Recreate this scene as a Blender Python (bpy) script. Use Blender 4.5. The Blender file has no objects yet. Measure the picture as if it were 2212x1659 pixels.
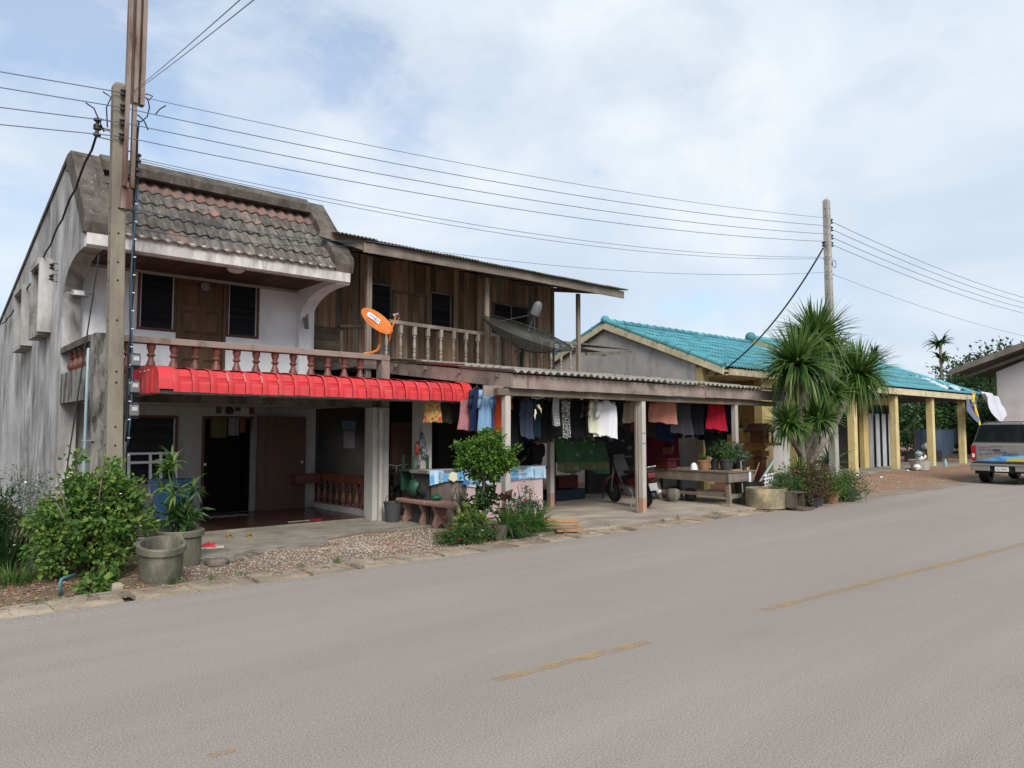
import bpy, math, random
import numpy as np
from mathutils import Vector, Matrix
random.seed(7)
rng = np.random.default_rng(7)
R = math.radians
scene = bpy.context.scene
col = scene.collection

# ---------------------------------------------------------------- camera
CAM_H = 1.7
PITCH, AZ = 3.686, 49.2
cd = bpy.data.cameras.new('camera'); cam = bpy.data.objects.new('camera', cd); col.objects.link(cam)
cd.sensor_width = 36; cd.lens = 36 * 1560 / 2212; cd.clip_end = 3000; cd.clip_start = .05
cam.location = (0, 0, CAM_H); cam.rotation_euler = (R(90 + PITCH), 0, R(AZ - 90))
scene.camera = cam

# ---------------------------------------------------------------- sky, sun, exposure
SUN_EL, SUN_AZ = 41, 246          # direction towards the sun, degrees from +X
world = bpy.data.worlds.new('World'); scene.world = world; world.use_nodes = True
wn, wl = world.node_tree.nodes, world.node_tree.links
bg = wn['Background']; bg.inputs['Strength'].default_value = .13
sky = wn.new('ShaderNodeTexSky'); sky.sky_type = 'NISHITA'; sky.sun_disc = False
sky.sun_elevation = R(SUN_EL); sky.sun_rotation = R(90 - SUN_AZ); sky.dust_density = 1.5; sky.air_density = 1.0
tc = wn.new('ShaderNodeTexCoord'); sep = wn.new('ShaderNodeSeparateXYZ'); wl.new(tc.outputs['Generated'], sep.inputs[0])
def wmath(op, a, b=None):
    n = wn.new('ShaderNodeMath'); n.operation = op
    for i, s in enumerate((a, b)):
        if s is None: continue
        if isinstance(s, (int, float)): n.inputs[i].default_value = s
        else: wl.new(s, n.inputs[i])
    return n.outputs[0]
zz = wmath('ADD', wmath('MAXIMUM', sep.outputs[2], 0.0), .32)
cx_ = wn.new('ShaderNodeCombineXYZ')
wl.new(wmath('DIVIDE', sep.outputs[0], zz), cx_.inputs[0]); wl.new(wmath('DIVIDE', sep.outputs[1], zz), cx_.inputs[1])
def wnoise(scale, detail, rough, dist, off):
    mp = wn.new('ShaderNodeMapping'); mp.inputs['Location'].default_value = off; wl.new(cx_.outputs[0], mp.inputs[0])
    n = wn.new('ShaderNodeTexNoise'); n.inputs['Scale'].default_value = scale; n.inputs['Detail'].default_value = detail
    n.inputs['Roughness'].default_value = rough; n.inputs['Distortion'].default_value = dist; wl.new(mp.outputs[0], n.inputs[0])
    return n.outputs['Fac']
def wramp(src, stops):
    r = wn.new('ShaderNodeValToRGB'); e = r.color_ramp.elements
    while len(e) < len(stops): e.new(.5)
    for q, (p, c) in zip(e, stops): q.position = p; q.color = (*c, 1) if len(c) == 3 else c
    wl.new(src, r.inputs[0]); return r.outputs[0]
big = wnoise(.75, 3, .5, .3, (4.53, 19.25, 0)); fine = wnoise(4.2, 9, .6, .25, (2.53, 14.1, 0))
mixn = wmath('ADD', wmath('MULTIPLY', big, .68), wmath('MULTIPLY', fine, .32))
cov = wramp(mixn, [(.40, (.42, .42, .42)), (.46, (.80, .80, .80)), (.53, (1, 1, 1))])
shade = wramp(wnoise(1.3, 6, .55, .4, (1.7, 4.95, 0)), [(.34, (3.25, 3.85, 4.65)), (.50, (3.75, 4.3, 4.95)), (.66, (4.75, 4.98, 5.2))])
mx = wn.new('ShaderNodeMix'); mx.data_type = 'RGBA'
wl.new(wmath('MAXIMUM', cov, wmath('SUBTRACT', 1.0, wmath('MULTIPLY', wmath('MAXIMUM', sep.outputs[2], 0.0), 3.2))), mx.inputs['Factor'])
br = wn.new('ShaderNodeMix'); br.data_type = 'RGBA'; br.blend_type = 'MULTIPLY'; br.inputs['Factor'].default_value = 1
wl.new(sky.outputs[0], br.inputs['A']); br.inputs['B'].default_value = (.92, 1.0, 1.05, 1)
wl.new(br.outputs['Result'], mx.inputs['A']); wl.new(shade, mx.inputs['B'])
wl.new(mx.outputs['Result'], bg.inputs['Color'])

sd = bpy.data.lights.new('sun', 'SUN'); sd.energy = 2.6; sd.angle = R(30); sd.color = (1, .955, .89)
sun = bpy.data.objects.new('sun', sd); col.objects.link(sun)
sv = Vector((math.cos(R(SUN_AZ)) * math.cos(R(SUN_EL)), math.sin(R(SUN_AZ)) * math.cos(R(SUN_EL)), math.sin(R(SUN_EL))))
sun.rotation_euler = sv.to_track_quat('Z', 'Y').to_euler(); sun.location = sv * 60
vs = scene.view_settings; vs.view_transform = 'Standard'; vs.look = 'None'; vs.exposure = 0.55; vs.gamma = 1; vs.use_curve_mapping = False

# ---------------------------------------------------------------- helpers
_p, _a, _f = R(PITCH), R(AZ), 1560.0
_fw = Vector((math.cos(_a) * math.cos(_p), math.sin(_a) * math.cos(_p), math.sin(_p)))
_rt = Vector((math.sin(_a), -math.cos(_a), 0)); _up = _rt.cross(_fw)
def at(u, v, **pl):
    """surveyed point: sight line through a photo point met with one known plane (x=, y= or z=)"""
    d = _fw + _rt * ((u - 1106) / _f) - _up * ((v - 829.5) / _f)
    k, val = next(iter(pl.items())); i = 'xyz'.index(k)
    t = (val - (0, 0, CAM_H)[i]) / d[i]
    return Vector((0, 0, CAM_H)) + d * t

ORG = {}
def tag(o, label=None, cat=None, group=None, kind=None):
    if label: o['label'] = label
    if cat: o['category'] = cat
    if group: o['group'] = group
    if kind: o['kind'] = kind
    return o
def thing(name, label, cat, loc=(0, 0, 0), group=None):
    o = bpy.data.objects.new(name, None); col.objects.link(o); o.location = loc; o.empty_display_size = .2
    ORG[o.name] = Vector(loc); return tag(o, label, cat, group)
def link(name, mesh, parent=None, loc=None, rot=None, scl=None):
    o = bpy.data.objects.new(name, mesh); col.objects.link(o)
    base = ORG[parent.name] if parent else Vector((0, 0, 0))
    if parent: o.parent = parent
    L = Vector(loc) if loc is not None else base
    o.location = L - base
    if rot is not None: o.rotation_euler = rot
    if scl is not None: o.scale = scl
    ORG[o.name] = L
    return o
class MB:
    def __init__(s): s.v = []; s.f = []; s.mi = []; s.cur = 0
    def add(s, vs, fs):
        b = len(s.v); s.v += [tuple(v) for v in vs]; s.f += [tuple(b + i for i in f) for f in fs]; s.mi += [s.cur] * len(fs); return s
    def box(s, x0, x1, y0, y1, z0, z1):
        return s.add([(x0, y0, z0), (x1, y0, z0), (x1, y1, z0), (x0, y1, z0), (x0, y0, z1), (x1, y0, z1), (x1, y1, z1), (x0, y1, z1)],
                     [(0, 3, 2, 1), (4, 5, 6, 7), (0, 1, 5, 4), (1, 2, 6, 5), (2, 3, 7, 6), (3, 0, 4, 7)])
    def beam(s, a, b, w, h, up=(0, 0, 1)):
        a, b = Vector(a), Vector(b); d = (b - a).normalized(); up = Vector(up)
        if abs(d.dot(up)) > .99: up = Vector((1, 0, 0))
        sd_ = d.cross(up).normalized() * (w / 2); u = sd_.cross(d).normalized() * (h / 2)
        vs = [p + q for p in (a, b) for q in (-sd_ - u, sd_ - u, sd_ + u, -sd_ + u)]
        return s.add(vs, [(0, 1, 2, 3), (7, 6, 5, 4), (0, 4, 5, 1), (1, 5, 6, 2), (2, 6, 7, 3), (3, 7, 4, 0)])
    def tube(s, pts, r, n=8, caps=True):
        pts = [Vector(p) for p in pts]; m = len(pts)
        rs = r if isinstance(r, (list, tuple)) else [r] * m
        x = None; rings = []
        for i, p in enumerate(pts):
            d = (pts[min(i + 1, m - 1)] - pts[max(i - 1, 0)]).normalized()
            if x is None: x = d.cross(Vector((0, 0, 1)) if abs(d.z) < .9 else Vector((1, 0, 0)))
            x = (x - d * x.dot(d)).normalized(); y = d.cross(x).normalized()
            rings.append([p + (x * math.cos(2 * math.pi * k / n) + y * math.sin(2 * math.pi * k / n)) * rs[i] for k in range(n)])
        vs = [v for g in rings for v in g]; fs = []
        for i in range(m - 1):
            for k in range(n): fs.append((i * n + k, i * n + (k + 1) % n, (i + 1) * n + (k + 1) % n, (i + 1) * n + k))
        if caps: fs += [tuple(range(n))[::-1], tuple((m - 1) * n + k for k in range(n))]
        return s.add(vs, fs)
    def lathe(s, prof, n=16, c=(0, 0, 0), ax=None):
        c = Vector(c); M = Matrix.Identity(3)
        if ax is not None: M = Vector(ax).to_track_quat('Z', 'Y').to_matrix()
        vs = []
        for r_, z in prof:
            for k in range(n): vs.append(c + M @ Vector((r_ * math.cos(2 * math.pi * k / n), r_ * math.sin(2 * math.pi * k / n), z)))
        fs = []
        for i in range(len(prof) - 1):
            for k in range(n): fs.append((i * n + k, i * n + (k + 1) % n, (i + 1) * n + (k + 1) % n, (i + 1) * n + k))
        if prof[0][0] > .0005: fs.append(tuple(range(n))[::-1])
        if prof[-1][0] > .0005: fs.append(tuple((len(prof) - 1) * n + k for k in range(n)))
        return s.add(vs, fs)
    def prism(s, poly, ax, a, b):
        """extrude polygon; ax='x': poly in (y,z); 'y': (x,z); 'z': (x,y)"""
        def P(p, t):
            return {'x': (t, p[0], p[1]), 'y': (p[0], t, p[1]), 'z': (p[0], p[1], t)}[ax]
        n = len(poly); vs = [P(p, a) for p in poly] + [P(p, b) for p in poly]
        fs = [tuple(range(n))[::-1], tuple(range(n, 2 * n))] + [(i, (i + 1) % n, n + (i + 1) % n, n + i) for i in range(n)]
        return s.add(vs, fs)
    def grid(s, fn, nu, nv):
        vs = [fn(i / nu, j / nv) for j in range(nv + 1) for i in range(nu + 1)]
        return s.add(vs, [(j * (nu + 1) + i, j * (nu + 1) + i + 1, (j + 1) * (nu + 1) + i + 1, (j + 1) * (nu + 1) + i) for j in range(nv) for i in range(nu)])
    def ball(s, c, r, n=10, sq=(1, 1, 1)):
        m = n // 2 + 1; c = Vector(c); vs = []
        for j in range(m + 1):
            t = math.pi * j / m
            for k in range(n): vs.append((c.x + r * sq[0] * math.sin(t) * math.cos(2 * math.pi * k / n), c.y + r * sq[1] * math.sin(t) * math.sin(2 * math.pi * k / n), c.z + r * sq[2] * math.cos(t)))
        return s.add(vs, [(j * n + k, (j + 1) * n + k, (j + 1) * n + (k + 1) % n, j * n + (k + 1) % n) for j in range(m) for k in range(n)])
    def mesh(s, mats, smooth=False, org=None, weld=False):
        me = bpy.data.meshes.new('m'); o = org if org is not None else Vector((0, 0, 0))
        me.from_pydata([(v[0] - o[0], v[1] - o[1], v[2] - o[2]) for v in s.v], [], s.f)
        for m in (mats if isinstance(mats, (list, tuple)) else [mats]): me.materials.append(m)
        if len(set(s.mi)) > 1: me.polygons.foreach_set('material_index', s.mi)
        import bmesh
        bm = bmesh.new(); bm.from_mesh(me)
        if weld: bmesh.ops.remove_doubles(bm, verts=bm.verts, dist=1e-4)
        bmesh.ops.recalc_face_normals(bm, faces=bm.faces); bm.to_mesh(me); bm.free()
        if smooth:
            me.polygons.foreach_set('use_smooth', [True] * len(me.polygons))
            if smooth != 'all': me.set_sharp_from_angle(angle=R(40))
        me.update(); return me
    def build(s, name, mats, parent=None, smooth=False, bevel=0, weld=False):
        """link as one object; vertices are given in world coordinates"""
        if parent is not None: o = link(name, s.mesh(mats, smooth, ORG[parent.name], weld), parent)
        else:
            v = np.array(s.v); c = Vector(((v[:, 0].min() + v[:, 0].max()) / 2, (v[:, 1].min() + v[:, 1].max()) / 2, v[:, 2].min()))
            o = link(name, s.mesh(mats, smooth, c, weld), None, c)
        if bevel:
            b = o.modifiers.new('b', 'BEVEL'); b.width = bevel; b.segments = 2; b.limit_method = 'ANGLE'; b.angle_limit = R(50)
        return o
    def local(s, mats, smooth=False): return s.mesh(mats, smooth)
def part(name, mats, parent, fn, **kw):
    m = MB(); fn(m); return m.build(name, mats, parent, **kw)

# ---------------------------------------------------------------- procedural materials
def srgb(r, g, b):
    f = lambda c: (c / 255 / 12.92) if c / 255 <= .04045 else ((c / 255 + .055) / 1.055) ** 2.4
    return (f(r), f(g), f(b))
class NT:
    def __init__(s, name):
        s.m = bpy.data.materials.new(name); s.m.use_nodes = True; s.n = s.m.node_tree.nodes; s.l = s.m.node_tree.links
        s.b = s.n['Principled BSDF']; s.out = s.n['Material Output']; s.geo = s.n.new('ShaderNodeNewGeometry'); s._oi = None
    def oi(s):
        if not s._oi: s._oi = s.n.new('ShaderNodeObjectInfo')
        return s._oi
    def set(s, inp, v):
        if isinstance(v, bpy.types.NodeSocket): s.l.new(v, inp)
        elif isinstance(v, (tuple, list)): inp.default_value = (*v, 1) if len(v) == 3 and len(inp.default_value) == 4 else v
        else: inp.default_value = v
    def math(s, op, a, b=0.0, clamp=False):
        n = s.n.new('ShaderNodeMath'); n.operation = op; n.use_clamp = clamp; s.set(n.inputs[0], a); s.set(n.inputs[1], b); return n.outputs[0]
    def coord(s, sc=(1, 1, 1), off=(0, 0, 0), rnd=False, local=False):
        if local:
            t = s.n.new('ShaderNodeTexCoord'); src = t.outputs['Object']
        else: src = s.geo.outputs['Position']
        mp = s.n.new('ShaderNodeMapping'); mp.inputs['Scale'].default_value = sc; mp.inputs['Location'].default_value = off
        s.l.new(src, mp.inputs[0])
        if rnd:
            v = s.n.new('ShaderNodeVectorMath'); v.operation = 'ADD'; s.l.new(mp.outputs[0], v.inputs[0])
            c = s.n.new('ShaderNodeCombineXYZ'); k = s.math('MULTIPLY', s.oi().outputs['Random'], 37.0); s.l.new(k, c.inputs[0]); s.l.new(k, c.inputs[1]); s.l.new(k, c.inputs[2])
            s.l.new(c.outputs[0], v.inputs[1]); return v.outputs[0]
        return mp.outputs[0]
    def noise(s, scale, detail=6, rough=.6, sc=(1, 1, 1), off=(0, 0, 0), dist=0, rnd=False, local=False):
        n = s.n.new('ShaderNodeTexNoise'); n.inputs['Scale'].default_value = scale; n.inputs['Detail'].default_value = detail
        n.inputs['Roughness'].default_value = rough; n.inputs['Distortion'].default_value = dist
        s.l.new(s.coord(sc, off, rnd, local), n.inputs[0]); return n.outputs['Fac']
    def vor(s, scale, sc=(1, 1, 1), out='Distance', local=False):
        n = s.n.new('ShaderNodeTexVoronoi'); n.inputs['Scale'].default_value = scale; s.l.new(s.coord(sc, local=local), n.inputs[0]); return n.outputs[out]
    def ramp(s, src, stops):
        r = s.n.new('ShaderNodeValToRGB'); e = r.color_ramp.elements
        while len(e) < len(stops): e.new(.5)
        for q, (p, c) in zip(e, stops):
            q.position = p; q.color = (c, c, c, 1) if isinstance(c, (int, float)) else (*c, 1)
        s.l.new(src, r.inputs[0]); return r.outputs[0]
    def step(s, src, lo, hi): return s.ramp(src, [(lo, 0.0), (hi, 1.0)] if lo < hi else [(hi, 1.0), (lo, 0.0)])
    def mix(s, f, a, b, mode='MIX'):
        n = s.n.new('ShaderNodeMix'); n.data_type = 'RGBA'; n.blend_type = mode
        s.set(n.inputs['Factor'], f); s.set(n.inputs['A'], a); s.set(n.inputs['B'], b); return n.outputs['Result']
    def bump(s, h, st, dist=.02):
        n = s.n.new('ShaderNodeBump'); n.inputs['Strength'].default_value = st; n.inputs['Distance'].default_value = dist; s.l.new(h, n.inputs['Height']); s.l.new(n.outputs[0], s.b.inputs['Normal'])
    def done(s, c, rough=.8, metal=0, spec=.3):
        s.set(s.b.inputs['Base Color'], c); s.set(s.b.inputs['Roughness'], rough); s.b.inputs['Metallic'].default_value = metal
        s.b.inputs['Specular IOR Level'].default_value = spec; return s.m
    def vary(s, c, amt):      # piece-by-piece tone
        k = s.math('ADD', s.math('MULTIPLY', s.oi().outputs['Random'], 2 * amt), 1 - amt)
        cc = s.n.new('ShaderNodeCombineColor'); [s.l.new(k, cc.inputs[i]) for i in range(3)]
        return s.mix(1.0, c, cc.outputs[0], 'MULTIPLY')
def mat(name, c, c2=None, scale=6, st=(1, 1, 1), lo=.4, hi=.65, rough=.8, metal=0, spec=.3, var=0, bump=0, bscale=40, rnd=False, grime=None, local=False):
    """two-tone noise, optional piece-by-piece tone, grime (colour, amount, vertical streaks) and fine relief"""
    t = NT(name); src = c
    if c2: src = t.mix(t.step(t.noise(scale, 7, .62, st, rnd=rnd, local=local), lo, hi), c, c2)
    if grime:
        gc, ga = grime[0], grime[1]; gs = grime[2] if len(grime) > 2 else (2.2, 2.2, .22)
        a = t.step(t.noise(2.2, 7, .65, gs, (3, 1, 5)), .5 - .18 * ga, .78 - .18 * ga)
        b = t.step(t.noise(.9, 4, .6, (1, 1, 1), (1, 7, 2)), .32, .62)
        src = t.mix(t.math('MULTIPLY', t.math('MULTIPLY', a, b), min(1, .55 + .45 * ga)), src, gc)
    if var: src = t.vary(src, var)
    if bump: t.bump(t.noise(bscale, 5, .6, st if c2 else (1, 1, 1), rnd=rnd), bump)
    return t.done(src, rough, metal, spec)
def leafmat(name, c1, c2, c3, rough=.45, trans=.35):
    t = NT(name)
    f = t.n.new('ShaderNodeNewGeometry').outputs['Random Per Island']
    c = t.ramp(f, [(0, c1), (.5, c2), (1, c3)])
    m = t.done(c, rough, 0, .35)
    tr = t.n.new('ShaderNodeBsdfTranslucent'); t.l.new(c, tr.inputs[0])
    ms = t.n.new('ShaderNodeMixShader'); ms.inputs[0].default_value = trans
    t.l.new(t.b.outputs[0], ms.inputs[1]); t.l.new(tr.outputs[0], ms.inputs[2]); t.l.new(ms.outputs[0], t.out.inputs[0]); return m
# ---------------------------------------------------------------- palette
def asphalt():
    t = NT('asphalt')
    c = t.mix(t.step(t.noise(.45, 5, .6, (.3, 1, 1)), .34, .66), (.248, .211, .182), (.276, .236, .204))
    c = t.mix(t.math('MULTIPLY', t.step(t.noise(.9, 5, .6, (.08, 1.1, 1), (1, 3, 0)), .45, .70), .55), c, (.335, .29, .255))
    c = t.mix(t.math('MULTIPLY', t.step(t.noise(1.7, 7, .68, (.5, 1.2, 1), (4, 2, 0)), .54, .76), .4), c, (.20, .168, .145))
    g = t.noise(95, 4, .8); c = t.mix(t.step(g, .52, .68), c, (.48, .43, .38)); c = t.mix(t.step(g, .47, .32), c, (.095, .08, .07))
    sp = t.vor(55); c = t.mix(t.math('MULTIPLY', t.step(sp, .16, .08), .7), c, (.40, .37, .33))
    st = t.noise(9, 3, .6, (.5, 1, 1), (7, 7, 0)); c = t.mix(t.step(st, .73, .77), c, (.10, .088, .078))
    t.bump(t.noise(115, 4, .75), .35, .006); return t.done(c, .9, 0, .2)
M = {}
M['asphalt'] = asphalt()
def paint_line():
    t = NT('worn_yellow_paint')
    w = t.step(t.math('ADD', t.math('MULTIPLY', t.noise(60, 5, .7), .6), t.math('MULTIPLY', t.noise(5, 4, .6), .4)), .44, .56)
    t.done(t.mix(w, (.26, .21, .15), (.50, .32, .115)), .85)
    tr = t.n.new('ShaderNodeBsdfTransparent'); ms = t.n.new('ShaderNodeMixShader'); t.l.new(t.ramp(w, [(.1, 0.0), (.7, .62)]), ms.inputs[0])
    t.l.new(tr.outputs[0], ms.inputs[1]); t.l.new(t.b.outputs[0], ms.inputs[2]); t.l.new(ms.outputs[0], t.out.inputs[0]); return t.m
M['yellow_line'] = paint_line()
def soil(name, a, b, c3, grav):
    t = NT(name)
    c = t.mix(t.step(t.noise(1.1, 6, .65), .38, .62), a, b)
    c = t.mix(t.step(t.noise(.6, 4, .6, (1, 1, 1), (9, 4, 0)), .5, .68), c, c3)
    g = t.vor(38); c = t.mix(t.math('MULTIPLY', t.step(g, .34, .12), grav), c, (.40, .36, .31))
    c = t.mix(t.step(t.noise(70, 4, .7), .62, .44), c, t.mix(.5, c, (.05, .04, .03)))
    t.bump(t.math('ADD', t.noise(30, 6, .7), g), .6, .03); return t.done(c, .95, 0, .15)
M['soil'] = soil('brown_soil', (.20, .135, .085), (.27, .19, .125), (.24, .20, .13), .35)
M['red_earth'] = soil('red_laterite_earth', (.35, .19, .115), (.41, .26, .17), (.31, .235, .145), .25)
M['gravel_base'] = soil('gravel_bed', (.23, .17, .12), (.27, .21, .16), (.27, .165, .105), .6)
M['concrete'] = mat('worn_concrete', (.29, .265, .215), (.19, .172, .14), 2.4, lo=.38, hi=.68, rough=.9, bump=.25, bscale=30, grime=((.12, .10, .08), .7, (1, 1, 1)))
M['concrete_pale'] = mat('pale_sandy_concrete', (.36, .30, .215), (.20, .165, .12), 3, lo=.40, hi=.68, rough=.92, var=.2, grime=((.16, .13, .10), .5, (1, 1, 1)), bump=.3, bscale=35, rnd=True)
M['carport_floor'] = mat('carport_concrete', (.42, .36, .285), (.27, .235, .19), 1.1, (.6, 1, 1), .36, .66, rough=.8, bump=.12, grime=((.13, .11, .09), .5, (.5, 1, 1)))
M['tilefloor'] = mat('dark_brown_glazed_tile', (.060, .030, .024), (.045, .022, .018), 8, rough=.22, spec=.5, var=.15)
M['white_wall'] = mat('white_painted_plaster', (.82, .805, .81), (.76, .74, .745), 1.6, lo=.35, hi=.7, rough=.9, grime=((.40, .36, .33), .12, (1.5, 1.5, .4)))
M['porch_wall'] = mat('shade_darkened_plaster', (.40, .375, .355), (.33, .31, .29), 1.6, lo=.35, hi=.7, rough=.9, grime=((.20, .175, .15), .3))  # plaster colour lowered to carry the porch's shade
def mouldwall():
    t = NT('mould_streaked_plaster')
    c = t.mix(t.step(t.noise(1.2, 6, .6), .38, .66), (.50, .485, .48), (.34, .33, .32))
    s = t.noise(1.3, 7, .66, (1.1, 1.1, .42), (0, 0, 0), .8); s2 = t.noise(3.6, 6, .62, (1.2, 1.2, .5), (4, 4, 1), 1.0); b = t.noise(.55, 4, .6, (1, 1, .7), (2, 2, 9))
    c = t.mix(t.math('MULTIPLY', t.step(s, .38, .64), t.step(b, .32, .56)), c, (.10, .094, .085))
    c = t.mix(t.math('MULTIPLY', t.step(s2, .54, .74), .35), c, (.20, .185, .165))
    t.bump(t.noise(25, 5, .6), .15); return t.done(c, .92)
M['mould_wall'] = mouldwall()
def mossconc(name, dk, lt, amt):
    t = NT(name)
    c = t.mix(t.step(t.noise(3.5, 8, .68, (1, 1, .5)), .5 - amt, .72 - amt * .6), lt, dk)
    c = t.mix(t.step(t.noise(14, 6, .7, (1, 1, .4)), .60, .75), c, (.34, .31, .27))
    t.bump(t.noise(22, 6, .65), .3); return t.done(c, .95, 0, .15)
M['dark_concrete'] = mossconc('blackened_concrete', (.048, .041, .035), (.125, .108, .092), .10)
def blackstreak():
    t = NT('black_streaked_concrete')
    c = t.mix(t.step(t.noise(2.5, 6, .6), .36, .64), (.27, .255, .235), (.17, .16, .145))
    c = t.mix(t.step(t.noise(3.2, 8, .68, (1.6, 1.6, .5), (2, 5, 1)), .47, .62), c, (.04, .037, .033)); t.bump(t.noise(22, 6, .65), .3); return t.done(c, .95, 0, .15)
M['black_streak'] = blackstreak()
M['rail_concrete'] = mossconc('weathered_rail_concrete', (.105, .085, .072), (.235, .195, .165), .02)
M['stain_white'] = mat('stained_white_fascia', (.70, .675, .66), (.55, .52, .485), 2, lo=.45, hi=.7, rough=.9, grime=((.12, .11, .095), .75, (3.2, 3.2, .8)))
M['baluster'] = mat('maroon_glazed_baluster', (.155, .058, .042), (.10, .040, .030), 14, rough=.5, spec=.4, var=.2, rnd=True, bump=.1)
def rooftile():
    t = NT('mossy_red_roof_tile')
    n = t.noise(5, 8, .7, (3, .6, .6), rnd=True); z = t.n.new('ShaderNodeSeparateXYZ'); t.l.new(t.geo.outputs['Position'], z.inputs[0])
    c = t.mix(t.step(n, .42, .64), (.082, .073, .063), (.20, .178, .152))
    patch = t.math('ADD', t.noise(3.1, 5, .65), t.math('MULTIPLY', t.oi().outputs['Random'], .22))
    c = t.mix(t.step(patch, .76, .86), c, (.27, .125, .09))
    c = t.mix(t.step(t.noise(40, 3, .7), .66, .76), c, (.30, .27, .22)); t.bump(t.noise(35, 5, .7), .4)
    return t.done(t.vary(c, .22), .95, 0, .15)
M['roof_tile'] = rooftile()
M['roof_tile_red'] = mat('red_roof_tile_top_course', (.22, .125, .10), (.13, .108, .094), 5, lo=.42, hi=.62, rough=.9, var=.2, rnd=True, bump=.3)
M['soffit'] = mat('dark_brown_soffit_strip', (.105, .045, .030), (.07, .032, .022), 6, (1, .3, 1), rough=.7, var=.25)
M['brown_frame'] = mat('red_brown_frame_paint', (.115, .042, .030), (.08, .03, .022), 9, rough=.6)
M['brown_rail'] = mat('orange_brown_varnish', (.19, .065, .032), (.13, .045, .025), 7, rough=.4)
M['door_wood'] = mat('varnished_panel_door', (.135, .066, .030), (.085, .042, .022), 5, (3, 3, .4), rough=.55, bump=.1, grime=((.03, .02, .016), .35))
M['door_dark'] = mat('dark_carved_door', (.095, .045, .033), (.065, .032, .025), 4, (3, 3, .4), rough=.5)
M['alu'] = mat('pale_aluminium', (.52, .51, .49), rough=.45, metal=.4)
M['glass_dark'] = mat('dark_louvre_glass', (.018, .020, .024), rough=.12, spec=.6, var=.3)
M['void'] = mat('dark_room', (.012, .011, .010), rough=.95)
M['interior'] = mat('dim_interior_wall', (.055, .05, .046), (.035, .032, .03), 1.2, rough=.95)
M['red_metal'] = mat('red_coated_sheet', (.55, .030, .034), (.52, .075, .07), 2.3, lo=.5, hi=.75, var=.07, rough=.45, spec=.4, grime=((.24, .06, .055), .35, (3, 3, .5)))
M['screw'] = mat('zinc_screw', (.55, .52, .50), rough=.35, metal=.8)
M['grey_steel'] = mat('grey_steel', (.30, .30, .295), (.22, .22, .21), 5, rough=.5, metal=.5)
def oldwood(name, a, b, c3, var=.3, spread=.5, ax='z'):
    st = {'z': (9, 9, .55), 'x': (.55, 9, 9), 'y': (9, .55, 9)}[ax]
    t = NT(name); c = t.mix(t.step(t.noise(1.6, 8, .65, st, rnd=True), .34, .66), a, b)
    c = t.mix(t.step(t.noise(1.3, 5, .6, (1.5, 1.5, .5), rnd=True), spread, spread + .2), c, c3)
    c = t.mix(t.step(t.noise(6, 6, .7, st, (5, 2, 1), rnd=True), .62, .74), c, (.025, .018, .014))
    t.bump(t.noise(3, 8, .7, st, rnd=True), .45, .01); return t.done(t.vary(c, var), .88, 0, .2)
M['plank'] = oldwood('weathered_wall_plank', (.215, .138, .088), (.122, .076, .050), (.285, .203, .136), .5, .52)
M['plank_grey'] = oldwood('grey_weathered_plank', (.155, .128, .105), (.095, .077, .064), (.21, .185, .155), .35, .5)
M['plank_h'] = oldwood('weathered_horizontal_board', (.130, .100, .076), (.080, .061, .047), (.19, .155, .12), .35, .5, 'x')
M['wood_x'] = oldwood('weathered_beam_x', (.185, .155, .13), (.115, .094, .08), (.25, .215, .18), .12, .5, 'x')
M['wood_y'] = oldwood('weathered_beam_y', (.185, .155, .13), (.115, .094, .08), (.25, .215, .18), .12, .5, 'y')
M['post_wood'] = oldwood('pale_weathered_post', (.265, .225, .185), (.165, .135, .11), (.33, .29, .24), .15, .5)
M['turned_wood'] = oldwood('grey_turned_wood', (.27, .235, .20), (.17, .145, .12), (.33, .30, .255), .2, .5)
M['table_wood'] = oldwood('weathered_table_wood', (.21, .165, .125), (.13, .10, .076), (.27, .22, .17), .15, .5, 'y')
M['new_wood'] = oldwood('orange_sawn_board', (.44, .22, .105), (.32, .155, .075), (.40, .23, .12), .2, .5, 'x')
def fasciapaint():
    t = NT('faded_pink_fascia_paint')
    c = t.mix(t.step(t.noise(2.2, 7, .65, (1, 1, 1)), .36, .64), (.29, .232, .20), (.175, .138, .118))
    c = t.mix(t.step(t.noise(3.6, 5, .6, (1.2, 1.2, .12), (3, 8, 2)), .63, .70), c, (.155, .030, .028))
    c = t.mix(t.step(t.noise(1.3, 6, .65, (1, 1, 1.6), (8, 1, 2)), .56, .72), c, (.055, .045, .04))
    c = t.mix(t.step(t.noise(40, 3, .7), .62, .72), c, (.40, .36, .33)); t.bump(t.noise(30, 4, .6), .15); return t.done(c, .85)
M['fascia_pink'] = fasciapaint()
M['asbestos'] = mossconc('lichen_fibre_cement', (.115, .105, .09), (.30, .28, .245), -.02)
M['asbestos_old'] = mossconc('old_brown_roof_sheet', (.065, .058, .045), (.165, .15, .12), .06)
M['post_conc'] = mat('pale_concrete_post', (.47, .435, .39), (.35, .32, .285), 2.2, (1, 1, .5), .36, .68, rough=.9, bump=.15, grime=((.25, .215, .18), .3))
M['post_foot'] = mat('red_dusted_post_foot', (.40, .225, .15), (.34, .24, .18), 4, lo=.4, hi=.6, rough=.92)
M['pole_conc'] = mat('utility_pole_concrete', (.265, .235, .18), (.175, .155, .12), 3, (1, 1, .35), .36, .66, rough=.92, bump=.25, bscale=50, grime=((.09, .08, .06), .5, (2.5, 2.5, .25)))
M['pole_conc_pale'] = mat('pale_pole_concrete', (.38, .355, .32), (.28, .26, .235), 3, (1, 1, .35), rough=.92, bump=.2)
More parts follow.
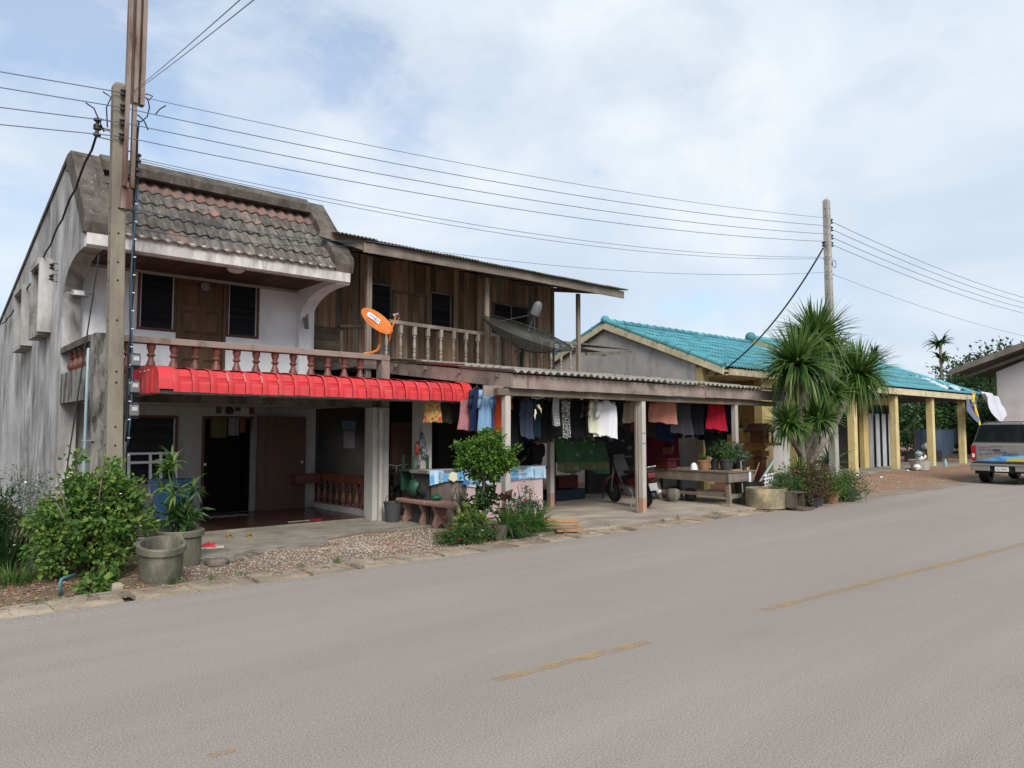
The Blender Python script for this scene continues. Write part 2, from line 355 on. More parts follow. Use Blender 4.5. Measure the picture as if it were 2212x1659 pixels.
M['rusty_steel'] = mat('rusty_channel_steel', (.25, .195, .165), (.105, .055, .043), 3.5, (1, 1, .25), .46, .62, rough=.75, metal=.25, bump=.15)
M['black'] = mat('black_rubber', (.014, .014, .014), rough=.55)
M['ceramic_dark'] = mat('dark_brown_insulator', (.030, .020, .018), rough=.25, spec=.5)
M['cable'] = mat('black_cable', (.016, .017, .022), rough=.6)
M['cable_blue'] = mat('blue_sheathed_wire', (.03, .07, .115), rough=.5)
M['cable_grey'] = mat('grey_blue_aluminium_wire', (.13, .15, .23), rough=.5)
M['pvc_blue'] = mat('pale_blue_pvc', (.25, .37, .385), (.20, .30, .315), 5, rough=.4)
M['orange'] = mat('orange_dish_paint', (.66, .185, .030), (.58, .155, .028), 5, rough=.5, grime=((.14, .06, .03), .25, (3, 3, 1)))
M['white_plastic'] = mat('white_plastic', (.74, .73, .72), rough=.4)
M['teal'] = mat('turquoise_roof_tile', (.085, .30, .345), (.065, .24, .285), 2.2, rough=.55, spec=.3, var=.22, grime=((.055, .12, .125), .55, (2, 2, 1)), rnd=True)
M['teal_old'] = mat('stained_turquoise_tile', (.085, .30, .33), (.055, .15, .165), 3, lo=.48, hi=.68, rough=.6, var=.15, rnd=True)
M['cream'] = mat('cream_yellow_paint', (.58, .44, .19), (.50, .375, .16), 2, rough=.85, grime=((.18, .14, .085), .4))
M['cream_pale'] = mat('pale_cream_fascia', (.62, .54, .36), (.52, .45, .30), 2.5, rough=.85, grime=((.16, .13, .09), .55, (2, 2, 1)))
M['yellow_post'] = mat('yellow_painted_post', (.66, .54, .265), (.56, .45, .215), 2, rough=.8, grime=((.24, .18, .10), .45))
M['grey_gable'] = mat('grey_streaked_gable', (.46, .44, .415), (.36, .34, .32), 1.6, lo=.36, hi=.66, rough=.92, grime=((.10, .095, .09), .15, (2.6, 2.6, .5)))
M['folding'] = mat('grey_folding_door', (.40, .40, .41), (.30, .30, .31), 4, (2, 2, .4), rough=.6, var=.12)
M['white_block'] = mat('pale_block_wall', (.62, .575, .565), (.52, .455, .44), .8, lo=.45, hi=.7, rough=.92)
M['terra'] = mat('pink_terrazzo', (.30, .175, .135), (.245, .14, .11), 5, rough=.75, bump=.12, grime=((.12, .075, .06), .3))
M['pot_grey'] = mat('mossy_concrete_pot', (.225, .205, .158), (.125, .117, .085), 5, (1, 1, .5), .40, .62, rough=.95, bump=.45, bscale=45, grime=((.045, .048, .032), .9, (2.5, 2.5, .8)))
M['ring_pot'] = mat('stained_concrete_ring', (.40, .31, .175), (.20, .175, .115), 3.2, lo=.4, hi=.58, rough=.9, bump=.2, grime=((.06, .065, .045), .6, (1, 1, 1)))
M['terracotta'] = mat('terracotta', (.30, .155, .085), (.22, .11, .062), 6, rough=.8)
M['black_plastic'] = mat('black_plastic_pot', (.022, .023, .025), (.035, .035, .036), 8, rough=.5)
M['grey_plastic'] = mat('dark_grey_plastic', (.055, .058, .062), rough=.5)
M['stone'] = mat('brown_rubble_stone', (.15, .125, .10), (.065, .056, .047), 5, rough=.95, bump=.5, var=.3, rnd=True)
M['earth_dark'] = mat('potting_soil', (.045, .032, .024), rough=.98)
M['bark'] = mat('grey_brown_bark', (.19, .15, .115), (.11, .085, .065), 7, (1, 1, .4), rough=.95, bump=.6, bscale=25)
M['bark_pale'] = mat('ringed_pale_bark', (.24, .20, .165), (.15, .12, .10), 8, (.5, .5, 4), rough=.95, bump=.5)
M['leaf_bush'] = leafmat('bush_leaf', (.036, .092, .020), (.088, .180, .032), (.21, .28, .055))
M['leaf_topiary'] = leafmat('glossy_topiary_leaf', (.020, .070, .010), (.058, .150, .018), (.17, .27, .042), .3)
M['leaf_dark'] = leafmat('dark_leaf', (.015, .040, .012), (.030, .072, .020), (.055, .105, .028))
M['leaf_mid'] = leafmat('mid_green_leaf', (.025, .066, .018), (.050, .112, .026), (.088, .155, .036))
M['leaf_lime'] = leafmat('yellow_green_leaf', (.06, .13, .025), (.13, .21, .035), (.27, .32, .06))
M['leaf_grey'] = leafmat('grey_green_leaf', (.05, .085, .05), (.085, .125, .075), (.14, .18, .12))
M['leaf_grass'] = leafmat('strap_leaf', (.030, .085, .016), (.065, .145, .028), (.15, .225, .05))
M['leaf_drac'] = leafmat('sword_leaf', (.035, .095, .018), (.075, .165, .030), (.21, .28, .08), .4)
M['leaf_red'] = leafmat('reddish_brown_leaf', (.075, .035, .028), (.12, .065, .035), (.10, .11, .035))
M['leaf_caladium'] = leafmat('red_caladium_leaf', (.16, .012, .03), (.11, .012, .02), (.06, .08, .03))
M['leaf_tree'] = leafmat('distant_tree_leaf', (.020, .050, .016), (.042, .088, .026), (.080, .130, .045))
M['litter'] = leafmat('dry_leaf_litter', (.16, .095, .055), (.25, .165, .095), (.32, .25, .17), .9, .1)
M['flower_red'] = mat('red_petal', (.62, .02, .03), rough=.6)
M['flower_pink'] = mat('pink_petal', (.62, .04, .14), rough=.6)
M['flower_white'] = mat('white_petal', (.78, .78, .74), rough=.6)
# ================================================================ the setting
def sheet(name, m, x0, x1, y0, y1, z, kind='structure'):
    b = MB(); b.add([(x0, y0, z), (x1, y0, z), (x1, y1, z), (x0, y1, z)], [(0, 1, 2, 3)])
    return tag(b.build(name, m), kind=kind)
sheet('ground', M['soil'], -600, 900, -600, 900, -.16)
sheet('road', M['asphalt'], -250, 420, -4.2, 8.04, 0)
def hgt(x, y):
    k = .16 * min(1, max(0, (x - 16.5) / 6)) * min(1, max(0, (y - 8.4) / 2.2))
    e = min(1, max(0, (y - 8.40) / .5))
    return -.035 + .05 * e + k + e * (.018 * math.sin(x * 2.3 + y * 1.7) + .014 * math.sin(x * 5.1 - y * 3.3))
def terrain(name, m, x0, x1, y0, y1, nx, ny, dz=0):
    b = MB(); b.grid(lambda a, c: (x0 + a * (x1 - x0), y0 + c * (y1 - y0), hgt(x0 + a * (x1 - x0), y0 + c * (y1 - y0)) + dz), nx, ny)
    return tag(b.build(name, m, smooth='all'), kind='structure')
terrain('yard_ground', M['soil'], -9, 2.75, 8.40, 30, 40, 60)
terrain('gravel_yard', M['gravel_base'], 2.75, 8.2, 8.40, 14, 36, 40)
terrain('red_earth_yard', M['red_earth'], 8.2, 70, 8.30, 40, 120, 60, .004)
M['sand'] = soil('sandy_road_edge', (.34, .27, .20), (.40, .33, .25), (.30, .22, .15), .5)
rs = MB(); rs.grid(lambda a, c: (17.3 + a * 60, 7.92 + .06 * math.sin(a * 60) + .04 * math.sin(a * 171) + c * .9, .004 + c * (1 - c) * .03 + .012 * c), 160, 5); tag(rs.build('road_shoulder', M['sand'], smooth='all'), kind='structure')
far = MB(); far.box(-40, 2, -6.2, -4.25, -.1, .02); tag(far.build('far_verge', M['soil']), kind='structure')

# painted centre line: broken yellow strokes, worn
def stroke(pts, w):
    b = MB(); L = []; Rr = []
    for i, p in enumerate(pts):
        q0 = Vector(pts[max(i - 1, 0)]); q1 = Vector(pts[min(i + 1, len(pts) - 1)]); d = (q1 - q0).normalized(); n = Vector((-d.y, d.x))
        L.append((p[0] + n.x * w / 2, p[1] + n.y * w / 2, .004)); Rr.append((p[0] - n.x * w / 2, p[1] - n.y * w / 2, .004))
    m = len(pts); b.add(L + Rr, [(i, i + 1, m + i + 1, m + i) for i in range(m - 1)]); return b
for a, c, w in [((1.34, 3.98), (1.48, 3.97), .06), ((3.2, 3.90), (4.72, 3.78), .095), 
                ((6.35, 3.72), (9.6, 3.52), .105), ((9.62, 3.50), (13.6, 3.24), .12), ((16.5, 3.1), (20.5, 2.9), .12)]:
    tag(stroke([(a[0] + (c[0] - a[0]) * t / 6, a[1] + (c[1] - a[1]) * t / 6) for t in range(7)], w).build('centre_line', M['yellow_line']), kind='structure')

# roadside drain: channel with a row of loose concrete cover slabs, each with a rebar loop
ch = MB(); ch.box(-9, 22, 8.05, 8.46, -.14, -.06); drain = tag(ch.build('drain_channel', M['earth_dark']), kind='structure')
lipb = MB()
def edge_y(i): return 8.44 + .02 * math.sin(i * 1.7)
for i in range(60):
    x0 = -8 + i * .5; lipb.box(x0, x0 + .5, edge_y(i), edge_y(i) + .085, -.1, .022 + .008 * math.sin(i * 2.1))
lip = lipb.build('channel_edge', M['concrete'], drain)
slab_me = []
for k in range(3):
    b = MB(); w = .30; j = [random.uniform(-.012, .012) for _ in range(8)]
    b.prism([(-w + j[0], -.185 + 2 * j[1]), (w + 2 * j[2], -.185 + 2 * j[3]), (w + 3 * j[4], .185 + j[5]), (-w + 3 * j[6], .185 + j[7])], 'z', -.05, 0)
    slab_me.append(b.local(M['concrete_pale']))
lb = MB(); lb.tube([(-.055, 0, -.01), (-.05, 0, .022), (0, .012, .03), (.05, 0, .022), (.055, 0, -.01)], .006, 5)
loop_me = lb.local(M['rusty_steel'])
x = -1.2; i = 0
while x < 17.6:
    w = .60; gap = random.choice([.015, .02, .03, .05, .09])
    s = link('cover_slab', slab_me[i % 3], drain, (x + w / 2, 8.245 + random.uniform(-.012, .012), .010 + random.uniform(-.012, .016)), (R(random.uniform(-2.4, 2.4)), R(random.uniform(.2, 3.4)), R(random.uniform(-3, 3))))
    lp = bpy.data.objects.new('lifting_loop', loop_me); col.objects.link(lp); lp.parent = s; lp.location = (random.uniform(-.08, .08), random.uniform(-.02, .05), 0); lp.rotation_euler = (0, 0, R(random.uniform(-25, 25)))
    x += w + gap; i += 1

# house floors: porch tile, concrete aprons, carport slab
pf = MB(); pf.box(2.3, 7.0, 12.02, 14.6, -.1, .085); porch = tag(pf.build('porch_floor', M['concrete']), kind='structure')
tb = MB(); tb.box(-.195, .195, -.195, .195, -.01, .006); tile_me = tb.local(M['tilefloor'])
for a in range(12):
    for c in range(6): link('floor_tile', tile_me, porch, (2.5 + a * .4, 12.24 + c * .4, .088 + random.uniform(0, .0015)))
ap = MB(); ap.prism([(2.7, 10.72), (4.6, 10.74), (6.0, 10.66), (7.72, 10.42), (7.78, 11.2), (7.1, 11.4), (7.1, 12.0), (2.4, 12.0)], 'z', -.1, .05)
tag(ap.build('porch_apron', M['concrete']), kind='structure')
ap = MB(); ap.prism([(3.55, 9.95), (4.35, 9.72), (5.05, 10.05), (5.3, 10.62), (3.3, 10.64)], 'z', -.1, .045); tag(ap.build('broken_apron_slab', M['concrete']), kind='structure')
ap = MB(); ap.prism([(2.95, 9.72), (3.5, 9.62), (3.9, 9.95), (3.45, 10.55), (2.8, 10.5)], 'z', -.05, .075); tag(ap.build('broken_step_slab', M['concrete']), kind='structure')
e = [(7.9 + .45 * i, 8.50 + .10 * math.sin(i * 1.3) + .05 * math.sin(i * 3.1)) for i in range(17)]
cf = MB(); cf.prism(e + [(15.6, 9.1), (17.2, 9.6), (17.2, 15.2), (7.0, 15.2), (7.0, 11.25), (7.9, 10.4)], 'z', -.1, .047); tag(cf.build('carport_floor', M['carport_floor']), kind='structure')
tp = MB(); tp.box(19.8, 38.2, 11.25, 20, -.05, .22); tag(tp.build('teal_house_floor', M['concrete']), kind='structure')

# loose gravel and leaf litter
def scatter_stones(name, m, n, dist, smin, smax):
    P = np.array([dist() for _ in range(n)]); s = rng.uniform(smin, smax, n)
    base = np.array([(1, 0, 0), (0, 1, 0), (-1, 0, 0), (0, -1, 0), (0, 0, .7), (0, 0, -.7)])
    V = base[None] * s[:, None, None] * rng.uniform(.6, 1.3, (n, 6, 1)); a = rng.uniform(0, 6.28, n); c, q = np.cos(a)[:, None], np.sin(a)[:, None]
    X = V[..., 0] * c - V[..., 1] * q; Y = V[..., 0] * q + V[..., 1] * c
    V = np.stack([X, Y, V[..., 2]], -1) + P[:, None]; F = np.array([(0, 1, 4), (1, 2, 4), (2, 3, 4), (3, 0, 4), (1, 0, 5), (2, 1, 5), (3, 2, 5), (0, 3, 5)])
    Fs = (F[None] + 6 * np.arange(n)[:, None, None]).reshape(-1, 3)
    me = bpy.data.meshes.new(name); me.from_pydata(V.reshape(-1, 3).tolist(), [], Fs.tolist()); me.materials.append(m)
    return tag(link(name, me), kind='stuff')
M['pebble'] = leafmat('mixed_pebble', (.21, .155, .11), (.30, .25, .195), (.41, .365, .31), .9, 0.0)
M['pebble_red'] = leafmat('red_brick_chip', (.32, .13, .075), (.40, .22, .14), (.36, .30, .24), .9, 0.0)
def gr():
    while True:
        x, y = random.gauss(5.2, 1.5), random.uniform(8.5, 10.75)
        if 2.6 < x < 8 and y < 10.75 - .1 * (x - 3) and not (3.3 < x < 5.2 and y > 9.85): return (x, y, hgt(x, y) + .004)
scatter_stones('gravel', M['pebble'], 7000, gr, .006, .018)
scatter_stones('brick_chips', M['pebble_red'], 1500, lambda: (lambda p: (p[0] + .7, p[1], p[2] + .003))(gr()), .006, .02)
def lg(): x, y = random.uniform(-1.5, 2.6), random.uniform(8.52, 10.2); return (x, y, hgt(x, y) + .004)
scatter_stones('dirt_crumbs', M['pebble_red'], 1600, lg, .005, .016)
def rg(): x, y = random.uniform(17.8, 27), random.uniform(8.5, 11.2); return (x, y, hgt(x, y) + .006)
def sg(): return (random.uniform(-1.2, 17.5), random.choice((random.uniform(8.06, 8.46), random.uniform(8.34, 8.47))), random.uniform(.022, .034))
scatter_stones('slab_dirt', M['pebble_red'], 2600, sg, .004, .013)
def kg(): return (random.uniform(-1, 18), 8.05 - abs(random.gauss(0, .22)), .003)
scatter_stones('kerb_grit', M['pebble'], 3200, kg, .003, .009)
scatter_stones('yard_pebbles', M['pebble'], 900, rg, .01, .03)
def leaves_mesh(name, P, D, N, L, Wd, m, fold=.25, seg=1):
    """many single leaves: P base points, D directions, N normals, L lengths, Wd widths"""
    P, D, N = np.asarray(P, float), np.asarray(D, float), np.asarray(N, float); n = len(P)
    D /= np.linalg.norm(D, axis=1, keepdims=True) + 1e-9; S = np.cross(D, N); S /= np.linalg.norm(S, axis=1, keepdims=True) + 1e-9; U = np.cross(S, D)
    L = np.asarray(L, float)[:, None] * np.ones((n, 1)); Wd = np.asarray(Wd, float)[:, None] * np.ones((n, 1))
    mid = P + D * L * .45 - U * Wd * fold; a = P + D * L * .42 + S * Wd * .5; b = P + D * L * .42 - S * Wd * .5; tip = P + D * L
    V = np.stack([P, a, tip, b, mid], 1).reshape(-1, 3); F = np.array([(0, 1, 4), (1, 2, 4), (0, 4, 3), (4, 2, 3)])
    Fs = (F[None] + 5 * np.arange(n)[:, None, None]).reshape(-1, 3)
    me = bpy.data.meshes.new(name); me.from_pydata(V.tolist(), [], Fs.tolist()); me.materials.append(m); return me
def unit(n): v = rng.normal(size=(n, 3)); return v / np.linalg.norm(v, axis=1, keepdims=True)
P = np.array([lg() for _ in range(1300)]); P[:, 2] += .008
tag(link('leaf_litter', leaves_mesh('ll', P, unit(1300) * [1, 1, .15], unit(1300) * [.3, .3, 1] + [0, 0, .5], rng.uniform(.03, .08, 1300), rng.uniform(.015, .035, 1300), M['litter'])), kind='stuff')
# ================================================================ white two-storey house with the red awning
H1 = thing('white_house', 'white two-storey house with mossy tile roof front, maroon balustrade and red awning', 'house', (4.5, 14.5, 0))
X0, X1, YF = 2.2, 6.85, 14.55
def side(x0, x1, name, back):
    arc = [(14.4 - 1.25 * (1 - math.cos(R(t))), 3.98 + .58 * math.sin(R(t))) for t in range(0, 91, 10)]
    poly = [(14.4, 0)] + arc + [(12.74, 4.56), (12.74, 4.90), (12.80, 4.98), (14.20, 6.42), (14.42, 6.46), (back, 6.46 - (back - 14.42) * .193), (back, 0)]
    return part(name, M['mould_wall'], H1, lambda m: m.prism(poly, 'x', x0, x1))
side(X0, X0 + .27, 'side_wall', 30)
part('side_wall', M['white_wall'], H1, lambda m: m.prism([(14.4, 2.3)] + [(14.4 - 1.25 * (1 - math.cos(R(t))), 3.98 + .58 * math.sin(R(t))) for t in range(0, 91, 10)] + [(12.74, 4.56), (12.74, 4.90), (12.80, 4.98), (14.20, 6.42), (14.42, 6.46), (24, 4.6), (24, 2.3)], 'x', 6.50, 6.77))
# blackened caps on the sloping end walls and along the top
for xa, xb in ((X0 - .03, X0 + .40), (6.40, 6.80)):
    part('roof_edge_cap', M['dark_concrete'], H1, lambda m: m.prism([(12.62, 4.94), (12.64, 5.07), (14.02, 6.47), (14.40, 6.50), (14.40, 6.20), (14.2, 6.17), (12.84, 4.88), (12.78, 4.78), (12.66, 4.78)], 'x', xa, xb))
part('roof_edge_cap', M['dark_concrete'], H1, lambda m: m.prism([(14.44, 6.49), (30, 3.47), (30, 3.38), (14.44, 6.40)], 'x', X0 - .03, X0 + .2))
part('top_beam', M['dark_concrete'], H1, lambda m: m.prism([(13.74, 6.17), (13.72, 6.32), (13.96, 6.498), (14.50, 6.498), (14.50, 6.16)], 'x', X0 + .401, 6.399))
# facade walls, split round the openings
def seg(m, x0, x1, z0, z1, y0=YF, y1=YF + .15): m.box(x0, x1, y0, y1, z0, z1)
def upw(m):
    seg(m, X0 + .27, 3.40, 2.3, 4.8); seg(m, 3.40, 4.10, 2.3, 3.57); seg(m, 5.0, 5.68, 2.3, 3.57); seg(m, 5.68, 6.9, 2.3, 4.8); seg(m, 3.40, 5.68, 4.68, 4.8)
part('upper_wall', M['white_wall'], H1, upw)
def loww(m):
    seg(m, X0 + .27, 2.85, 0, 2.2); seg(m, 2.85, 4.18, 0, .72); seg(m, 2.85, 4.18, 1.98, 2.2); seg(m, 4.18, 4.62, 0, 2.2); seg(m, 4.62, 5.62, 1.98, 2.2); seg(m, 5.62, 6.98, 0, 2.2); m.box(6.8, 6.98, YF + .15, 22, 0, 2.2)
part('lower_wall', M['porch_wall'], H1, loww)
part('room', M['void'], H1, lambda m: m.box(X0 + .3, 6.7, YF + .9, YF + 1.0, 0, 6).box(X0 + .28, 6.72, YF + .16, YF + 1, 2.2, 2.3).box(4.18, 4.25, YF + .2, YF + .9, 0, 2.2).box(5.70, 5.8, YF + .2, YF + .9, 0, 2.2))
part('rear_roof', M['asbestos_old'], H1, lambda m: m.prism([(14.42, 6.33), (30, 3.3), (30, 3.22), (14.42, 6.25)], 'x', X0 + .27, 6.5))
# mansard tiles: courses of two-wave tiles
def wave_tile(nw, pitch, depth, amp, thick, nseg, m, up=0.0):
    b = MB(); n = nw * nseg; w = nw * pitch; vs = []
    for t in (0, -thick):
        for yy, dz in ((0, 0), (depth, up)):
            for i in range(n + 1):
                x_ = i / n * w; vs.append((x_ - w / 2, yy, amp * math.cos(2 * math.pi * x_ / pitch) + t + dz))
    k = n + 1; fs = [(i, i + 1, k + i + 1, k + i) for i in range(n)] + [(2 * k + i, 3 * k + i, 3 * k + i + 1, 2 * k + i + 1) for i in range(n)]
    fs += [(i, 2 * k + i, 2 * k + i + 1, i + 1) for i in range(n)] + [(0, k, 3 * k, 2 * k), (k - 1, 3 * k - 1, 4 * k - 1, 2 * k - 1)] + [(k + i, k + i + 1, 3 * k + i + 1, 3 * k + i) for i in range(n)]
    b.add(vs, fs); return b.local(m, smooth=True)
sl = math.atan2(6.25 - 4.88, 14.08 - 12.76); slen = math.hypot(1.37, 1.32)
roof = part('roof_deck', M['void'], H1, lambda m: m.prism([(12.80, 4.80), (14.1, 6.15), (14.4, 6.2), (14.4, 4.8)], 'x', X0 + .28, 6.49))
rows = 5; tm = wave_tile(2, .195, slen / rows + .10, .024, .018, 5, M['roof_tile']); tmr = wave_tile(2, .195, slen / rows + .10, .024, .018, 5, M['roof_tile_red'])
for r_ in range(rows):
    for c in range(10):
        s_ = r_ * slen / rows; xx = X0 + .31 + .195 + c * .39 + (0.0 if r_ % 2 else 0)
        link('roof_tile', tmr if r_ == rows - 1 or (r_ == rows - 2 and random.random() < .0) else tm, roof,
             (xx + random.uniform(-.008, .008), 12.63 + math.cos(sl) * s_ - math.sin(sl) * .035, 4.79 + math.sin(sl) * s_ + math.cos(sl) * .035 + random.uniform(-.006, .006)), (sl - .075, 0, R(random.uniform(-.6, .6))))
part('fascia', M['stain_white'], H1, lambda m: m.prism([(12.73, 4.57), (12.68, 4.60), (12.66, 4.86), (12.73, 4.88), (12.82, 4.88), (12.82, 4.57)], 'x', X0 + .02, 6.75))
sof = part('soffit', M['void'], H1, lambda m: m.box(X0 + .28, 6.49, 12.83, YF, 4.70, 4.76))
sb = MB(); sb.box(-.042, .042, 12.84, YF - .01, -.012, .012)
ssm = sb.mesh(M['soffit'], org=(0, 13.7, 0))
for k in range(43): link('soffit_strip', ssm, sof, (X0 + .33 + k * .098, 13.7, 4.685))
part('cornice', M['porch_wall'], H1, lambda m: m.box(X0 + .28, 6.49, YF - .05, YF - .002, 4.62, 4.672))
lampb = part('ceiling_lamp', M['white_plastic'], H1, lambda m: m.lathe([(0, -.07), (.10, -.055), (.15, -.02), (.16, .0)], 18, (4.75, 13.3, 4.668)), smooth=True)
part('round_vent', M['grey_steel'], H1, lambda m: (m.lathe([(.085, 0), (.085, .03), (.07, .035), (.06, .01), (.04, .01), (.035, .03), (.012, .03), (0, .03)], 18, (4.60, YF - .002, 4.52), (0, -1, 0))), smooth=True)
# windows with louvre blades
lv = {}
def louvre_window(x0, x1, z0, z1, n, y, frame=M['brown_frame'], split=None, alu=True):
    w = part('window', frame, H1, lambda m: m.box(x0, x0 + .045, y - .03, y + .06, z0, z1).box(x1 - .045, x1, y - .03, y + .06, z0, z1).box(x0 + .045, x1 - .045, y - .03, y + .06, z1 - .045, z1).box(x0 + .045, x1 - .045, y - .03, y + .06, z0, z0 + .045))
    xs = [x0 + .045] + (split or []) + [x1 - .045]
    for a, c in zip(xs[:-1], xs[1:]):
        if alu: part('louvre_channel', M['alu'], w, lambda m: m.box(a, a + .022, y, y + .05, z0 + .047, z1 - .047).box(c - .022, c, y, y + .05, z0 + .047, z1 - .047))
        h = (z1 - z0 - .09) / n; key = (round(c - a, 3), round(h, 3))
        if key not in lv:
            b = MB(); b.box(-(c - a) / 2 + .024, (c - a) / 2 - .024, -.003, .003, -h * .56, h * .56); lv[key] = b.local(M['glass_dark'])
        for i in range(n): link('louvre', lv[key], w, ((a + c) / 2, y + .022, z0 + .045 + h * (i + .5)), (R(-14 + random.uniform(-2, 2)), 0, 0))
    part('dark_room', M['void'], w, lambda m: m.box(x0, x1, y + .13, y + .16, z0, z1))
    return w
louvre_window(3.40, 4.08, 3.575, 4.675, 15, YF)
louvre_window(5.02, 5.68, 3.575, 4.675, 15, YF)
louvre_window(2.86, 4.17, .725, 1.975, 15, YF, split=[3.28])
# upper panelled door
def door(x0, x1, z0, z1, y):
    d = part('door', M['door_wood'], H1, lambda m: m.box(x0 + .06, x1 - .06, y + .02, y + .05, z0, z1 - .05))
    part('door_frame', M['door_wood'], d, lambda m: m.box(x0 + .002, x0 + .06, y - .03, y + .09, z0, z1).box(x1 - .06, x1 - .002, y - .03, y + .09, z0, z1).box(x0 + .06, x1 - .06, y - .03, y + .09, z1 - .05, z1))
    n = 4; hh = (z1 - z0 - .15) / n; xm = (x0 + x1) / 2
    for i in range(n):
        for a, c in ((x0 + .12, xm - .035), (xm + .035, x1 - .12)):
            zz0 = z0 + .08 + i * hh + .05; zz1 = zz0 + hh - .09
            part('door_panel', M['door_wood'], d, lambda m: m.add([(a, y + .019, zz0), (c, y + .019, zz0), (c, y + .019, zz1), (a, y + .019, zz1), (a + .05, y - .004, zz0 + .05), (c - .05, y - .004, zz0 + .05), (c - .05, y - .004, zz1 - .05), (a + .05, y - .004, zz1 - .05)], [(0, 1, 5, 4), (1, 2, 6, 5), (2, 3, 7, 6), (3, 0, 4, 7), (4, 5, 6, 7)]))
    part('knob', M['brown_frame'], d, lambda m: m.lathe([(.028, 0), (.012, .02), (.03, .045), (.02, .07), (0, .072)], 10, (x1 - .11, y + .018, z0 + 1.05), (0, -1, 0)), smooth=True)
door(4.085, 5.015, 2.36, 4.675, YF)
# balcony: slab, parapet apron, rails, newels, balusters
part('balcony_slab', M['dark_concrete'], H1, lambda m: m.box(X0 + .04, 7.08, 11.86, YF - .002, 2.20, 2.34))
part('balcony_beam', M['dark_concrete'], H1, lambda m: m.box(2.56, 6.79, 11.83, 11.98, 2.13, 2.50))
part('balcony_apron', M['black_streak'], H1, lambda m: m.box(X0 + .01, X0 + .16, 12.12, YF - .16, 2.16, 2.66))
part('top_rail', M['rail_concrete'], H1, lambda m: m.box(2.53, 7.14, 11.80, 12.02, 3.02, 3.12), bevel=.008)
part('top_rail', M['dark_concrete'], H1, lambda m: m.box(X0 - .01, X0 + .19, 12.13, YF - .152, 3.01, 3.118), bevel=.008)
part('balcony_ceiling', M['porch_wall'], H1, lambda m: m.box(X0 + .3, 7.0, 12.0, YF - .004, 2.165, 2.196))
for x0, x1, zt in ((2.22, 2.53, 3.121), (6.80, 7.14, 2.948)):
    part('pillar', M['black_streak'] if x0 < 3 else M['grey_gable'], H1, lambda m: m.box(x0, x1, 11.80, 12.12, 0, 2.13 if x0 > 3 else zt), bevel=.01)
part('newel', M['rail_concrete'], H1, lambda m: m.box(6.97, 7.14, 11.81, 12.01, 2.14, 3.019))
part('pillar_pipe', M['post_conc'], H1, lambda m: m.tube([(6.93, 11.74, .05), (6.93, 11.74, 2.1)], .045, 10))
bal_prof = [(.060, 0), (.060, .03), (.046, .045), (.074, .10), (.080, .15), (.066, .21), (.040, .28), (.036, .315), (.060, .335), (.062, .355), (.040, .375), (.050, .42), (.064, .455), (.064, .505)]
bb = MB(); bb.lathe(bal_prof, 12); bal_me = bb.local(M['baluster'], smooth=True)
for k in range(13): link('baluster', bal_me, H1, (2.675 + k * .325, 11.915, 2.505), (0, 0, k))
for k in range(5): link('baluster', bal_me, H1, (X0 + .085, 12.30 + k * .40, 2.665), (0, 0, k), (.85, .85, .68))
# side window hoods on the stained end wall
for y0, y1, z0, z1 in ((15.5, 16.7, 3.45, 4.86), (17.75, 19.1, 3.40, 4.72)):
    h = part('window_hood', M['mould_wall'], H1, lambda m: m.box(X0 - .22, X0 - .002, y0, y0 + .10, z0 + .05, z1).box(X0 - .20, X0 - .002, y1 - .10, y1, z0, z1).box(X0 - .23, X0 - .002, y0 + .1, y1 - .1, z1 - .09, z1 + .02).box(X0 - .2, X0 - .002, y0 + .1, y1 - .1, z0, z0 + .09))
    part('dark_room', M['void'], h, lambda m: m.box(X0 - .012, X0 - .003, y0 + .1, y1 - .1, z0 + .09, z1 - .09))
    b = MB(); b.box(-.004, .004, -(y1 - y0) / 2 + .12, (y1 - y0) / 2 - .12, -.06, .06); lm = b.local(M['folding'])
    for i in range(10): link('louvre', lm, h, (X0 - .05, (y0 + y1) / 2, z0 + .15 + i * (z1 - z0 - .28) / 9), (0, R(40), 0))
# small fittings
part('downpipe', M['pvc_blue'], H1, lambda m: m.tube([(2.17, 12.0, 2.86), (2.14, 11.80, 2.87), (2.13, 11.76, 2.82), (2.13, 11.76, 1.6), (2.13, 11.75, .05)], .019, 8), smooth=True)
part('pipe_clip', M['grey_steel'], H1, lambda m: m.box(2.09, 2.24, 11.755, 11.80, 1.55, 1.57))
def flood(c, sx):
    f = part('floodlight', M['grey_steel'], H1, lambda m: m.box(c[0] - .13, c[0] + .13, c[1] - .09, c[1] + .05, c[2] - .04, c[2] + .06).beam((c[0] - .2, c[1], c[2]), (c[0] + .2, c[1], c[2] + .02), .03, .03))
    part('lamp_glass', M['white_plastic'], f, lambda m: m.box(c[0] - .10, c[0] + .06, c[1] - .105, c[1] - .091, c[2] - .03, c[2] + .045))
flood((2.42, 14.28, 4.06), 1)
part('corner_lamp', M['grey_steel'], H1, lambda m: m.beam((6.62, 14.38, 4.06), (6.52, 14.1, 3.85), .09, .09).beam((6.64, 14.39, 4.16), (6.64, 14.39, 4.02), .16, .03))
for z in (4.62, 4.42):
    part('wall_insulator', M['ceramic_dark'], H1, lambda m: m.lathe([(.03, -.05), (.045, -.03), (.02, 0), (.045, .03), (.03, .05)], 8, (X0 - .10, 15.0, z)).beam((X0 - .1, 15.0, z - .06), (X0, 15.0, z - .06), .012, .012).beam((X0 - .1, 15.0, z + .06), (X0, 15.0, z + .06), .012, .012))
part('wall_patch', M['rusty_steel'], H1, lambda m: m.box(2.40, 2.50, 11.788, 11.797, 1.98, 2.30))
part('cable_on_wall', M['cable'], H1, lambda m: m.tube([at(570, 604, y=14.53) + Vector((0, 0, -.02)), at(640, 612, y=14.5), at(660, 640, y=14.4), at(668, 660, y=14.35)], .008, 5))
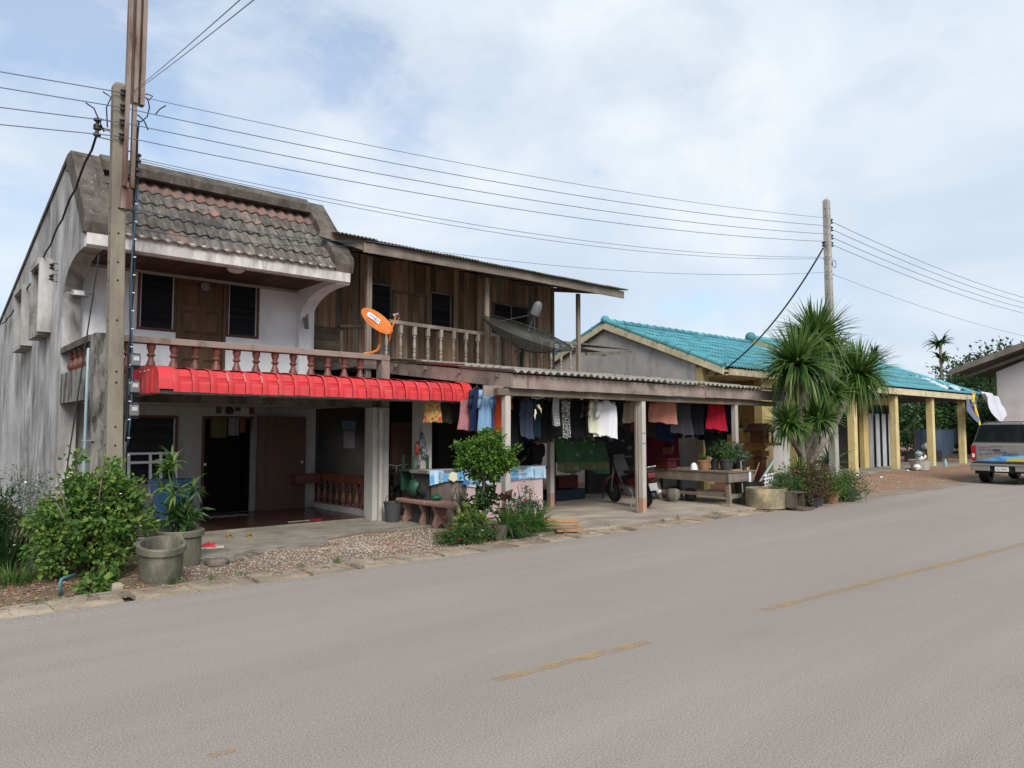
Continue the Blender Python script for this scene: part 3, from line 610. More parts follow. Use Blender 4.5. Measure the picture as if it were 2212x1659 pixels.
# porch: open door leaf, charms, hanging cloths, side balustrade
leaf = part('open_door_leaf', M['door_dark'], H1, lambda m: m.box(5.60, 6.62, YF - .30, YF - .26, .10, 1.985))
part('carved_panel', M['door_dark'], leaf, lambda m: m.prism([(6.11 + .36 * math.cos(R(t)), .68 + .46 * math.sin(R(t))) for t in range(180, 361, 12)] + [(6.47, 1.0), (5.75, 1.0)], 'y', YF - .318, YF - .302))
part('carved_panel', M['door_dark'], leaf, lambda m: m.prism([(6.11 + .34 * math.cos(R(t)), 1.45 + .36 * math.sin(R(t))) for t in range(0, 181, 12)] + [(5.77, 1.2), (6.45, 1.2)], 'y', YF - .318, YF - .302))
part('door_handle', M['alu'], leaf, lambda m: m.lathe([(.02, 0), (.01, .02), (.03, .04), (0, .06)], 8, (6.53, YF - .302, 1.05), (0, -1, 0)))
part('door_jamb', M['brown_frame'], H1, lambda m: m.box(4.62, 4.67, YF - .02, YF + .1, .09, 1.985).box(4.67, 5.62, YF - .02, YF + .1, 1.93, 1.985))
part('padlock', M['alu'], H1, lambda m: m.box(4.66, 4.70, YF - .05, YF - .02, 1.02, 1.07))
M['cloth_mustard'] = mat('mustard_paper', (.085, .07, .03), rough=.9); M['cloth_greyp'] = mat('grey_paper', (.15, .14, .145), rough=.9); M['cloth_rust'] = mat('rust_paper', (.13, .05, .035), rough=.9)
for xa, xb, za, m_ in ((4.76, 5.07, 1.56, 'cloth_mustard'), (5.10, 5.31, 1.60, 'cloth_greyp'), (5.33, 5.44, 1.66, 'cloth_rust')):
    part('door_cloth', M[m_], H1, lambda m: m.grid(lambda a, b: (xa + a * (xb - xa), YF - .06 + .012 * math.sin(a * 9), 1.95 - b * (1.95 - za)), 6, 3).grid(lambda a, b: (xa + a * (xb - xa), YF - .05 + .012 * math.sin(a * 9), 1.95 - b * (1.95 - za)), 6, 3))
for u, v0, v1 in ((473, 868, 893), (515, 863, 888), (545, 868, 895)):
    a = at(u - 5, v0, y=YF - .03); b_ = at(u + 5, v1, y=YF - .03)
    part('door_charm', M['cloth_rust'], H1, lambda m: m.box(a.x, b_.x, YF - .03, YF - .003, b_.z, a.z))
ch = at(496, 888, y=YF - .05)
part('door_amulet', M['ceramic_dark'], H1, lambda m: m.lathe([(.0, -.07), (.06, -.06), (.085, 0), (.06, .06), (.03, .08), (.012, .15), (0, .2)], 10, ch, None))
BR = part('porch_rail', M['brown_rail'], H1, lambda m: m.box(6.86, 7.0, 12.13, 14.3, .68, .82))
part('porch_kerb', M['porch_wall'], H1, lambda m: m.box(6.85, 7.02, 12.13, 14.4, .02, .20))
for k in range(8): link('baluster', bal_me, H1, (6.93, 12.35 + k * .27, .20), (0, 0, k), (.85, .85, .95))
part('bench_shelf', M['brown_frame'], H1, lambda m: m.box(6.30, 6.84, 14.0, 14.3, .62, .80))
# red awning: curved end panels, rows of pressed pan tiles, gutter frame
AW = part('awning_frame', M['grey_steel'], H1, lambda m: m.box(2.75, 7.86, 10.42, 10.46, 2.20, 2.24).box(2.75, 7.86, 11.70, 11.74, 2.42, 2.46).box(2.75, 2.79, 10.46, 11.7, 2.20, 2.24).box(4.4, 4.44, 10.46, 11.7, 2.20, 2.24).box(6.1, 6.14, 10.46, 11.7, 2.20, 2.24).box(7.82, 7.86, 10.46, 11.7, 2.20, 2.24))
awp = [(11.80, 2.62), (11.0, 2.575), (10.60, 2.55), (10.42, 2.515), (10.345, 2.45), (10.312, 2.35), (10.30, 2.22)]
def awn_tile(w, ribs=True):
    b = MB(); prof = []
    for i in range(len(awp) - 1):
        k = 2 if i < 2 else 5
        for q in range(k): t = q / k; prof.append((awp[i][0] + t * (awp[i + 1][0] - awp[i][0]), awp[i][1] + t * (awp[i + 1][1] - awp[i][1])))
    prof.append(awp[-1]); n = len(prof); xs = [0, .03, .06, .1, w * .33, w * .66, w - .02, w]; hs = [.026, .030, .024, .004, 0, .003, .004, .004]
    vs = []
    for j, (y, z) in enumerate(prof):
        a, c = prof[max(j - 1, 0)], prof[min(j + 1, n - 1)]; d = Vector((0, c[0] - a[0], c[1] - a[1])).normalized(); nn = Vector((0, d.z, -d.y)); nn = nn if nn.z - nn.y > 0 else -nn
        for x_, h in zip(xs, hs):
            hh = h
            if ribs and .1 <= x_ <= w - .02 and 5 < j < n - 6: hh += .011 if j % 2 else -.008
            vs.append((x_ - w / 2, y + nn.y * hh, z + nn.z * hh))
    k = len(xs); b.add(vs, [(j * k + i, j * k + i + 1, (j + 1) * k + i + 1, (j + 1) * k + i) for j in range(n - 1) for i in range(k - 1)])
    me = b.mesh(M['red_metal'], smooth=True, org=(0, 11, 2.2)); return me
NT_ = 20; aw = (7.75 - 2.88) / NT_; am = awn_tile(aw)
for k in range(NT_): link('awning_tile', am, AW, (2.88 + aw * (k + .5), 11, 2.2 + random.uniform(-.004, .004)), (R(random.uniform(-.25, .25)), 0, 0))
for xe in (2.70, 7.75):
    part('awning_trim', M['red_metal'], AW, lambda m: m.grid(lambda a, b: (xe + a * .20, *[awp[min(int(b * 6 + .01), 6)][0] - .012, awp[min(int(b * 6 + .01), 6)][1] + .035]), 1, 6), smooth='all')
for xe in (2.70, 7.895):
    ep = part('awning_end', M['red_metal'], AW, lambda m: m.prism([(y, z + .03) for y, z in awp] + [(10.30, 2.2), (11.8, 2.23)], 'x', xe, xe + .012))
b = MB(); b.box(-.006, .012, -.022, .022, -.17, .15); rm = b.local(M['red_metal'])
for k in range(5): link('end_rib', rm, AW, (2.694, 10.62 + k * .24, 2.385))
b = MB(); b.ball((0, 0, 0), .012, 6); scm = b.local(M['screw'])
for k in range(0, NT_, 2): link('screw', scm, AW, (2.88 + aw * k + .04, 10.30 - .008, 2.315))
for k in range(3): link('screw', scm, AW, (2.69, 10.8 + k * .2, 2.53))
part('awning_soffit', M['grey_steel'], AW, lambda m: m.box(2.8, 7.8, 10.47, 11.69, 2.245, 2.25))
# ================================================================ wooden two-storey house with the carport
H2 = thing('wooden_house', 'weathered wooden house with plank upper floor, turned balusters and corrugated carport roof', 'house', (11, 14.8, 0))
YW, YB, ZF = 14.8, 13.3, 3.18
wall = part('plank_wall', M['void'], H2, lambda m: m.box(6.9, 14.3, YW + .06, YW + .12, 2.4, 5.85))
planks = {}
def plank(x, w, z0, z1, y=None, grey=False):
    k = (round(w, 2), round(z1 - z0, 1), grey)
    if k not in planks:
        b = MB(); b.box(-w / 2 + .003, w / 2 - .003, -.012, .012, 0, z1 - z0); planks[k] = b.local(M['plank_grey'] if grey else M['plank'])
    link('plank', planks[k], wall, (x, (YW if y is None else y) + .02 + random.uniform(-.010, .010), z0), (R(random.uniform(-.1, .1)), R(random.uniform(-.25, .25)), R(random.uniform(-1.2, 1.2))))
wins2 = [(8.42, 8.96, 4.20, 5.16), (10.08, 10.72, 4.20, 5.16), (12.10, 13.36, 4.20, 5.12)]
x = 6.92; ws = (.13, .15, .17, .19)
while x < 14.3:
    w = random.choice(ws)
    if x + w > 14.32: w = .13
    xc = x + w / 2; hit = [q for q in wins2 if q[0] - .02 < xc < q[1] + .02]; g = random.random() < .22
    if hit: plank(xc, w, 3.1, hit[0][2] - .02, grey=g); plank(xc, w, hit[0][3] + .02, 5.8, grey=g)
    elif 9.0 < xc < 10.0: plank(xc, w, 5.05, 5.8); plank(xc, w, 3.15, 5.0, y=YW + .03)
    else: plank(xc, w, 3.1, 5.8, grey=g)
    x += w
hb = MB(); hb.box(-.36, .36, -.012, .012, -.085, .085); hm = hb.local(M['plank_h'])
for k in range(6): link('lap_board', hm, wall, (7.25, YW - .03 + random.uniform(-.006, .006), 3.12 + k * .16), (R(6), 0, R(random.uniform(-.5, .5))))
part('corner_trim', M['post_wood'], H2, lambda m: m.box(7.62, 7.70, YW - .05, YW, 3.1, 3.95))
part('corner_trim', M['plank_grey'], H2, lambda m: m.box(14.27, 14.36, YW - .03, YW + .12, 3.1, 5.8))
part('waist_rail', M['plank_h'], H2, lambda m: m.beam((7.62, YW - .03, 4.05), (8.35, YW - .03, 4.12), .03, .07))
for x0, x1, z0, z1 in wins2:
    w = part('window', M['plank_grey'], H2, lambda m: m.box(x0, x0 + .035, YW - .03, YW + .04, z0, z1).box(x1 - .035, x1, YW - .03, YW + .04, z0, z1).box(x0 + .035, x1 - .035, YW - .03, YW + .04, z1 - .035, z1).box(x0 + .035, x1 - .035, YW - .03, YW + .04, z0, z0 + .035))
    xs = [x0 + .035, x1 - .035] if x1 - x0 < 1 else [x0 + .035, (x0 + x1) / 2 - .015, (x0 + x1) / 2 + .015, x1 - .035]
    if len(xs) == 4: part('mullion', M['post_wood'], w, lambda m: m.box(xs[1], xs[2], YW - .03, YW + .04, z0 + .035, z1 - .035))
    for a, c in zip(xs[::2], xs[1::2]):
        b = MB(); b.box(-(c - a) / 2 + .005, (c - a) / 2 - .005, -.003, .003, -.045, .045); lm = b.local(M['glass_dark']); n = 11
        for i in range(n): link('louvre', lm, w, ((a + c) / 2, YW + .005, z0 + .08 + i * (z1 - z0 - .16) / (n - 1)), (R(-15), 0, 0))
    part('dark_room', M['void'], w, lambda m: m.box(x0, x1, YW + .045, YW + .055, z0, z1))
part('door_edge', M['plank_grey'], H2, lambda m: m.box(8.98, 9.03, YW - .02, YW + .03, 3.2, 5.03).box(9.96, 10.01, YW - .02, YW + .03, 3.2, 5.03).box(9.03, 9.96, YW - .02, YW + .03, 5.0, 5.04))
part('balcony_floor', M['wood_x'], H2, lambda m: m.box(7.3, 14.1, YB - .05, YW, 3.02, 3.16))
part('floor_beam', M['wood_x'], H2, lambda m: m.box(7.3, 14.1, YB - .09, YB - .052, 2.98, 3.15))
for xp in (7.52, 10.69, 13.82):
    zt = 5.34
    part('balcony_post', M['post_wood'], H2, lambda m: m.box(xp - .062, xp - .008, YB - .04, YB + .04, 2.2 if xp < 8 else 3.0, zt).box(xp + .008, xp + .052, YB - .028, YB + .04, 2.2 if xp < 8 else 3.0, zt))
part('balcony_rail', M['wood_x'], H2, lambda m: m.beam((8.0, YB, 4.03), (10.60, YB, 3.98), .07, .075).beam((10.78, YB, 3.98), (13.73, YB, 3.99), .07, .075))
tp_ = [(.034, 0), (.034, .05), (.024, .06), (.034, .085), (.022, .11), (.04, .15), (.036, .18), (.018, .22), (.034, .24), (.034, .26), (.020, .28), (.040, .36), (.036, .42), (.020, .54), (.034, .56), (.034, .575), (.024, .59), (.030, .61)]
b = MB(); b.lathe(tp_, 10); b.box(-.037, .037, -.037, .037, .61, .79); tbm = b.local(M['turned_wood'], smooth=True)
for k in range(8): link('turned_baluster', tbm, H2, (7.95 + k * .353, YB, 3.18), (0, 0, R(random.uniform(-6, 6))))
for k in range(8): link('turned_baluster', tbm, H2, (11.02 + k * .357, YB, 3.18), (0, 0, R(random.uniform(-6, 6))))
# upper roof: low-pitch corrugated sheets over a fascia board
def sheets(name, parent, m, x0, x1, y0, z0, y1, z1, rows, sw, pitch, amp, sag=lambda x: 0.0, lap=.12, jitter=.012):
    ln = math.hypot(y1 - y0, z1 - z0) / rows; a = math.atan2(z1 - z0, y1 - y0); nw = round(sw / pitch); cache = {}
    n = max(1, round((x1 - x0) / sw))
    for r_ in range(rows):
        for c in range(n):
            w = (x1 - x0) / n; key = nw
            if key not in cache:
                cache[key] = wave_tile(nw, w / nw, ln + lap, amp, .012, 6, m)
            xx = x0 + w * (c + .5); s_ = r_ * ln
            link(name, cache[key], parent, (xx, y0 + math.cos(a) * s_ + random.uniform(-jitter, jitter), z0 + math.sin(a) * s_ + .012 * r_ + (c % 2) * .008 + sag(xx)), (a - .012, R(random.uniform(-.25, .25)), 0))
part('roof_fascia', M['wood_x'], H2, lambda m: m.beam((7.05, 12.72, 5.36), (10.9, 12.72, 5.395), .035, .20).beam((10.903, 12.715, 5.395), (14.98, 12.715, 5.37), .035, .19).beam((6.25, 13.0, 5.60), (7.1, 12.745, 5.40), .035, .20))
sheets('roof_sheet', H2, M['asbestos_old'], 6.45, 15.05, 12.60, 5.50, 19.6, 6.75, 3, .86, .086, .014, sag=lambda x: .05 * max(0, 7.6 - x))
for k in range(6):
    xr = 7.3 + k * 1.46; part('rafter', M['wood_y'], H2, lambda m: m.beam((xr, 12.745, 5.40), (xr, 19, 6.52), .05, .12))
part('upper_side_wall', M['plank'], H2, lambda m: m.prism([(YW + .13, 2.4), (YW + .13, 5.8), (19.4, 6.5), (19.4, 2.4)], 'x', 14.25, 14.3).prism([(YW + .13, 2.4), (YW + .13, 5.8), (19.4, 6.5), (19.4, 2.4)], 'x', 6.9, 6.95))
# ground floor: back wall, side wall, doors, posts
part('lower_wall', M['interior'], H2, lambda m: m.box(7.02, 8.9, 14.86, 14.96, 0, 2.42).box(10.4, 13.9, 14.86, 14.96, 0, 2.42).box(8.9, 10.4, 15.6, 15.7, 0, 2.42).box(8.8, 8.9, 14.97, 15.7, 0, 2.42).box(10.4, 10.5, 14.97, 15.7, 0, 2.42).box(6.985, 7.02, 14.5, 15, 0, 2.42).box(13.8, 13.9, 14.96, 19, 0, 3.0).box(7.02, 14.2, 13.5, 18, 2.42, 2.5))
part('added_shade_wall', M['interior'], H2, lambda m: m.box(13.92, 17.1, 13.1, 13.2, 0, 3.1))  # added wall, shuts daylight out of the open rear to darken the carport
part('wall_shelf', M['door_dark'], H2, lambda m: m.box(9.0, 9.7, 14.75, 14.84, .1, 1.9))
for nm, xp, yp, w, zt in (('wide_post', 7.62, 11.42, .27, 2.42), ('inner_post', 10.95, 11.4, .12, 2.95), ('front_post', 7.98, 9.40, .115, 2.299), ('front_post', 11.60, 9.40, .115, 2.299), ('front_post', 15.0, 9.40, .115, 2.299), ('back_post', 13.2, 12.9, .12, 3.0)):
    ps = part(nm, M['post_conc'], H2, lambda m: m.box(xp - w / 2, xp + w / 2, yp - w / 2, yp + w / 2, .34, zt), bevel=.008)
    part('post_foot', M['post_foot'] if nm != 'wide_post' else M['post_conc'], ps, lambda m: m.box(xp - w / 2 - .001, xp + w / 2 + .001, yp - w / 2 - .001, yp + w / 2 + .001, .03, .34), bevel=.008)
part('post_batten', M['post_wood'], H2, lambda m: m.box(11.49, 11.535, 9.46, 9.50, .06, 2.4))
part('wire_tie', M['cable_grey'], H2, lambda m: m.box(11.54, 11.66, 9.338, 9.341, 1.64, 1.655).box(11.54, 11.66, 9.338, 9.341, 1.43, 1.445))
# carport roof
CPX0, CPX1 = 8.0, 17.0
part('carport_fascia', M['fascia_pink'], H2, lambda m: m.box(CPX0 - .02, 12.4, 9.23, 9.262, 2.42, 2.655).box(12.405, CPX1, 9.228, 9.26, 2.43, 2.665))
part('carport_beam', M['plank_h'], H2, lambda m: m.box(7.75, 16.75, 9.33, 9.45, 2.30, 2.418))
part('carport_rake', M['fascia_pink'], H2, lambda m: m.beam((7.98, 9.25, 2.545), (7.98, 13.2, 3.02), .03, .24))
part('rake_block', M['fascia_pink'], H2, lambda m: m.box(7.55, 8.2, 9.464, 9.50, 2.28, 2.46))
cs = part('carport_battens', M['wood_x'], H2, lambda m: [m.beam((7.9, y_, 2.62 + (y_ - 9.3) * .12), (17.0, y_, 2.62 + (y_ - 9.3) * .12), .05, .06) for y_ in (9.6, 10.7, 11.8, 12.9)])
for k in range(7):
    xr = 8.3 + k * 1.4; part('rafter', M['wood_y'], H2, lambda m: m.beam((xr, 9.3, 2.52), (xr, 13.3, 3.0), .05, .10))
sheets('carport_sheet', H2, M['asbestos'], CPX0 - .08, CPX1 + .12, 9.12, 2.71, 13.35, 3.22, 3, 1.0, .178, .026, lap=.18, jitter=.02)
part('lean_to_roof', M['asbestos_old'], H2, lambda m: m.prism([(13.4, 4.02), (15.6, 4.32), (15.6, 4.35), (13.4, 4.05)], 'x', 13.95, 16.4).beam((13.95, 13.6, 3.9), (16.3, 14.6, 4.0), .06, .1).beam((14.1, 13.3, 3.75), (16.2, 13.5, 3.95), .05, .08))

# ================================================================ turquoise-roofed house
H3 = thing('turquoise_roof_house', 'long cream house with turquoise tiled roofs, grey gable and yellow porch posts', 'house', (24, 14, 0))
GX, EY, EZ, RY, RZ = 17.4, 11.25, 3.50, 15.6, 5.22
slp = math.atan2(RZ - EZ, RY - EY); sln = math.hypot(RZ - EZ, RY - EY)
part('gable_wall', M['grey_gable'], H3, lambda m: m.prism([(12.2, 0), (12.2, 3.60), (RY, 4.98), (19.0, 3.64), (19.0, 0)], 'x', GX + .12, GX + .27))
part('corner_post', M['cream'], H3, lambda m: m.box(GX + .10, GX + .40, 11.98, 12.19, 0, 3.5))
for (ya, za), (yb, zb) in (((EY - .02, EZ - .02), (RY, RZ)), ((RY, RZ), (19.95, EZ))):
    part('barge_board', M['cream_pale'], H3, lambda m: m.prism([(ya, za - .23), (yb, zb - .25), (yb, zb - .04), (ya, za - .03)], 'x', GX - .02, GX + .03))
    # capping tiles along the verge
    L = math.hypot(yb - ya, zb - za); n = 8; d = Vector((0, (yb - ya) / L, (zb - za) / L))
    cb = MB()
    cb.lathe([(.108, 0), (.108, .03), (.094, .04), (.09, L / n - .01)], 10)
    cm = cb.local(M['teal_old'], smooth=True)
    dd = d if ya < RY - 1 else -d; st = Vector((GX + .06, ya, za)) if ya < RY - 1 else Vector((GX + .06, yb, zb))
    q = dd.to_track_quat('Z', 'Y').to_euler()
    for k in range(n): link('verge_cap', cm, H3, st + dd * (L / n * k) + Vector((0, 0, .01)), q)
rf = part('roof_deck', M['cream_pale'], H3, lambda m: m.prism([(EY + .06, EZ - .10), (RY, RZ - .10), (19.9, EZ - .10), (19.9, EZ - .16), (RY, RZ - .16), (EY + .06, EZ - .16)], 'x', GX + .03, 26.0))
rows = 8; ttm = wave_tile(2, .165, sln / rows + .06, .018, .016, 5, M['teal'])
for r_ in range(rows):
    for c in range(26):
        s_ = r_ * sln / rows
        link('roof_tile', ttm, rf, (GX + .30 + c * .33, EY + math.cos(slp) * s_ - .02, EZ + math.sin(slp) * s_ + random.uniform(-.007, .007)), (slp - .05, 0, R(random.uniform(-.7, .7))))
part('rear_slope', M['teal'], H3, lambda m: m.prism([(RY, RZ + .02), (19.95, EZ), (19.95, EZ - .04), (RY, RZ - .02)], 'x', GX + .1, 26.0))
b = MB(); b.lathe([(.105, 0), (.105, .04), (.088, .05), (.084, .42)], 10); rcm = b.local(M['teal'], smooth=True)
for k in range(21): link('ridge_cap', rcm, rf, (GX + .1 + k * .41, RY, RZ + .02), (0, R(90), 0))
part('ridge_ball', M['teal'], H3, lambda m: m.ball((GX + .05, RY, RZ + .05), .15, 12), smooth='all')
part('eave_fascia', M['cream_pale'], H3, lambda m: m.box(GX + .4, 26.3, EY + .04, EY + .08, EZ - .24, EZ - .05))
part('eave_soffit', M['cream_pale'], H3, lambda m: m.box(GX + .3, 26.0, EY + .09, 12.9, EZ - .25, EZ - .22))
part('front_wall', M['cream'], H3, lambda m: m.box(GX + .3, 19.2, 12.75, 12.9, 0, 3.25).box(19.2, 21.4, 13.4, 13.55, 0, 3.25).box(GX + .42, 17.9, 12.25, 12.4, 0, 1.2))
part('grey_wall', M['grey_gable'], H3, lambda m: m.box(21.4, 29.3, 13.0, 13.15, 0, 3.15))
# second wing: higher ridge, hipped at the far end, open porch on yellow posts
E2Z, R2Z, HX0, HX1 = 3.36, 5.40, 26.6, 33.5
s2 = math.atan2(R2Z - E2Z, RY - EY); L2 = math.hypot(R2Z - E2Z, RY - EY)
deck = part('roof_deck', M['cream_pale'], H3, lambda m: m.add([(26.3, EY + .05, E2Z - .1), (38.4, EY + .05, E2Z - .1), (HX1, RY, R2Z - .1), (26.3, RY, R2Z - .1), (26.3, 20, E2Z - .1), (38.4, 20, E2Z - .1)], [(0, 1, 2, 3), (3, 2, 5, 4), (1, 5, 2)]))
rows2 = 7
for r_ in range(rows2):
    b = MB(); t0, t1 = r_ / rows2, (r_ + 1) / rows2 + .015; pitch = .165
    def cx(x, t, lim): return min(x, lim(t))
    lim = lambda t: 38.5 + (HX1 - 38.5) * t
    n = int((38.5 - 26.2) / pitch * 4); vs = []
    for t, dz in ((t0, .03), (min(t1, 1), .0)):
        for i in range(n + 1):
            x_ = min(26.2 + i / n * 12.3, lim(t)); vs.append((x_, EY + (RY - EY) * t, E2Z + (R2Z - E2Z) * t + dz + .018 * math.cos(2 * math.pi * (x_ - 26.2) / pitch)))
    b.add(vs, [(i, i + 1, n + 2 + i, n + 1 + i) for i in range(n)]); b.build('tile_course', M['teal'], deck, smooth='all')
part('hip_slope', M['teal'], H3, lambda m: m.add([(38.5, EY, E2Z + .02), (38.5, 20, E2Z + .02), (HX1, RY, R2Z + .03)], [(0, 1, 2)]))
b2 = Vector((38.5, EY, E2Z)); a2 = Vector((HX1, RY, R2Z))
part('hip_cap', M['teal'], H3, lambda m: m.tube([b2 + (a2 - b2) * (i / 12) + Vector((0, 0, .03)) for i in range(13)], .11, 8), smooth='all')
part('ridge_cap', M['teal'], H3, lambda m: m.tube([(26.2, RY, R2Z + .03), (HX1, RY, R2Z + .03)], .12, 8), smooth='all')
part('ridge_ball', M['teal'], H3, lambda m: m.ball((26.15, RY, R2Z + .05), .21, 12), smooth='all')
part('gable_wall', M['cream'], H3, lambda m: m.prism([(EY + .3, 3.2), (RY, R2Z - .16), (20, 3.2)], 'x', 26.25, 26.35))
part('barge_board', M['cream_pale'], H3, lambda m: m.prism([(EY, E2Z - .2), (RY, R2Z - .2), (20, E2Z - .2), (20, E2Z), (RY, R2Z + .02), (EY, E2Z)], 'x', 26.17, 26.22))
part('eave_fascia', M['cream_pale'], H3, lambda m: m.box(26.35, 38.5, EY + .04, EY + .08, E2Z - .27, E2Z - .04))
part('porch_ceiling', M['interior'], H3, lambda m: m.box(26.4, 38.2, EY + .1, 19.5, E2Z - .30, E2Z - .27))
for xp in (21.9, 26.0, 29.6, 33.35, 37.1):
    part('porch_post', M['yellow_post'], H3, lambda m: m.box(xp - .125, xp + .125, 11.45, 11.70, .18, E2Z - .271 if xp > 26.2 else EZ - .251), bevel=.01)
part('side_pilaster', M['cream'], H3, lambda m: m.box(20.0, 20.6, 11.6, 11.85, 0, EZ - .26).box(20.62, 20.85, 11.75, 13.4, 0, EZ - .26))
part('wing_wall', M['cream'], H3, lambda m: m.box(29.3, 29.75, 12.6, 12.78, .2, 3.08).box(32.55, 32.75, 12.6, 18, .2, 3.08).box(29.75, 32.55, 12.6, 12.75, 2.75, 3.08))
fd = part('folding_door', M['void'], H3, lambda m: m.box(29.76, 32.54, 12.68, 12.74, .22, 2.75))
b = MB(); b.box(-.105, .105, -.012, .012, 0, 2.15); fm = b.local(M['folding'])
for k in range(9): link('door_leaf', fm, fd, (29.93 + k * .31, 12.63 + (.03 if k % 2 else -.03), .23), (0, 0, R(14 if k % 2 else -14)))
part('dark_opening', M['void'], H3, lambda m: m.box(27.5, 29.2, 12.97, 12.999, .2, 2.4))

# ================================================================ pale building at the right edge
H4 = thing('pale_gabled_building', 'pale pinkish gabled building with dark overhanging roof behind the pickup', 'house', (46, 10, 0))
pc = at(2154, 850, x=43)
part('wall', M['white_block'], H4, lambda m: m.prism([(pc.y, 0), (pc.y, 4.7), (5.5, 7.2), (-1, 4.9), (-1, 0)], 'x', 43, 43.2).box(43.2, 56, pc.y - .2, pc.y, 0, 4.7))
part('roof', M['asbestos_old'], H4, lambda m: m.prism([(pc.y + 1.7, 4.72), (pc.y + 1.7, 4.86), (5.5, 7.62), (5.5, 7.48)], 'x', 41.6, 57).prism([(-3, 4.5), (-3, 4.6), (5.498, 7.62), (5.498, 7.48)], 'x', 41.6, 57))
part('barge_board', M['wood_y'], H4, lambda m: m.prism([(pc.y + 1.72, 4.55), (pc.y + 1.72, 4.8), (5.5, 7.56), (5.5, 7.3)], 'x', 41.55, 41.6).prism([(pc.y + 1.2, 4.4), (pc.y + 1.2, 4.52), (5.5, 7.2), (5.5, 7.0)], 'x', 42.2, 42.3))
part('downpipe', M['leaf_mid'], H4, lambda m: m.tube([(42.95, pc.y + .05, .1), (42.95, pc.y + .05, 4.7)], .05, 6))
# ================================================================ utility poles and overhead lines
def pole(name, label, x, y, h, lean, w0, w1, mtl, holes, zb=0):
    P_ = thing(name, label, 'pole', (x, y, zb))
    b = MB(); t = Vector((x + lean[0], y + lean[1], h)); s0, s1 = w0 / 2, w1 / 2
    b.add([(x - s0, y - s0, zb - .1), (x + s0, y - s0, zb - .1), (x + s0, y + s0, zb - .1), (x - s0, y + s0, zb - .1), (t.x - s1, t.y - s1, h), (t.x + s1, t.y - s1, h), (t.x + s1, t.y + s1, h), (t.x - s1, t.y + s1, h), (t.x - s1 * .5, t.y - s1 * .5, h + .06), (t.x + s1 * .5, t.y - s1 * .5, h + .06), (t.x + s1 * .5, t.y + s1 * .5, h + .06), (t.x - s1 * .5, t.y + s1 * .5, h + .06)],
          [(0, 3, 2, 1), (0, 1, 5, 4), (1, 2, 6, 5), (2, 3, 7, 6), (3, 0, 4, 7), (4, 5, 9, 8), (5, 6, 10, 9), (6, 7, 11, 10), (7, 4, 8, 11), (8, 9, 10, 11)])
    b.build('shaft', mtl, P_, bevel=.015)
    hb = MB(); hb.lathe([(.012, -.006), (.014, .004), (.014, .006), (0, .006)], 8, (0, 0, 0), (0, -1, 0)); hm = hb.local(M['black'])
    for z in holes:
        k = z / h; w = (w0 + (w1 - w0) * k) / 2
        link('bolt_hole', hm, P_, (x + lean[0] * k, y + lean[1] * k - w - .001, z)); link('bolt_hole', hm, P_, (x + lean[0] * k - w - .001, y + lean[1] * k, z), (0, 0, R(-90)))
    return P_
def spool(b, c, s=1.0, ax=None):
    b.lathe([(.02 * s, -.065 * s), (.05 * s, -.055 * s), (.05 * s, -.03 * s), (.024 * s, -.015 * s), (.024 * s, .015 * s), (.05 * s, .03 * s), (.05 * s, .055 * s), (.02 * s, .065 * s)], 10, c, ax)
LP = pole('utility_pole', 'tall weathered concrete utility pole with steel extension and meters beside the white house', 2.36, 11.0, 6.48, (-.11, 0), .21, .17, M['pole_conc'], [1.35, 1.5, 1.75, 2.35, 2.5, 3.2, 3.75, 4.0, 4.4, 4.75])
part('steel_extension', M['rusty_steel'], LP, lambda m: m.box(2.30, 2.355, 10.82, 10.90, 5.05, 9.4).box(2.395, 2.445, 10.80, 10.90, 6.25, 9.4).box(2.485, 2.54, 10.82, 10.93, 6.25, 9.4).box(2.30, 2.54, 10.905, 10.912, 6.25, 9.4).box(2.40, 2.45, 10.84, 10.93, 5.05, 6.25))
part('steel_foot', M['rusty_steel'], LP, lambda m: m.box(2.29, 2.43, 10.865, 10.90, 4.75, 5.05))
LZ = [6.36, 6.15, 5.94, 5.74]
def rack(P_, x, y, zs, side):
    for z in zs:
        b = MB(); spool(b, (x, y, z)); i_ = b.build('insulator', M['ceramic_dark'], P_, smooth=True)
        part('clevis', M['grey_steel'], i_, lambda m: m.beam((x - side * .005, y, z + .07), (x - side * .17, y, z + .07), .03, .008).beam((x - side * .005, y, z - .07), (x - side * .17, y, z - .07), .03, .008))
rack(LP, 2.50, 10.95, [5.52, 5.30], 1)
rack(LP, 1.99, 10.95, [5.88, 5.76], -1)
for z in LZ: part('insulator', M['ceramic_dark'], LP, lambda m: spool(m, (2.27, 10.86, z), .7))
part('cable_bundle', M['cable'], LP, lambda m: [m.tube([(2.47 + dx + .012 * math.sin(z_ * 5 + dx * 90), 10.93 + dy, 1.55 + z_) for z_ in [q * .25 for q in range(19)]], .012, 6) for dx, dy in ((0, 0), (.03, .01), (.015, .03))], smooth='all')
part('blue_cable', M['cable_blue'], LP, lambda m: m.tube([(2.49 + .03 * math.sin(z_ * 2), 10.90, 1.5 + z_) for z_ in [q * .3 for q in range(13)]], .012, 6), smooth='all')
b = MB(); b.box(-.015, .015, -.006, .006, -.006, .006); cm_ = b.local(M['white_plastic'])
for k in range(14): link('cable_clip', cm_, LP, (2.495, 10.895, 1.6 + k * .25))
M['meter_glass'] = mat('meter_glass', (.13, .135, .14), rough=.3, spec=.6)
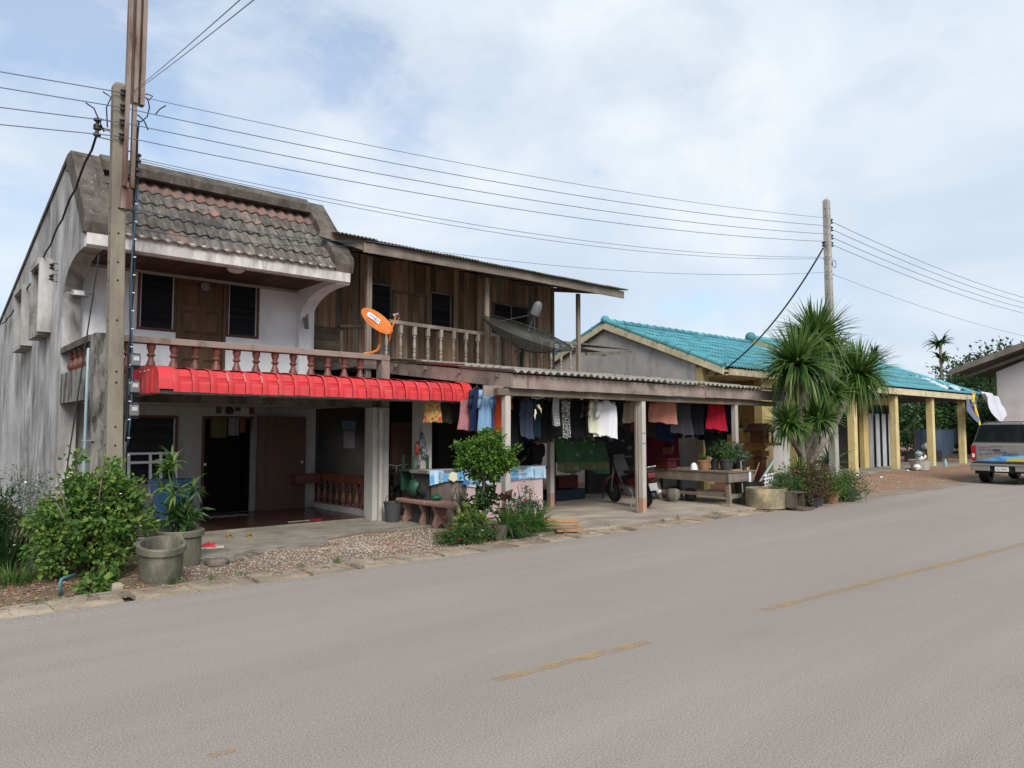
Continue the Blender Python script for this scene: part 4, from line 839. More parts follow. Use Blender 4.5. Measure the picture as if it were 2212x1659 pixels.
for z in (2.66, 2.29, 1.97):
    m_ = part('meter', M['grey_plastic'], LP, lambda m: m.box(2.47, 2.62, 10.93, 11.03, z - .11, z + .11), bevel=.01)
    part('meter_cover', M['meter_glass'], m_, lambda m: m.box(2.49, 2.61, 10.86, 10.928, z - .07, z + .08), bevel=.012)
    part('meter_dial', M['alu'], m_, lambda m: m.box(2.515, 2.585, 10.853, 10.858, z + .0, z + .055))
RPX, RPY = 18.75, 8.85
RP = pole('utility_pole', 'pale concrete utility pole rising behind the spiky-leaved tree', RPX, RPY, 7.82, (-.02, 0), .205, .15, M['pole_conc_pale'], [4.6, 5.0, 5.3, 5.7, 5.9, 6.1, 6.3, 6.6, 6.9, 7.1, 7.4, 7.6])
RZs = [7.31, 7.10, 6.88, 6.68]
rack(RP, RPX + .22, RPY, RZs, 1); rack(RP, RPX - .28, RPY - .02, [6.60], -1)
part('hooks', M['grey_steel'], RP, lambda m: m.tube([(RPX - .3, RPY, 6.2), (RPX - .1, RPY, 6.22), (RPX + .15, RPY, 6.26), (RPX + .25, RPY, 6.3)], .012, 5).tube([(RPX - .2, RPY, 5.8), (RPX + .3, RPY, 5.88)], .014, 5))
part('wire_coil', M['cable'], RP, lambda m: m.tube([(RPX + .12 + .10 * math.cos(t), RPY - .1, 6.12 + .10 * math.sin(t)) for t in [q * .4 for q in range(17)]], .008, 5), smooth='all')
def wire(label, a, b, sag, r=.006, m='cable_grey', n=26, group='overhead lines', name='overhead_wire'):
    a, b = Vector(a), Vector(b); w = MB()
    w.tube([a + (b - a) * (i / n) - Vector((0, 0, sag * 4 * (i / n) * (1 - i / n))) for i in range(n + 1)], r, 6)
    return tag(w.build(name, M[m], smooth='all'), label, 'wire', group)
ordn = ('topmost', 'second from the top', 'third from the top', 'lowest')
for k in range(4):
    wire(f'{ordn[k]} of the four power lines between the two utility poles', (2.27, 10.86, LZ[k]), (RPX - .1, RPY - .12, RZs[k]), .22 + .02 * k, .0065 if k else .005)
    a = at(0, (153, 187, 230, 267)[k], y=11.0); d = (a - Vector((2.27, 10.86, LZ[k])))
    wire(f'{ordn[k]} of the four power lines leaving the picture at the left', (2.27, 10.86, LZ[k]), Vector((2.27, 10.86, LZ[k])) + d * 6, .02, .007)
    wire(f'{ordn[k]} of the four power lines running right from the far pole', (RPX + .24, RPY, RZs[k]), (44, RPY - 1.2, 7.4 - .21 * k), .45, .0075)
for k in range(2):
    e_ = at((500, 528)[k], 0, y=4.5); s_ = Vector((2.40 + .02 * k, 10.84, 6.42))
    wire(('left', 'right')[k] + ' of two wires rising from the near pole over the road', s_, s_ + (e_ - s_) * 2.2, .05, .0036)
    wire(('upper', 'lower')[k] + ' of the thin pair of service wires between the poles', (2.52, 10.95, 5.52 - .03 * k), (RPX - .1, RPY - .1, 6.27 - .03 * k), .38 + .06 * k, .005)
    wire(('upper', 'lower')[k] + ' blue wire from the near pole to the wooden roof corner', (2.46, 10.9, 4.78 - .28 * k), at(772, 522 + 8 * k, y=12.68), .10, .006, 'cable_blue')
wire('thin wire from the wooden roof corner to the far pole', at(790, 520, y=12.66), (RPX - .1, RPY - .1, 5.87), .30, .005)
wire('single low wire running right from the far pole', (RPX + .3, RPY, 5.87), (44, RPY - 1.5, 5.6), .4, .005)
wire('thick black service cable drooping to the turquoise roof house', (RPX - .3, RPY - .02, 6.5), (17.55, 11.6, 3.25), .42, .022, 'cable')
w = MB(); pts = [Vector((1.99, 10.95, 5.72)).lerp(Vector((2.12, 22.5, 4.42)), i / 30) - Vector((0, 0, .35 * 4 * (i / 30) * (1 - i / 30))) for i in range(31)]
w.tube([p + Vector((.012 * math.sin(i * 2.1), 0, .012 * math.cos(i * 2.1))) for i, p in enumerate(pts)], .016, 6); tag(w.build('service_cable', M['cable'], smooth='all'), 'twisted black cable from near pole along the stained side wall', 'wire')
wire('thin stay cable slanting down past the balcony to the bush', at(214, 550, y=11.3), at(139, 1050, y=11.4), 0, .010, 'cable')
for k, (pa, pb, pc_) in enumerate([((185, 222), (215, 262), (225, 285)), ((222, 198), (230, 232), (232, 275))]):
    w = MB(); w.tube([at(*pa, y=10.9), at(pa[0] + 18, pa[1] + 12, y=10.9), at(*pb, y=10.9), at(*pc_, y=10.93)], .009, 6); tag(w.build('jumper_wire', M['cable'], smooth='all'), ('looping jumper wire left of the near pole, outer one', 'looping jumper wire left of the near pole, inner one')[k], 'wire')
for k, pts in enumerate([[(288, 210), (291, 240), (292, 259), (305, 263), (318, 252), (323, 232), (320, 217), (310, 206), (317, 203), (330, 208), (322, 216)], [(288, 243), (300, 250), (312, 262), (320, 281)], [(335, 248), (345, 236), (358, 228)]]):
    w = MB(); w.tube([at(*p, y=10.86) for p in pts], .009, 6); tag(w.build('jumper_wire', M['cable'], smooth='all'), ('big looping jumper wire right of the near pole', 'short curved jumper wire right of the near pole', 'faint grey jumper wire between the upper lines')[k], 'wire')
# ================================================================ planting
def foliage(name, parent, c, rad, nclump, nleaf, L, Wd, m, shell=.55, cs=.16, up=.4, flat=0, clip=None, out=.9):
    c = np.array(c, float); rad = np.array(rad, float)
    U = unit(nclump); rr = rng.uniform(shell, 1.0, nclump) ** .8; C = U * rr[:, None] * rad * rng.uniform(.74, 1.16, (nclump, 1))
    idx = rng.integers(0, nclump, nleaf); Q = C[idx] + rng.normal(size=(nleaf, 3)) * cs * rad.mean()
    if clip is not None: Q[:, 2] = np.maximum(Q[:, 2], clip - c[2])
    D = Q / rad * out + unit(nleaf) * .9 + np.array([0, 0, -.1]); N = unit(nleaf) * .7 + np.array([0, 0, up]) + Q / rad * .5
    me = leaves_mesh(name, Q + c, D, N, rng.uniform(.5, 1.3, nleaf) * L, rng.uniform(.7, 1.2, nleaf) * Wd, m)
    if parent is None: return link(name, me)
    o = link(name, me, parent, (0, 0, 0)); return o
def stems(parent, base, tops, r=.012, m='bark', name='stem'):
    b = MB()
    for t in tops:
        t = Vector(t); q = Vector(base); mid = q.lerp(t, .5) + Vector((random.uniform(-.05, .05), random.uniform(-.05, .05), .03)); b.tube([q, mid, t], [r, r * .8, r * .5], 5)
    return b.build(name, M[m], parent, smooth='all')
def plant(name, label, cat, base, group=None): return thing(name, label, cat, base, group)
def blades(name, parent, base, n, L, Wd, m, spread=1.0, arch=.6, seg=5, up0=.9, twist=.3, ring=.02, minel=-20, maxel=85):
    """strap leaves: arching blades rooted round a point"""
    vs, fs = [], []; base = Vector(base)
    for i in range(n):
        az = random.uniform(0, 6.283); el = R(random.uniform(minel, maxel)); l = L * random.uniform(.55, 1.15); w = Wd * random.uniform(.7, 1.1)
        h = Vector((math.cos(az), math.sin(az), 0)); sd = Vector((-math.sin(az), math.cos(az), 0)); p = base + h * ring * random.random(); d = h * math.cos(el) * spread + Vector((0, 0, math.sin(el))); d.normalize()
        k = len(vs)
        for s_ in range(seg + 1):
            t = s_ / seg; ww = w * (1 - t) ** .7 * (.45 + .55 * min(1, t * 4)) / 2; nrm = sd.cross(d)
            vs += [p - sd * ww + nrm * ww * .5, p, p + sd * ww + nrm * ww * .5] if s_ < seg else [p, p, p]
            p = p + d * (l / seg); d = (d + Vector((0, 0, -arch / seg * (1 + t)))).normalized()
        for s_ in range(seg):
            a = k + s_ * 3; fs += [(a, a + 1, a + 4, a + 3), (a + 1, a + 2, a + 5, a + 4)]
    me = bpy.data.meshes.new(name); o_ = ORG[parent.name] if parent else Vector((0, 0, 0))
    me.from_pydata([tuple(v - o_) for v in vs], [], fs); me.materials.append(m); me.validate()
    return link(name, me, parent)
def flowers(parent, pts, r, m, name='flower'):
    b = MB()
    for k in range(5): b.ball((r * .6 * math.cos(k * 1.257), r * .6 * math.sin(k * 1.257), 0), r * .55, 6, (1, 1, .5))
    me = b.local(m)
    for p in pts: link(name, me, parent, p, (R(random.uniform(-40, 40)), R(random.uniform(-40, 40)), 0))

# big bush at the left
B = plant('leafy_bush', 'large bright green leafy bush beside the two concrete pots', 'bush', (1.75, 9.55, 0))
foliage('foliage', B, (1.86, 9.6, .66), (.62, .64, .70), 110, 5200, .080, .054, M['leaf_bush'], .35, .10, clip=.03)
foliage('foliage', B, (2.02, 9.75, .92), (.38, .40, .32), 36, 1300, .080, .054, M['leaf_bush'], .3, .13)
foliage('foliage', B, (1.50, 9.4, .42), (.26, .32, .36), 30, 800, .080, .054, M['leaf_bush'], .3, .13, clip=.03)
stems(B, (1.8, 9.6, 0), [(1.8 + random.uniform(-.5, .5), 9.6 + random.uniform(-.5, .5), random.uniform(.6, 1.5)) for _ in range(22)], .014)
P = np.array([1.78, 9.6, .75]) + unit(16) * [.85, .8, .75]; P[:, 2] = np.maximum(P[:, 2], .25)
flowers(B, [tuple(p) for p in P if p[1] < 9.9], .012, M['flower_white'])
W_ = plant('dark_feathery_weed', 'dark feathery weed clump at the left edge before the stained wall', 'plant', (1.05, 10.4, 0))
blades('foliage', W_, (1.08, 10.5, .05), 160, .75, .03, M['leaf_dark'], .6, .5, minel=30, ring=.25); foliage('tuft', W_, (1.05, 10.55, .62), (.18, .2, .38), 34, 1100, .12, .022, M['leaf_dark'], .2, .2)
W_ = plant('tall_thin_weeds', 'tall thin grey flowering weeds against the stained side wall', 'plant', (1.1, 11.6, 0))
stems(W_, (1.4, 11.9, 0), [(1.34, 11.8, 1.25), (1.5, 12, 1.1), (1.65, 11.8, 1.15)], .008, 'leaf_grey')
for tx, ty, tz in ((1.34, 11.8, .95), (1.5, 12, .8), (1.65, 11.8, .85)): foliage('tuft', W_, (tx, ty, tz), (.08, .08, .36), 20, 220, .06, .014, M['leaf_grey'], .1, .3)
W_ = plant('grass_tuft', 'long grass tuft under the left side of the big bush', 'plant', (1.0, 9.0, 0)); blades('foliage', W_, (1.12, 9.75, .02), 240, .30, .016, M['leaf_grass'], .9, .9, ring=.35, minel=20)
W_ = plant('grass_tuft', 'upright sword-leaved tuft between the bush and stained wall', 'plant', (1.6, 11.2, 0)); blades('foliage', W_, (1.72, 11.3, .02), 50, .85, .05, M['leaf_mid'], .5, .4, ring=.15, minel=40)
W_ = plant('broad_leaf_weed', 'low broad-leaved weed at the foot of the big bush', 'plant', (1.75, 8.72, 0)); foliage('foliage', W_, (1.75, 8.75, .10), (.22, .14, .09), 14, 90, .12, .09, M['leaf_bush'], .2, .2, clip=.02)
W_ = plant('small_weed', 'small weed at the front foot of the empty pot', 'plant', (2.45, 8.55, 0)); foliage('foliage', W_, (2.5, 8.55, .03), (.12, .05, .03), 8, 80, .035, .02, M['leaf_mid'], .2, .2, clip=.02)

# concrete pots
def conc_pot(name, label, c, r, h, soil):
    T = thing(name, label, 'pot', c); x_, y_, z_ = c
    part('pot_body', M['pot_grey'], T, lambda m: m.lathe([(r * .90, 0), (r * .95, h * .4), (r * .97, h - .085), (r * 1.0, h - .08), (r * 1.09, h - .075), (r * 1.10, h - .01), (r * 1.06, h), (r * .93, h), (r * .90, h - .03), (r * .86, soil), (0, soil)], 36, c), smooth=True)
    return T
conc_pot('concrete_pot', 'empty round concrete pot with thick rim at the kerb', (2.40, 8.86, .02), .238, .43, .06).rotation_euler = (R(11), R(-2), 0)
PT = conc_pot('concrete_pot', 'round concrete pot holding a lance-leaved plant', (2.86, 9.75, 0), .265, .45, .40)
part('soil', M['earth_dark'], PT, lambda m: m.lathe([(.225, .402), (.1, .415), (0, .42)], 20, (2.86, 9.75, 0)))
Q = plant('lance_leaved_plant', 'yellow-green lance-leaved plant growing in the rear concrete pot', 'plant', (2.86, 9.75, .45))
tops = [(2.86 + random.uniform(-.2, .2), 9.75 + random.uniform(-.18, .18), random.uniform(.85, 1.32)) for _ in range(8)]
stems(Q, (2.86, 9.75, .44), tops, .012, 'leaf_mid')
for i, t in enumerate(tops): blades('leaves', Q, t, 16, .26, .045, M['leaf_lime'] if i % 2 else M['leaf_mid'], 1, 1.1, minel=-25, maxel=70, seg=4)
foliage('lower_leaves', Q, (2.86, 9.75, .62), (.26, .26, .16), 25, 220, .17, .05, M['leaf_mid'], .2, .2)

# round-headed topiary with vines on its stem, and the flower bed under it
T = plant('topiary_tree', 'small round-headed glossy green tree in front of the pink counter', 'tree', (7.05, 8.82, 0))
tc_ = at(1048, 985, x=7.05)
CT = (7.05, 8.82, tc_.z - .05)
foliage('crown', T, CT, (.45, .43, .34), 150, 6200, .062, .040, M['leaf_topiary'], .62, .10)
tag(foliage('crown_top', T, (CT[0] + .1, CT[1], CT[2] + .30), (.24, .2, .14), 24, 500, .062, .040, M['leaf_topiary'], .3, .25), kind='stuff')
foliage('crown', T, (CT[0] + .36, CT[1] - .28, CT[2] + .03), (.10, .08, .16), 12, 90, .07, .045, M['leaf_topiary'], .3, .3)
part('trunk', M['bark'], T, lambda m: m.tube([(7.03, 8.82, 0), (7.06, 8.83, .4), (7.03, 8.82, .75), (7.05, 8.82, CT[2])], [.035, .03, .026, .02], 7).tube([(7.04, 8.82, CT[2] - .35), (6.9, 8.82, CT[2] - .1)], .015, 5).tube([(7.04, 8.82, CT[2] - .35), (7.2, 8.75, CT[2] - .05)], .015, 5), smooth='all')
foliage('stem_vine', T, (7.06, 8.8, .66), (.11, .11, .28), 26, 300, .085, .065, M['leaf_dark'], .3, .2)
F = plant('variegated_shrub', 'pale variegated broad-leaved shrub left of the topiary stem', 'plant', (6.95, 8.95, 0)); foliage('foliage', F, (6.92, 8.98, .30), (.25, .2, .22), 26, 170, .14, .09, M['leaf_lime'], .25, .2, clip=.05); stems(F, (6.92, 8.95, 0), [(6.8, 8.95, .5), (7.0, 8.9, .5)], .012)
F = plant('gnarled_shrub', 'gnarled bare-branched shrub against the pink counter', 'plant', (7.0, 9.4, 0))
def gnarl(m):
    base = Vector((6.98, 9.4, 0)); tops_ = [Vector((6.85, 9.4, .62))]
    m.tube([base, (7.02, 9.4, .3), (6.95, 9.38, .5), (6.84, 9.36, .58)], [.05, .045, .04, .03], 7)
    for a in range(7):
        p = Vector((6.93 + random.uniform(-.06, .06), 9.38, .52)); pts = [p]
        for _ in range(4): p = p + Vector((random.uniform(-.09, .09), random.uniform(-.07, .05), random.uniform(.02, .11))); pts.append(p)
        m.tube(pts, [.018, .015, .012, .010, .007], 5)
part('branches', M['bark_pale'], F, gnarl, smooth='all'); foliage('leaves', F, (7.08, 9.35, .5), (.13, .1, .2), 14, 60, .12, .05, M['leaf_mid'], .2, .3)
F = plant('caladium', 'red-veined caladium leaves by the carport corner post', 'plant', (7.6, 8.95, 0)); foliage('leaves', F, (7.55, 8.95, .48), (.14, .10, .12), 8, 15, .18, .13, M['leaf_caladium'], .3, .3); stems(F, (7.6, 8.95, 0), [(7.55, 8.95, .6), (7.68, 8.9, .62), (7.62, 9.0, .55)], .008, 'leaf_red')
F = plant('rose_bush', 'grey-green rose bush with one pink-red bloom beside the carport', 'plant', (7.95, 8.95, 0)); foliage('foliage', F, (7.98, 8.92, .40), (.36, .22, .24), 60, 800, .06, .035, M['leaf_grey'], .25, .18, clip=.08); stems(F, (7.95, 8.95, 0), [(7.95 + random.uniform(-.3, .3), 8.95 + random.uniform(-.15, .15), random.uniform(.5, .8)) for _ in range(9)], .008, 'leaf_mid')
foliage('foliage', F, (8.0, 8.9, .68), (.10, .05, .14), 8, 70, .05, .03, M['leaf_grey'], .2, .3)
flowers(F, [(7.82, 8.70, .60)], .032, M['flower_red']); flowers(F, [(7.68, 8.70, .27), (8.2, 8.8, .6)], .024, M['flower_white'])
F = plant('strap_leaf_clump', 'dark green clump of arching strap leaves at the kerb', 'plant', (7.75, 8.72, 0))
for bx, by in ((7.4, 8.72), (7.75, 8.70), (8.05, 8.74)): blades('leaves', F, (bx, by, .12), 210, .52, .026, M['leaf_grass'], 1.0, 1.3, ring=.12, minel=15)
F = plant('low_flower_patch', 'low ferny green patch with tiny red flowers at the gravel edge', 'plant', (6.6, 8.8, 0)); foliage('foliage', F, (6.62, 8.84, .12), (.52, .26, .17), 90, 3600, .05, .018, M['leaf_mid'], .2, .12, clip=.02); flowers(F, [(6.35, 8.75, .26), (6.28, 8.8, .42), (6.2, 8.72, .1), (7.1, 8.62, .22), (6.45, 8.66, .1)], .018, M['flower_red']); flowers(F, [(6.85, 8.62, .2)], .018, M['flower_white'])
pot = thing('broken_clay_pot', 'split clay pot half hidden below the strap-leaf clump', 'pot', (7.25, 8.60, 0)); part('pot_body', M['stone'], pot, lambda m: m.lathe([(.09, 0), (.12, .2), (.13, .26), (.11, .26), (.1, .1), (0, .08)], 12, (7.22, 8.64, 0)))
pot = thing('black_planter', 'black plastic planter under the strap-leaf clump', 'pot', (7.55, 8.60, 0)); part('pot_body', M['black_plastic'], pot, lambda m: m.lathe([(.12, 0), (.15, .2), (.16, .22), (.14, .22), (.13, .18), (0, .18)], 14, (7.55, 8.62, 0)), smooth=True)

# spiky-leaved dracaena by the far pole
DR = plant('dracaena_tree', 'tall branching tree with spiky rosettes of drooping sword leaves by the far pole', 'tree', (17.1, 8.7, 0))
db = at(1733, 1000, y=8.75); bx, by = db.x, 8.75
def limb(m, pts, r0, r1):
    n = len(pts); m.tube(pts, [r0 + (r1 - r0) * i / (n - 1) for i in range(n)], 8)
hd = {k: at(u, v, y=yy) for k, (u, v, yy) in dict(A=(1762, 735, 8.95), B=(1722, 790, 8.5), C=(1850, 815, 8.6), D=(1768, 905, 8.4), E=(1702, 915, 8.6), F=(1795, 850, 8.75), G=(1790, 770, 9.0)).items()}
def trunks(m):
    b0 = Vector((bx, by, 0)); k1 = b0 + Vector((-.08, -.05, .95)); k2 = b0 + Vector((.22, .05, .8))
    limb(m, [b0, b0 + Vector((-.03, 0, .5)), k1, k1 + Vector((-.10, 0, .45)), hd['B'] + Vector((0, 0, -.55)), hd['B']], .13, .07)
    limb(m, [b0 + Vector((.08, 0, 0)), b0 + Vector((.12, .05, .5)), k2, k2.lerp(hd['C'], .5) + Vector((.1, 0, -.15)), hd['C']], .14, .07)
    limb(m, [k2, k2.lerp(hd['A'], .4) + Vector((.05, .05, 0)), hd['A']], .11, .07)
    limb(m, [k1, k1.lerp(hd['D'], .6), hd['D']], .07, .05); limb(m, [k1 + Vector((-.02, 0, .1)), k1.lerp(hd['E'], .6) + Vector((-.1, 0, 0)), hd['E']], .06, .045)
    limb(m, [k2, k2.lerp(hd['F'], .7), hd['F']], .09, .06)
part('trunk', M['bark_pale'], DR, trunks, smooth='all')
for k, n, L, dn in (('A', 420, 1.12, -10), ('G', 150, .85, 10), ('B', 400, 1.1, -10), ('C', 440, 1.12, -10), ('D', 150, .75, 0), ('E', 150, .7, -10), ('F', 130, .75, -10)):
    blades('rosette', DR, hd[k], int(n * 1.2), L * 1.0, .085, M['leaf_drac'], 1, .62, seg=6, minel=dn - 5, maxel=86, ring=.16)
    blades('drooping_leaves', DR, hd[k] + Vector((0, 0, -.08)), int(n * (.55 if k in 'BC' else .38)), L * .95, .08, M['leaf_drac'], 1, 2.4, seg=7, minel=-50, maxel=45, ring=.14)

# weeds in the drain joints
jw = thing('kerb_weeds', 'thin line of small weeds rooted along the drain slabs', 'weeds', (8, 8.47, 0))
for k in range(26):
    x_ = random.uniform(-.5, 17); o_ = blades('tuft', jw, (x_, 8.44 + random.uniform(-.03, .06), .02), random.randint(8, 26), random.uniform(.05, .13), .010, M['leaf_grass'], 1, .8, seg=3, minel=20, ring=.05)
# cluster of potted plants between the trough and the earth yard
def pot_round(name, label, c, r, h, m, group=None, rim=True):
    T = thing(name, label, 'pot', c, group)
    part('pot_body', M[m], T, lambda q: q.lathe([(r * .72, 0), (r * .97, h * .86), (r * 1.08, h * .87), (r * 1.08, h), (r * .95, h), (r * .9, h * .82), (0, h * .82)], 18, c), smooth=True)
    part('soil', M['earth_dark'], T, lambda q: q.lathe([(r * .89, h * .83), (0, h * .86)], 14, c)); return T
def potted(pot_label, plant_label, c, r, h, pm, lm, rad, zc, n, L, Wd, pname='flower_pot', plname='potted_shrub'):
    pot_round(pname, pot_label, c, r, h, pm)
    Q = plant(plname, plant_label, 'plant', (c[0], c[1], c[2] + h)); rad = tuple(r_ * (1.2 if c[2] < .1 else 1) for r_ in rad); n = int(n * 1.25)
    foliage('foliage', Q, (c[0], c[1], c[2] + zc - (.06 if c[2] < .1 else 0)), rad, max(12, n // 25), n, L, Wd, M[lm], .25, .17, clip=c[2] + h * .3)
    stems(Q, (c[0], c[1], c[2] + h * .8), [(c[0] + random.uniform(-.5, .5) * rad[0], c[1] + random.uniform(-.5, .5) * rad[1], c[2] + zc + random.uniform(-.2, .6) * rad[2]) for _ in range(6)], .008); return Q
q = potted('black planter with the ferny rose shrub, nearest the wooden crate', 'ferny green shrub with pink blooms behind the wooden crate', (15.35, 8.25, 0), .17, .26, 'black_plastic', 'leaf_mid', (.52, .36, .40), .50, 1900, .07, .028)
flowers(q, [(15.0, 7.95, .82), (15.15, 7.95, .80)], .035, M['flower_pink'])
potted('dark grey planter holding the reddish-brown shrub', 'reddish-brown leaved shrub in the middle of the pot cluster', (16.0, 8.0, 0), .20, .28, 'grey_plastic', 'leaf_red', (.42, .30, .46), .58, 1700, .06, .04)
potted('small black pot with golden trailing plant at the road edge', 'small golden-brown trailing plant at the road edge', (15.55, 7.85, 0), .16, .22, 'black_plastic', 'leaf_red', (.28, .2, .20), .30, 500, .05, .035)
potted('brown clay pot below the bright bushy herb', 'bright bushy green herb right of the red-brown shrub', (16.75, 8.0, 0), .19, .28, 'terracotta', 'leaf_topiary', (.42, .32, .34), .46, 1500, .055, .03)
potted('dark plastic pot under the last bushy plant', 'rounded dark green bush, last of the kerbside pot cluster', (17.55, 7.95, 0), .18, .26, 'grey_plastic', 'leaf_mid', (.44, .34, .36), .40, 1700, .05, .03)
q = potted('black pot at the back of the cluster', 'spreading pale-flowered shrub at the back of the pot cluster', (17.3, 8.75, 0), .2, .26, 'black_plastic', 'leaf_mid', (.55, .35, .32), .72, 1300, .06, .03)
flowers(q, [(17.6, 8.4, .85), (17.75, 8.45, .7)], .03, M['flower_white'])
q = plant('bird_nest_fern', 'spray of long strappy fern leaves above the pot cluster', 'plant', (16.5, 8.7, .4)); blades('leaves', q, (16.55, 8.65, .65), 60, .5, .05, M['leaf_lime'], .9, .9, minel=25, ring=.08); stems(q, (16.55, 8.65, 0), [(16.55, 8.65, .66)], .03)
bo = MB(); bo.ball((16.3, 9.0, .42), .30, 12, (1.4, 1, .62)); tag(bo.build('boulder', M['stone'], smooth='all'), 'grey rounded boulder behind the pot cluster by the spiky tree', 'rock')
bo = MB(); bo.ball((16.95, 8.72, .62), .17, 10, (1.3, .8, .7)); bo.ball((16.95, 8.72, .35), .22, 10, (1, .8, 1.2)); tag(bo.build('boulder', M['concrete_pale'], smooth='all'), 'pale tan rock at the foot of the spiky tree', 'rock')
# concrete ring trough with buckets, pipes and laths behind
T = thing('ring_trough', 'low stained concrete ring used as a water trough beside the table', 'trough', (14.62, 8.42, .02))
part('ring', M['ring_pot'], T, lambda m: m.lathe([(.44, 0), (.44, .40), (.43, .42), (.38, .42), (.37, .05), (0, .04)], 40, (14.62, 8.42, .03)), smooth=True)
part('water', mat('dark_water', (.02, .025, .02), rough=.05, spec=.5), T, lambda m: m.lathe([(.372, .30), (0, .301)], 30, (14.62, 8.42, .03)))
b = MB(); b.lathe([(.26, 0), (.30, .30), (.31, .31), (.28, .31), (.25, .06), (0, .05)], 20, (14.9, 9.05, .24)); tag(b.build('black_basin', M['black_plastic'], smooth=True), 'black plastic basin propped behind the ring trough', 'basin')
b = MB(); b.lathe([(.22, 0), (.24, .2), (.1, .21)], 14, (14.9, 9.05, .03)); tag(b.build('basin_stand', M['stone'], smooth=True), 'squat stone stand beneath the black basin', 'stand')
def stick(name, label, a, b_, r, m, cat):
    q = MB(); q.tube([a, b_], r, 8); return tag(q.build(name, M[m]), label, cat)
stick('bamboo_lath', 'pale upright bamboo lath behind the ring trough', (14.62, 9.0, .3), at(1677, 1005, y=9.05) * 0 + Vector((14.60, 9.02, 1.02)), .018, 'post_wood', 'stick')
stick('blue_pipe', 'thin upright blue plastic pipe behind the ring trough', (14.78, 8.98, .3), (14.84, 9.0, .86), .016, 'pvc_blue', 'pipe')
stick('blue_pipe', 'long slanting blue plastic pipe behind the ring trough', (14.92, 8.85, .4), (15.55, 8.75, 1.0), .024, 'pvc_blue', 'pipe')
stick('brown_stick', 'slanting brown stick leaning on the spirit house post', (14.85, 8.95, .4), (15.35, 9.0, .95), .014, 'table_wood', 'stick')
b = MB(); b.box(14.80, 14.87, 8.93, 8.97, .32, .80); tag(b.build('white_board', M['white_plastic']), 'narrow white board standing behind the ring trough', 'board')
LT = thing('white_lattice', 'white plastic lattice crate half hidden by the ferny shrub', 'crate', (15.2, 8.75, .3))
part('lattice', M['white_plastic'], LT, lambda m: [m.beam((15.1 + .1 * k, 8.72, .40), (15.16 + .1 * k, 8.72, .72), .012, .03) for k in range(4)] + [m.beam((15.08, 8.735, .44 + .08 * k), (15.45, 8.735, .47 + .08 * k), .012, .03) for k in range(4)])
C = thing('wooden_crate', 'small open wooden crate lying on its side beside the ring trough', 'crate', (14.75, 7.85, 0))
cr = [(14.62, 7.72), (14.92, 7.72)]
def crate(m): m.box(14.60, 14.94, 7.72, 7.98, .06, .085).box(14.60, 14.94, 7.72, 7.98, .37, .395).box(14.60, 14.625, 7.72, 7.98, .086, .369).box(14.915, 14.94, 7.72, 7.98, .086, .369).box(14.626, 14.914, 7.955, 7.98, .086, .369)
part('crate_frame', M['plank_h'], C, crate)
b = MB(); b.box(14.66, 15.16, 7.60, 7.86, .005, .055); tag(b.build('timber_offcut', M['plank_h']), 'short timber offcut lying under the wooden crate', 'timber')

# ---------------------------------------------------------------- carport furniture
TB = thing('work_table', 'long weathered wooden table with splayed legs under the carport', 'table', (14.6, 10.2, 0))
tz = .80
for k in range(4): part('table_board', M['table_wood'], TB, lambda m: m.box(14.0 + k * .27, 14.262 + k * .27, 8.92, 11.8, tz - .03, tz))
part('apron', M['table_wood'], TB, lambda m: m.box(14.02, 14.05, 8.98, 11.7, tz - .24, tz - .032)); part('apron', M['wood_x'], TB, lambda m: m.box(14.0, 15.02, 8.945, 8.975, tz - .24, tz - .032))
for lx, ly, dx in ((14.10, 9.05, -.04), (14.97, 9.05, .03), (14.10, 11.0, .05), (14.97, 11.0, 0)):
    part('leg', M['table_wood'], TB, lambda m: m.beam((lx, ly, tz - .032), (lx + dx, ly - .06, .06), .085, .085, (1, 0, 0)))
part('stretcher', M['table_wood'], TB, lambda m: m.beam((14.10, 9.06, .26), (14.14, 10.95, .26), .04, .07)); part('stretcher', M['wood_x'], TB, lambda m: m.beam((14.1, 9.03, .25), (14.97, 9.03, .22), .03, .10))
b = MB(); b.box(13.93, 14.2, 8.9, 9.1, .05, .085); tag(b.build('foot_block', M['concrete_pale']), 'flat stone block under the front table leg', 'block')
def tpot(label, plabel, x_, y_, r, h, pm, lm, rad, zc, n, L, Wd): potted(label, plabel, (x_, y_, tz + .002), r, h, pm, lm, rad, zc, n, L, Wd)
tpot('terracotta bowl pot on the near side of the table', 'sparse seedlings in the terracotta bowl pot', 14.25, 9.75, .15, .22, 'terracotta', 'leaf_mid', (.12, .12, .1), .28, 90, .05, .03)
tpot('narrow black pot on the table', 'small leafy plant in the narrow black pot', 14.45, 9.6, .10, .22, 'black_plastic', 'leaf_dark', (.2, .18, .2), .40, 260, .08, .04)
tpot('wide dark grey pot at the middle of the table', 'bushy ferny plant in the wide grey table pot', 14.55, 9.35, .17, .24, 'grey_plastic', 'leaf_mid', (.30, .24, .24), .42, 750, .07, .025)
tpot('dark pot on the table corner nearest the trough', 'grey-leaved plant in the corner table pot', 14.85, 9.2, .16, .22, 'black_plastic', 'leaf_grey', (.26, .2, .18), .36, 260, .10, .07)
b = MB(); b.lathe([(.10, 0), (.09, .04), (.085, .10), (.05, .15), (0, .16)], 14, (14.15, 9.95, tz)); tag(b.build('white_bowl', M['white_plastic'], smooth=True), 'upturned white bowl on the table', 'bowl')
b = MB(); b.box(14.3, 14.62, 9.02, 9.1, tz + .001, tz + .03); tag(b.build('wood_scrap', M['new_wood']), 'short pale wood scrap on the table edge', 'timber')
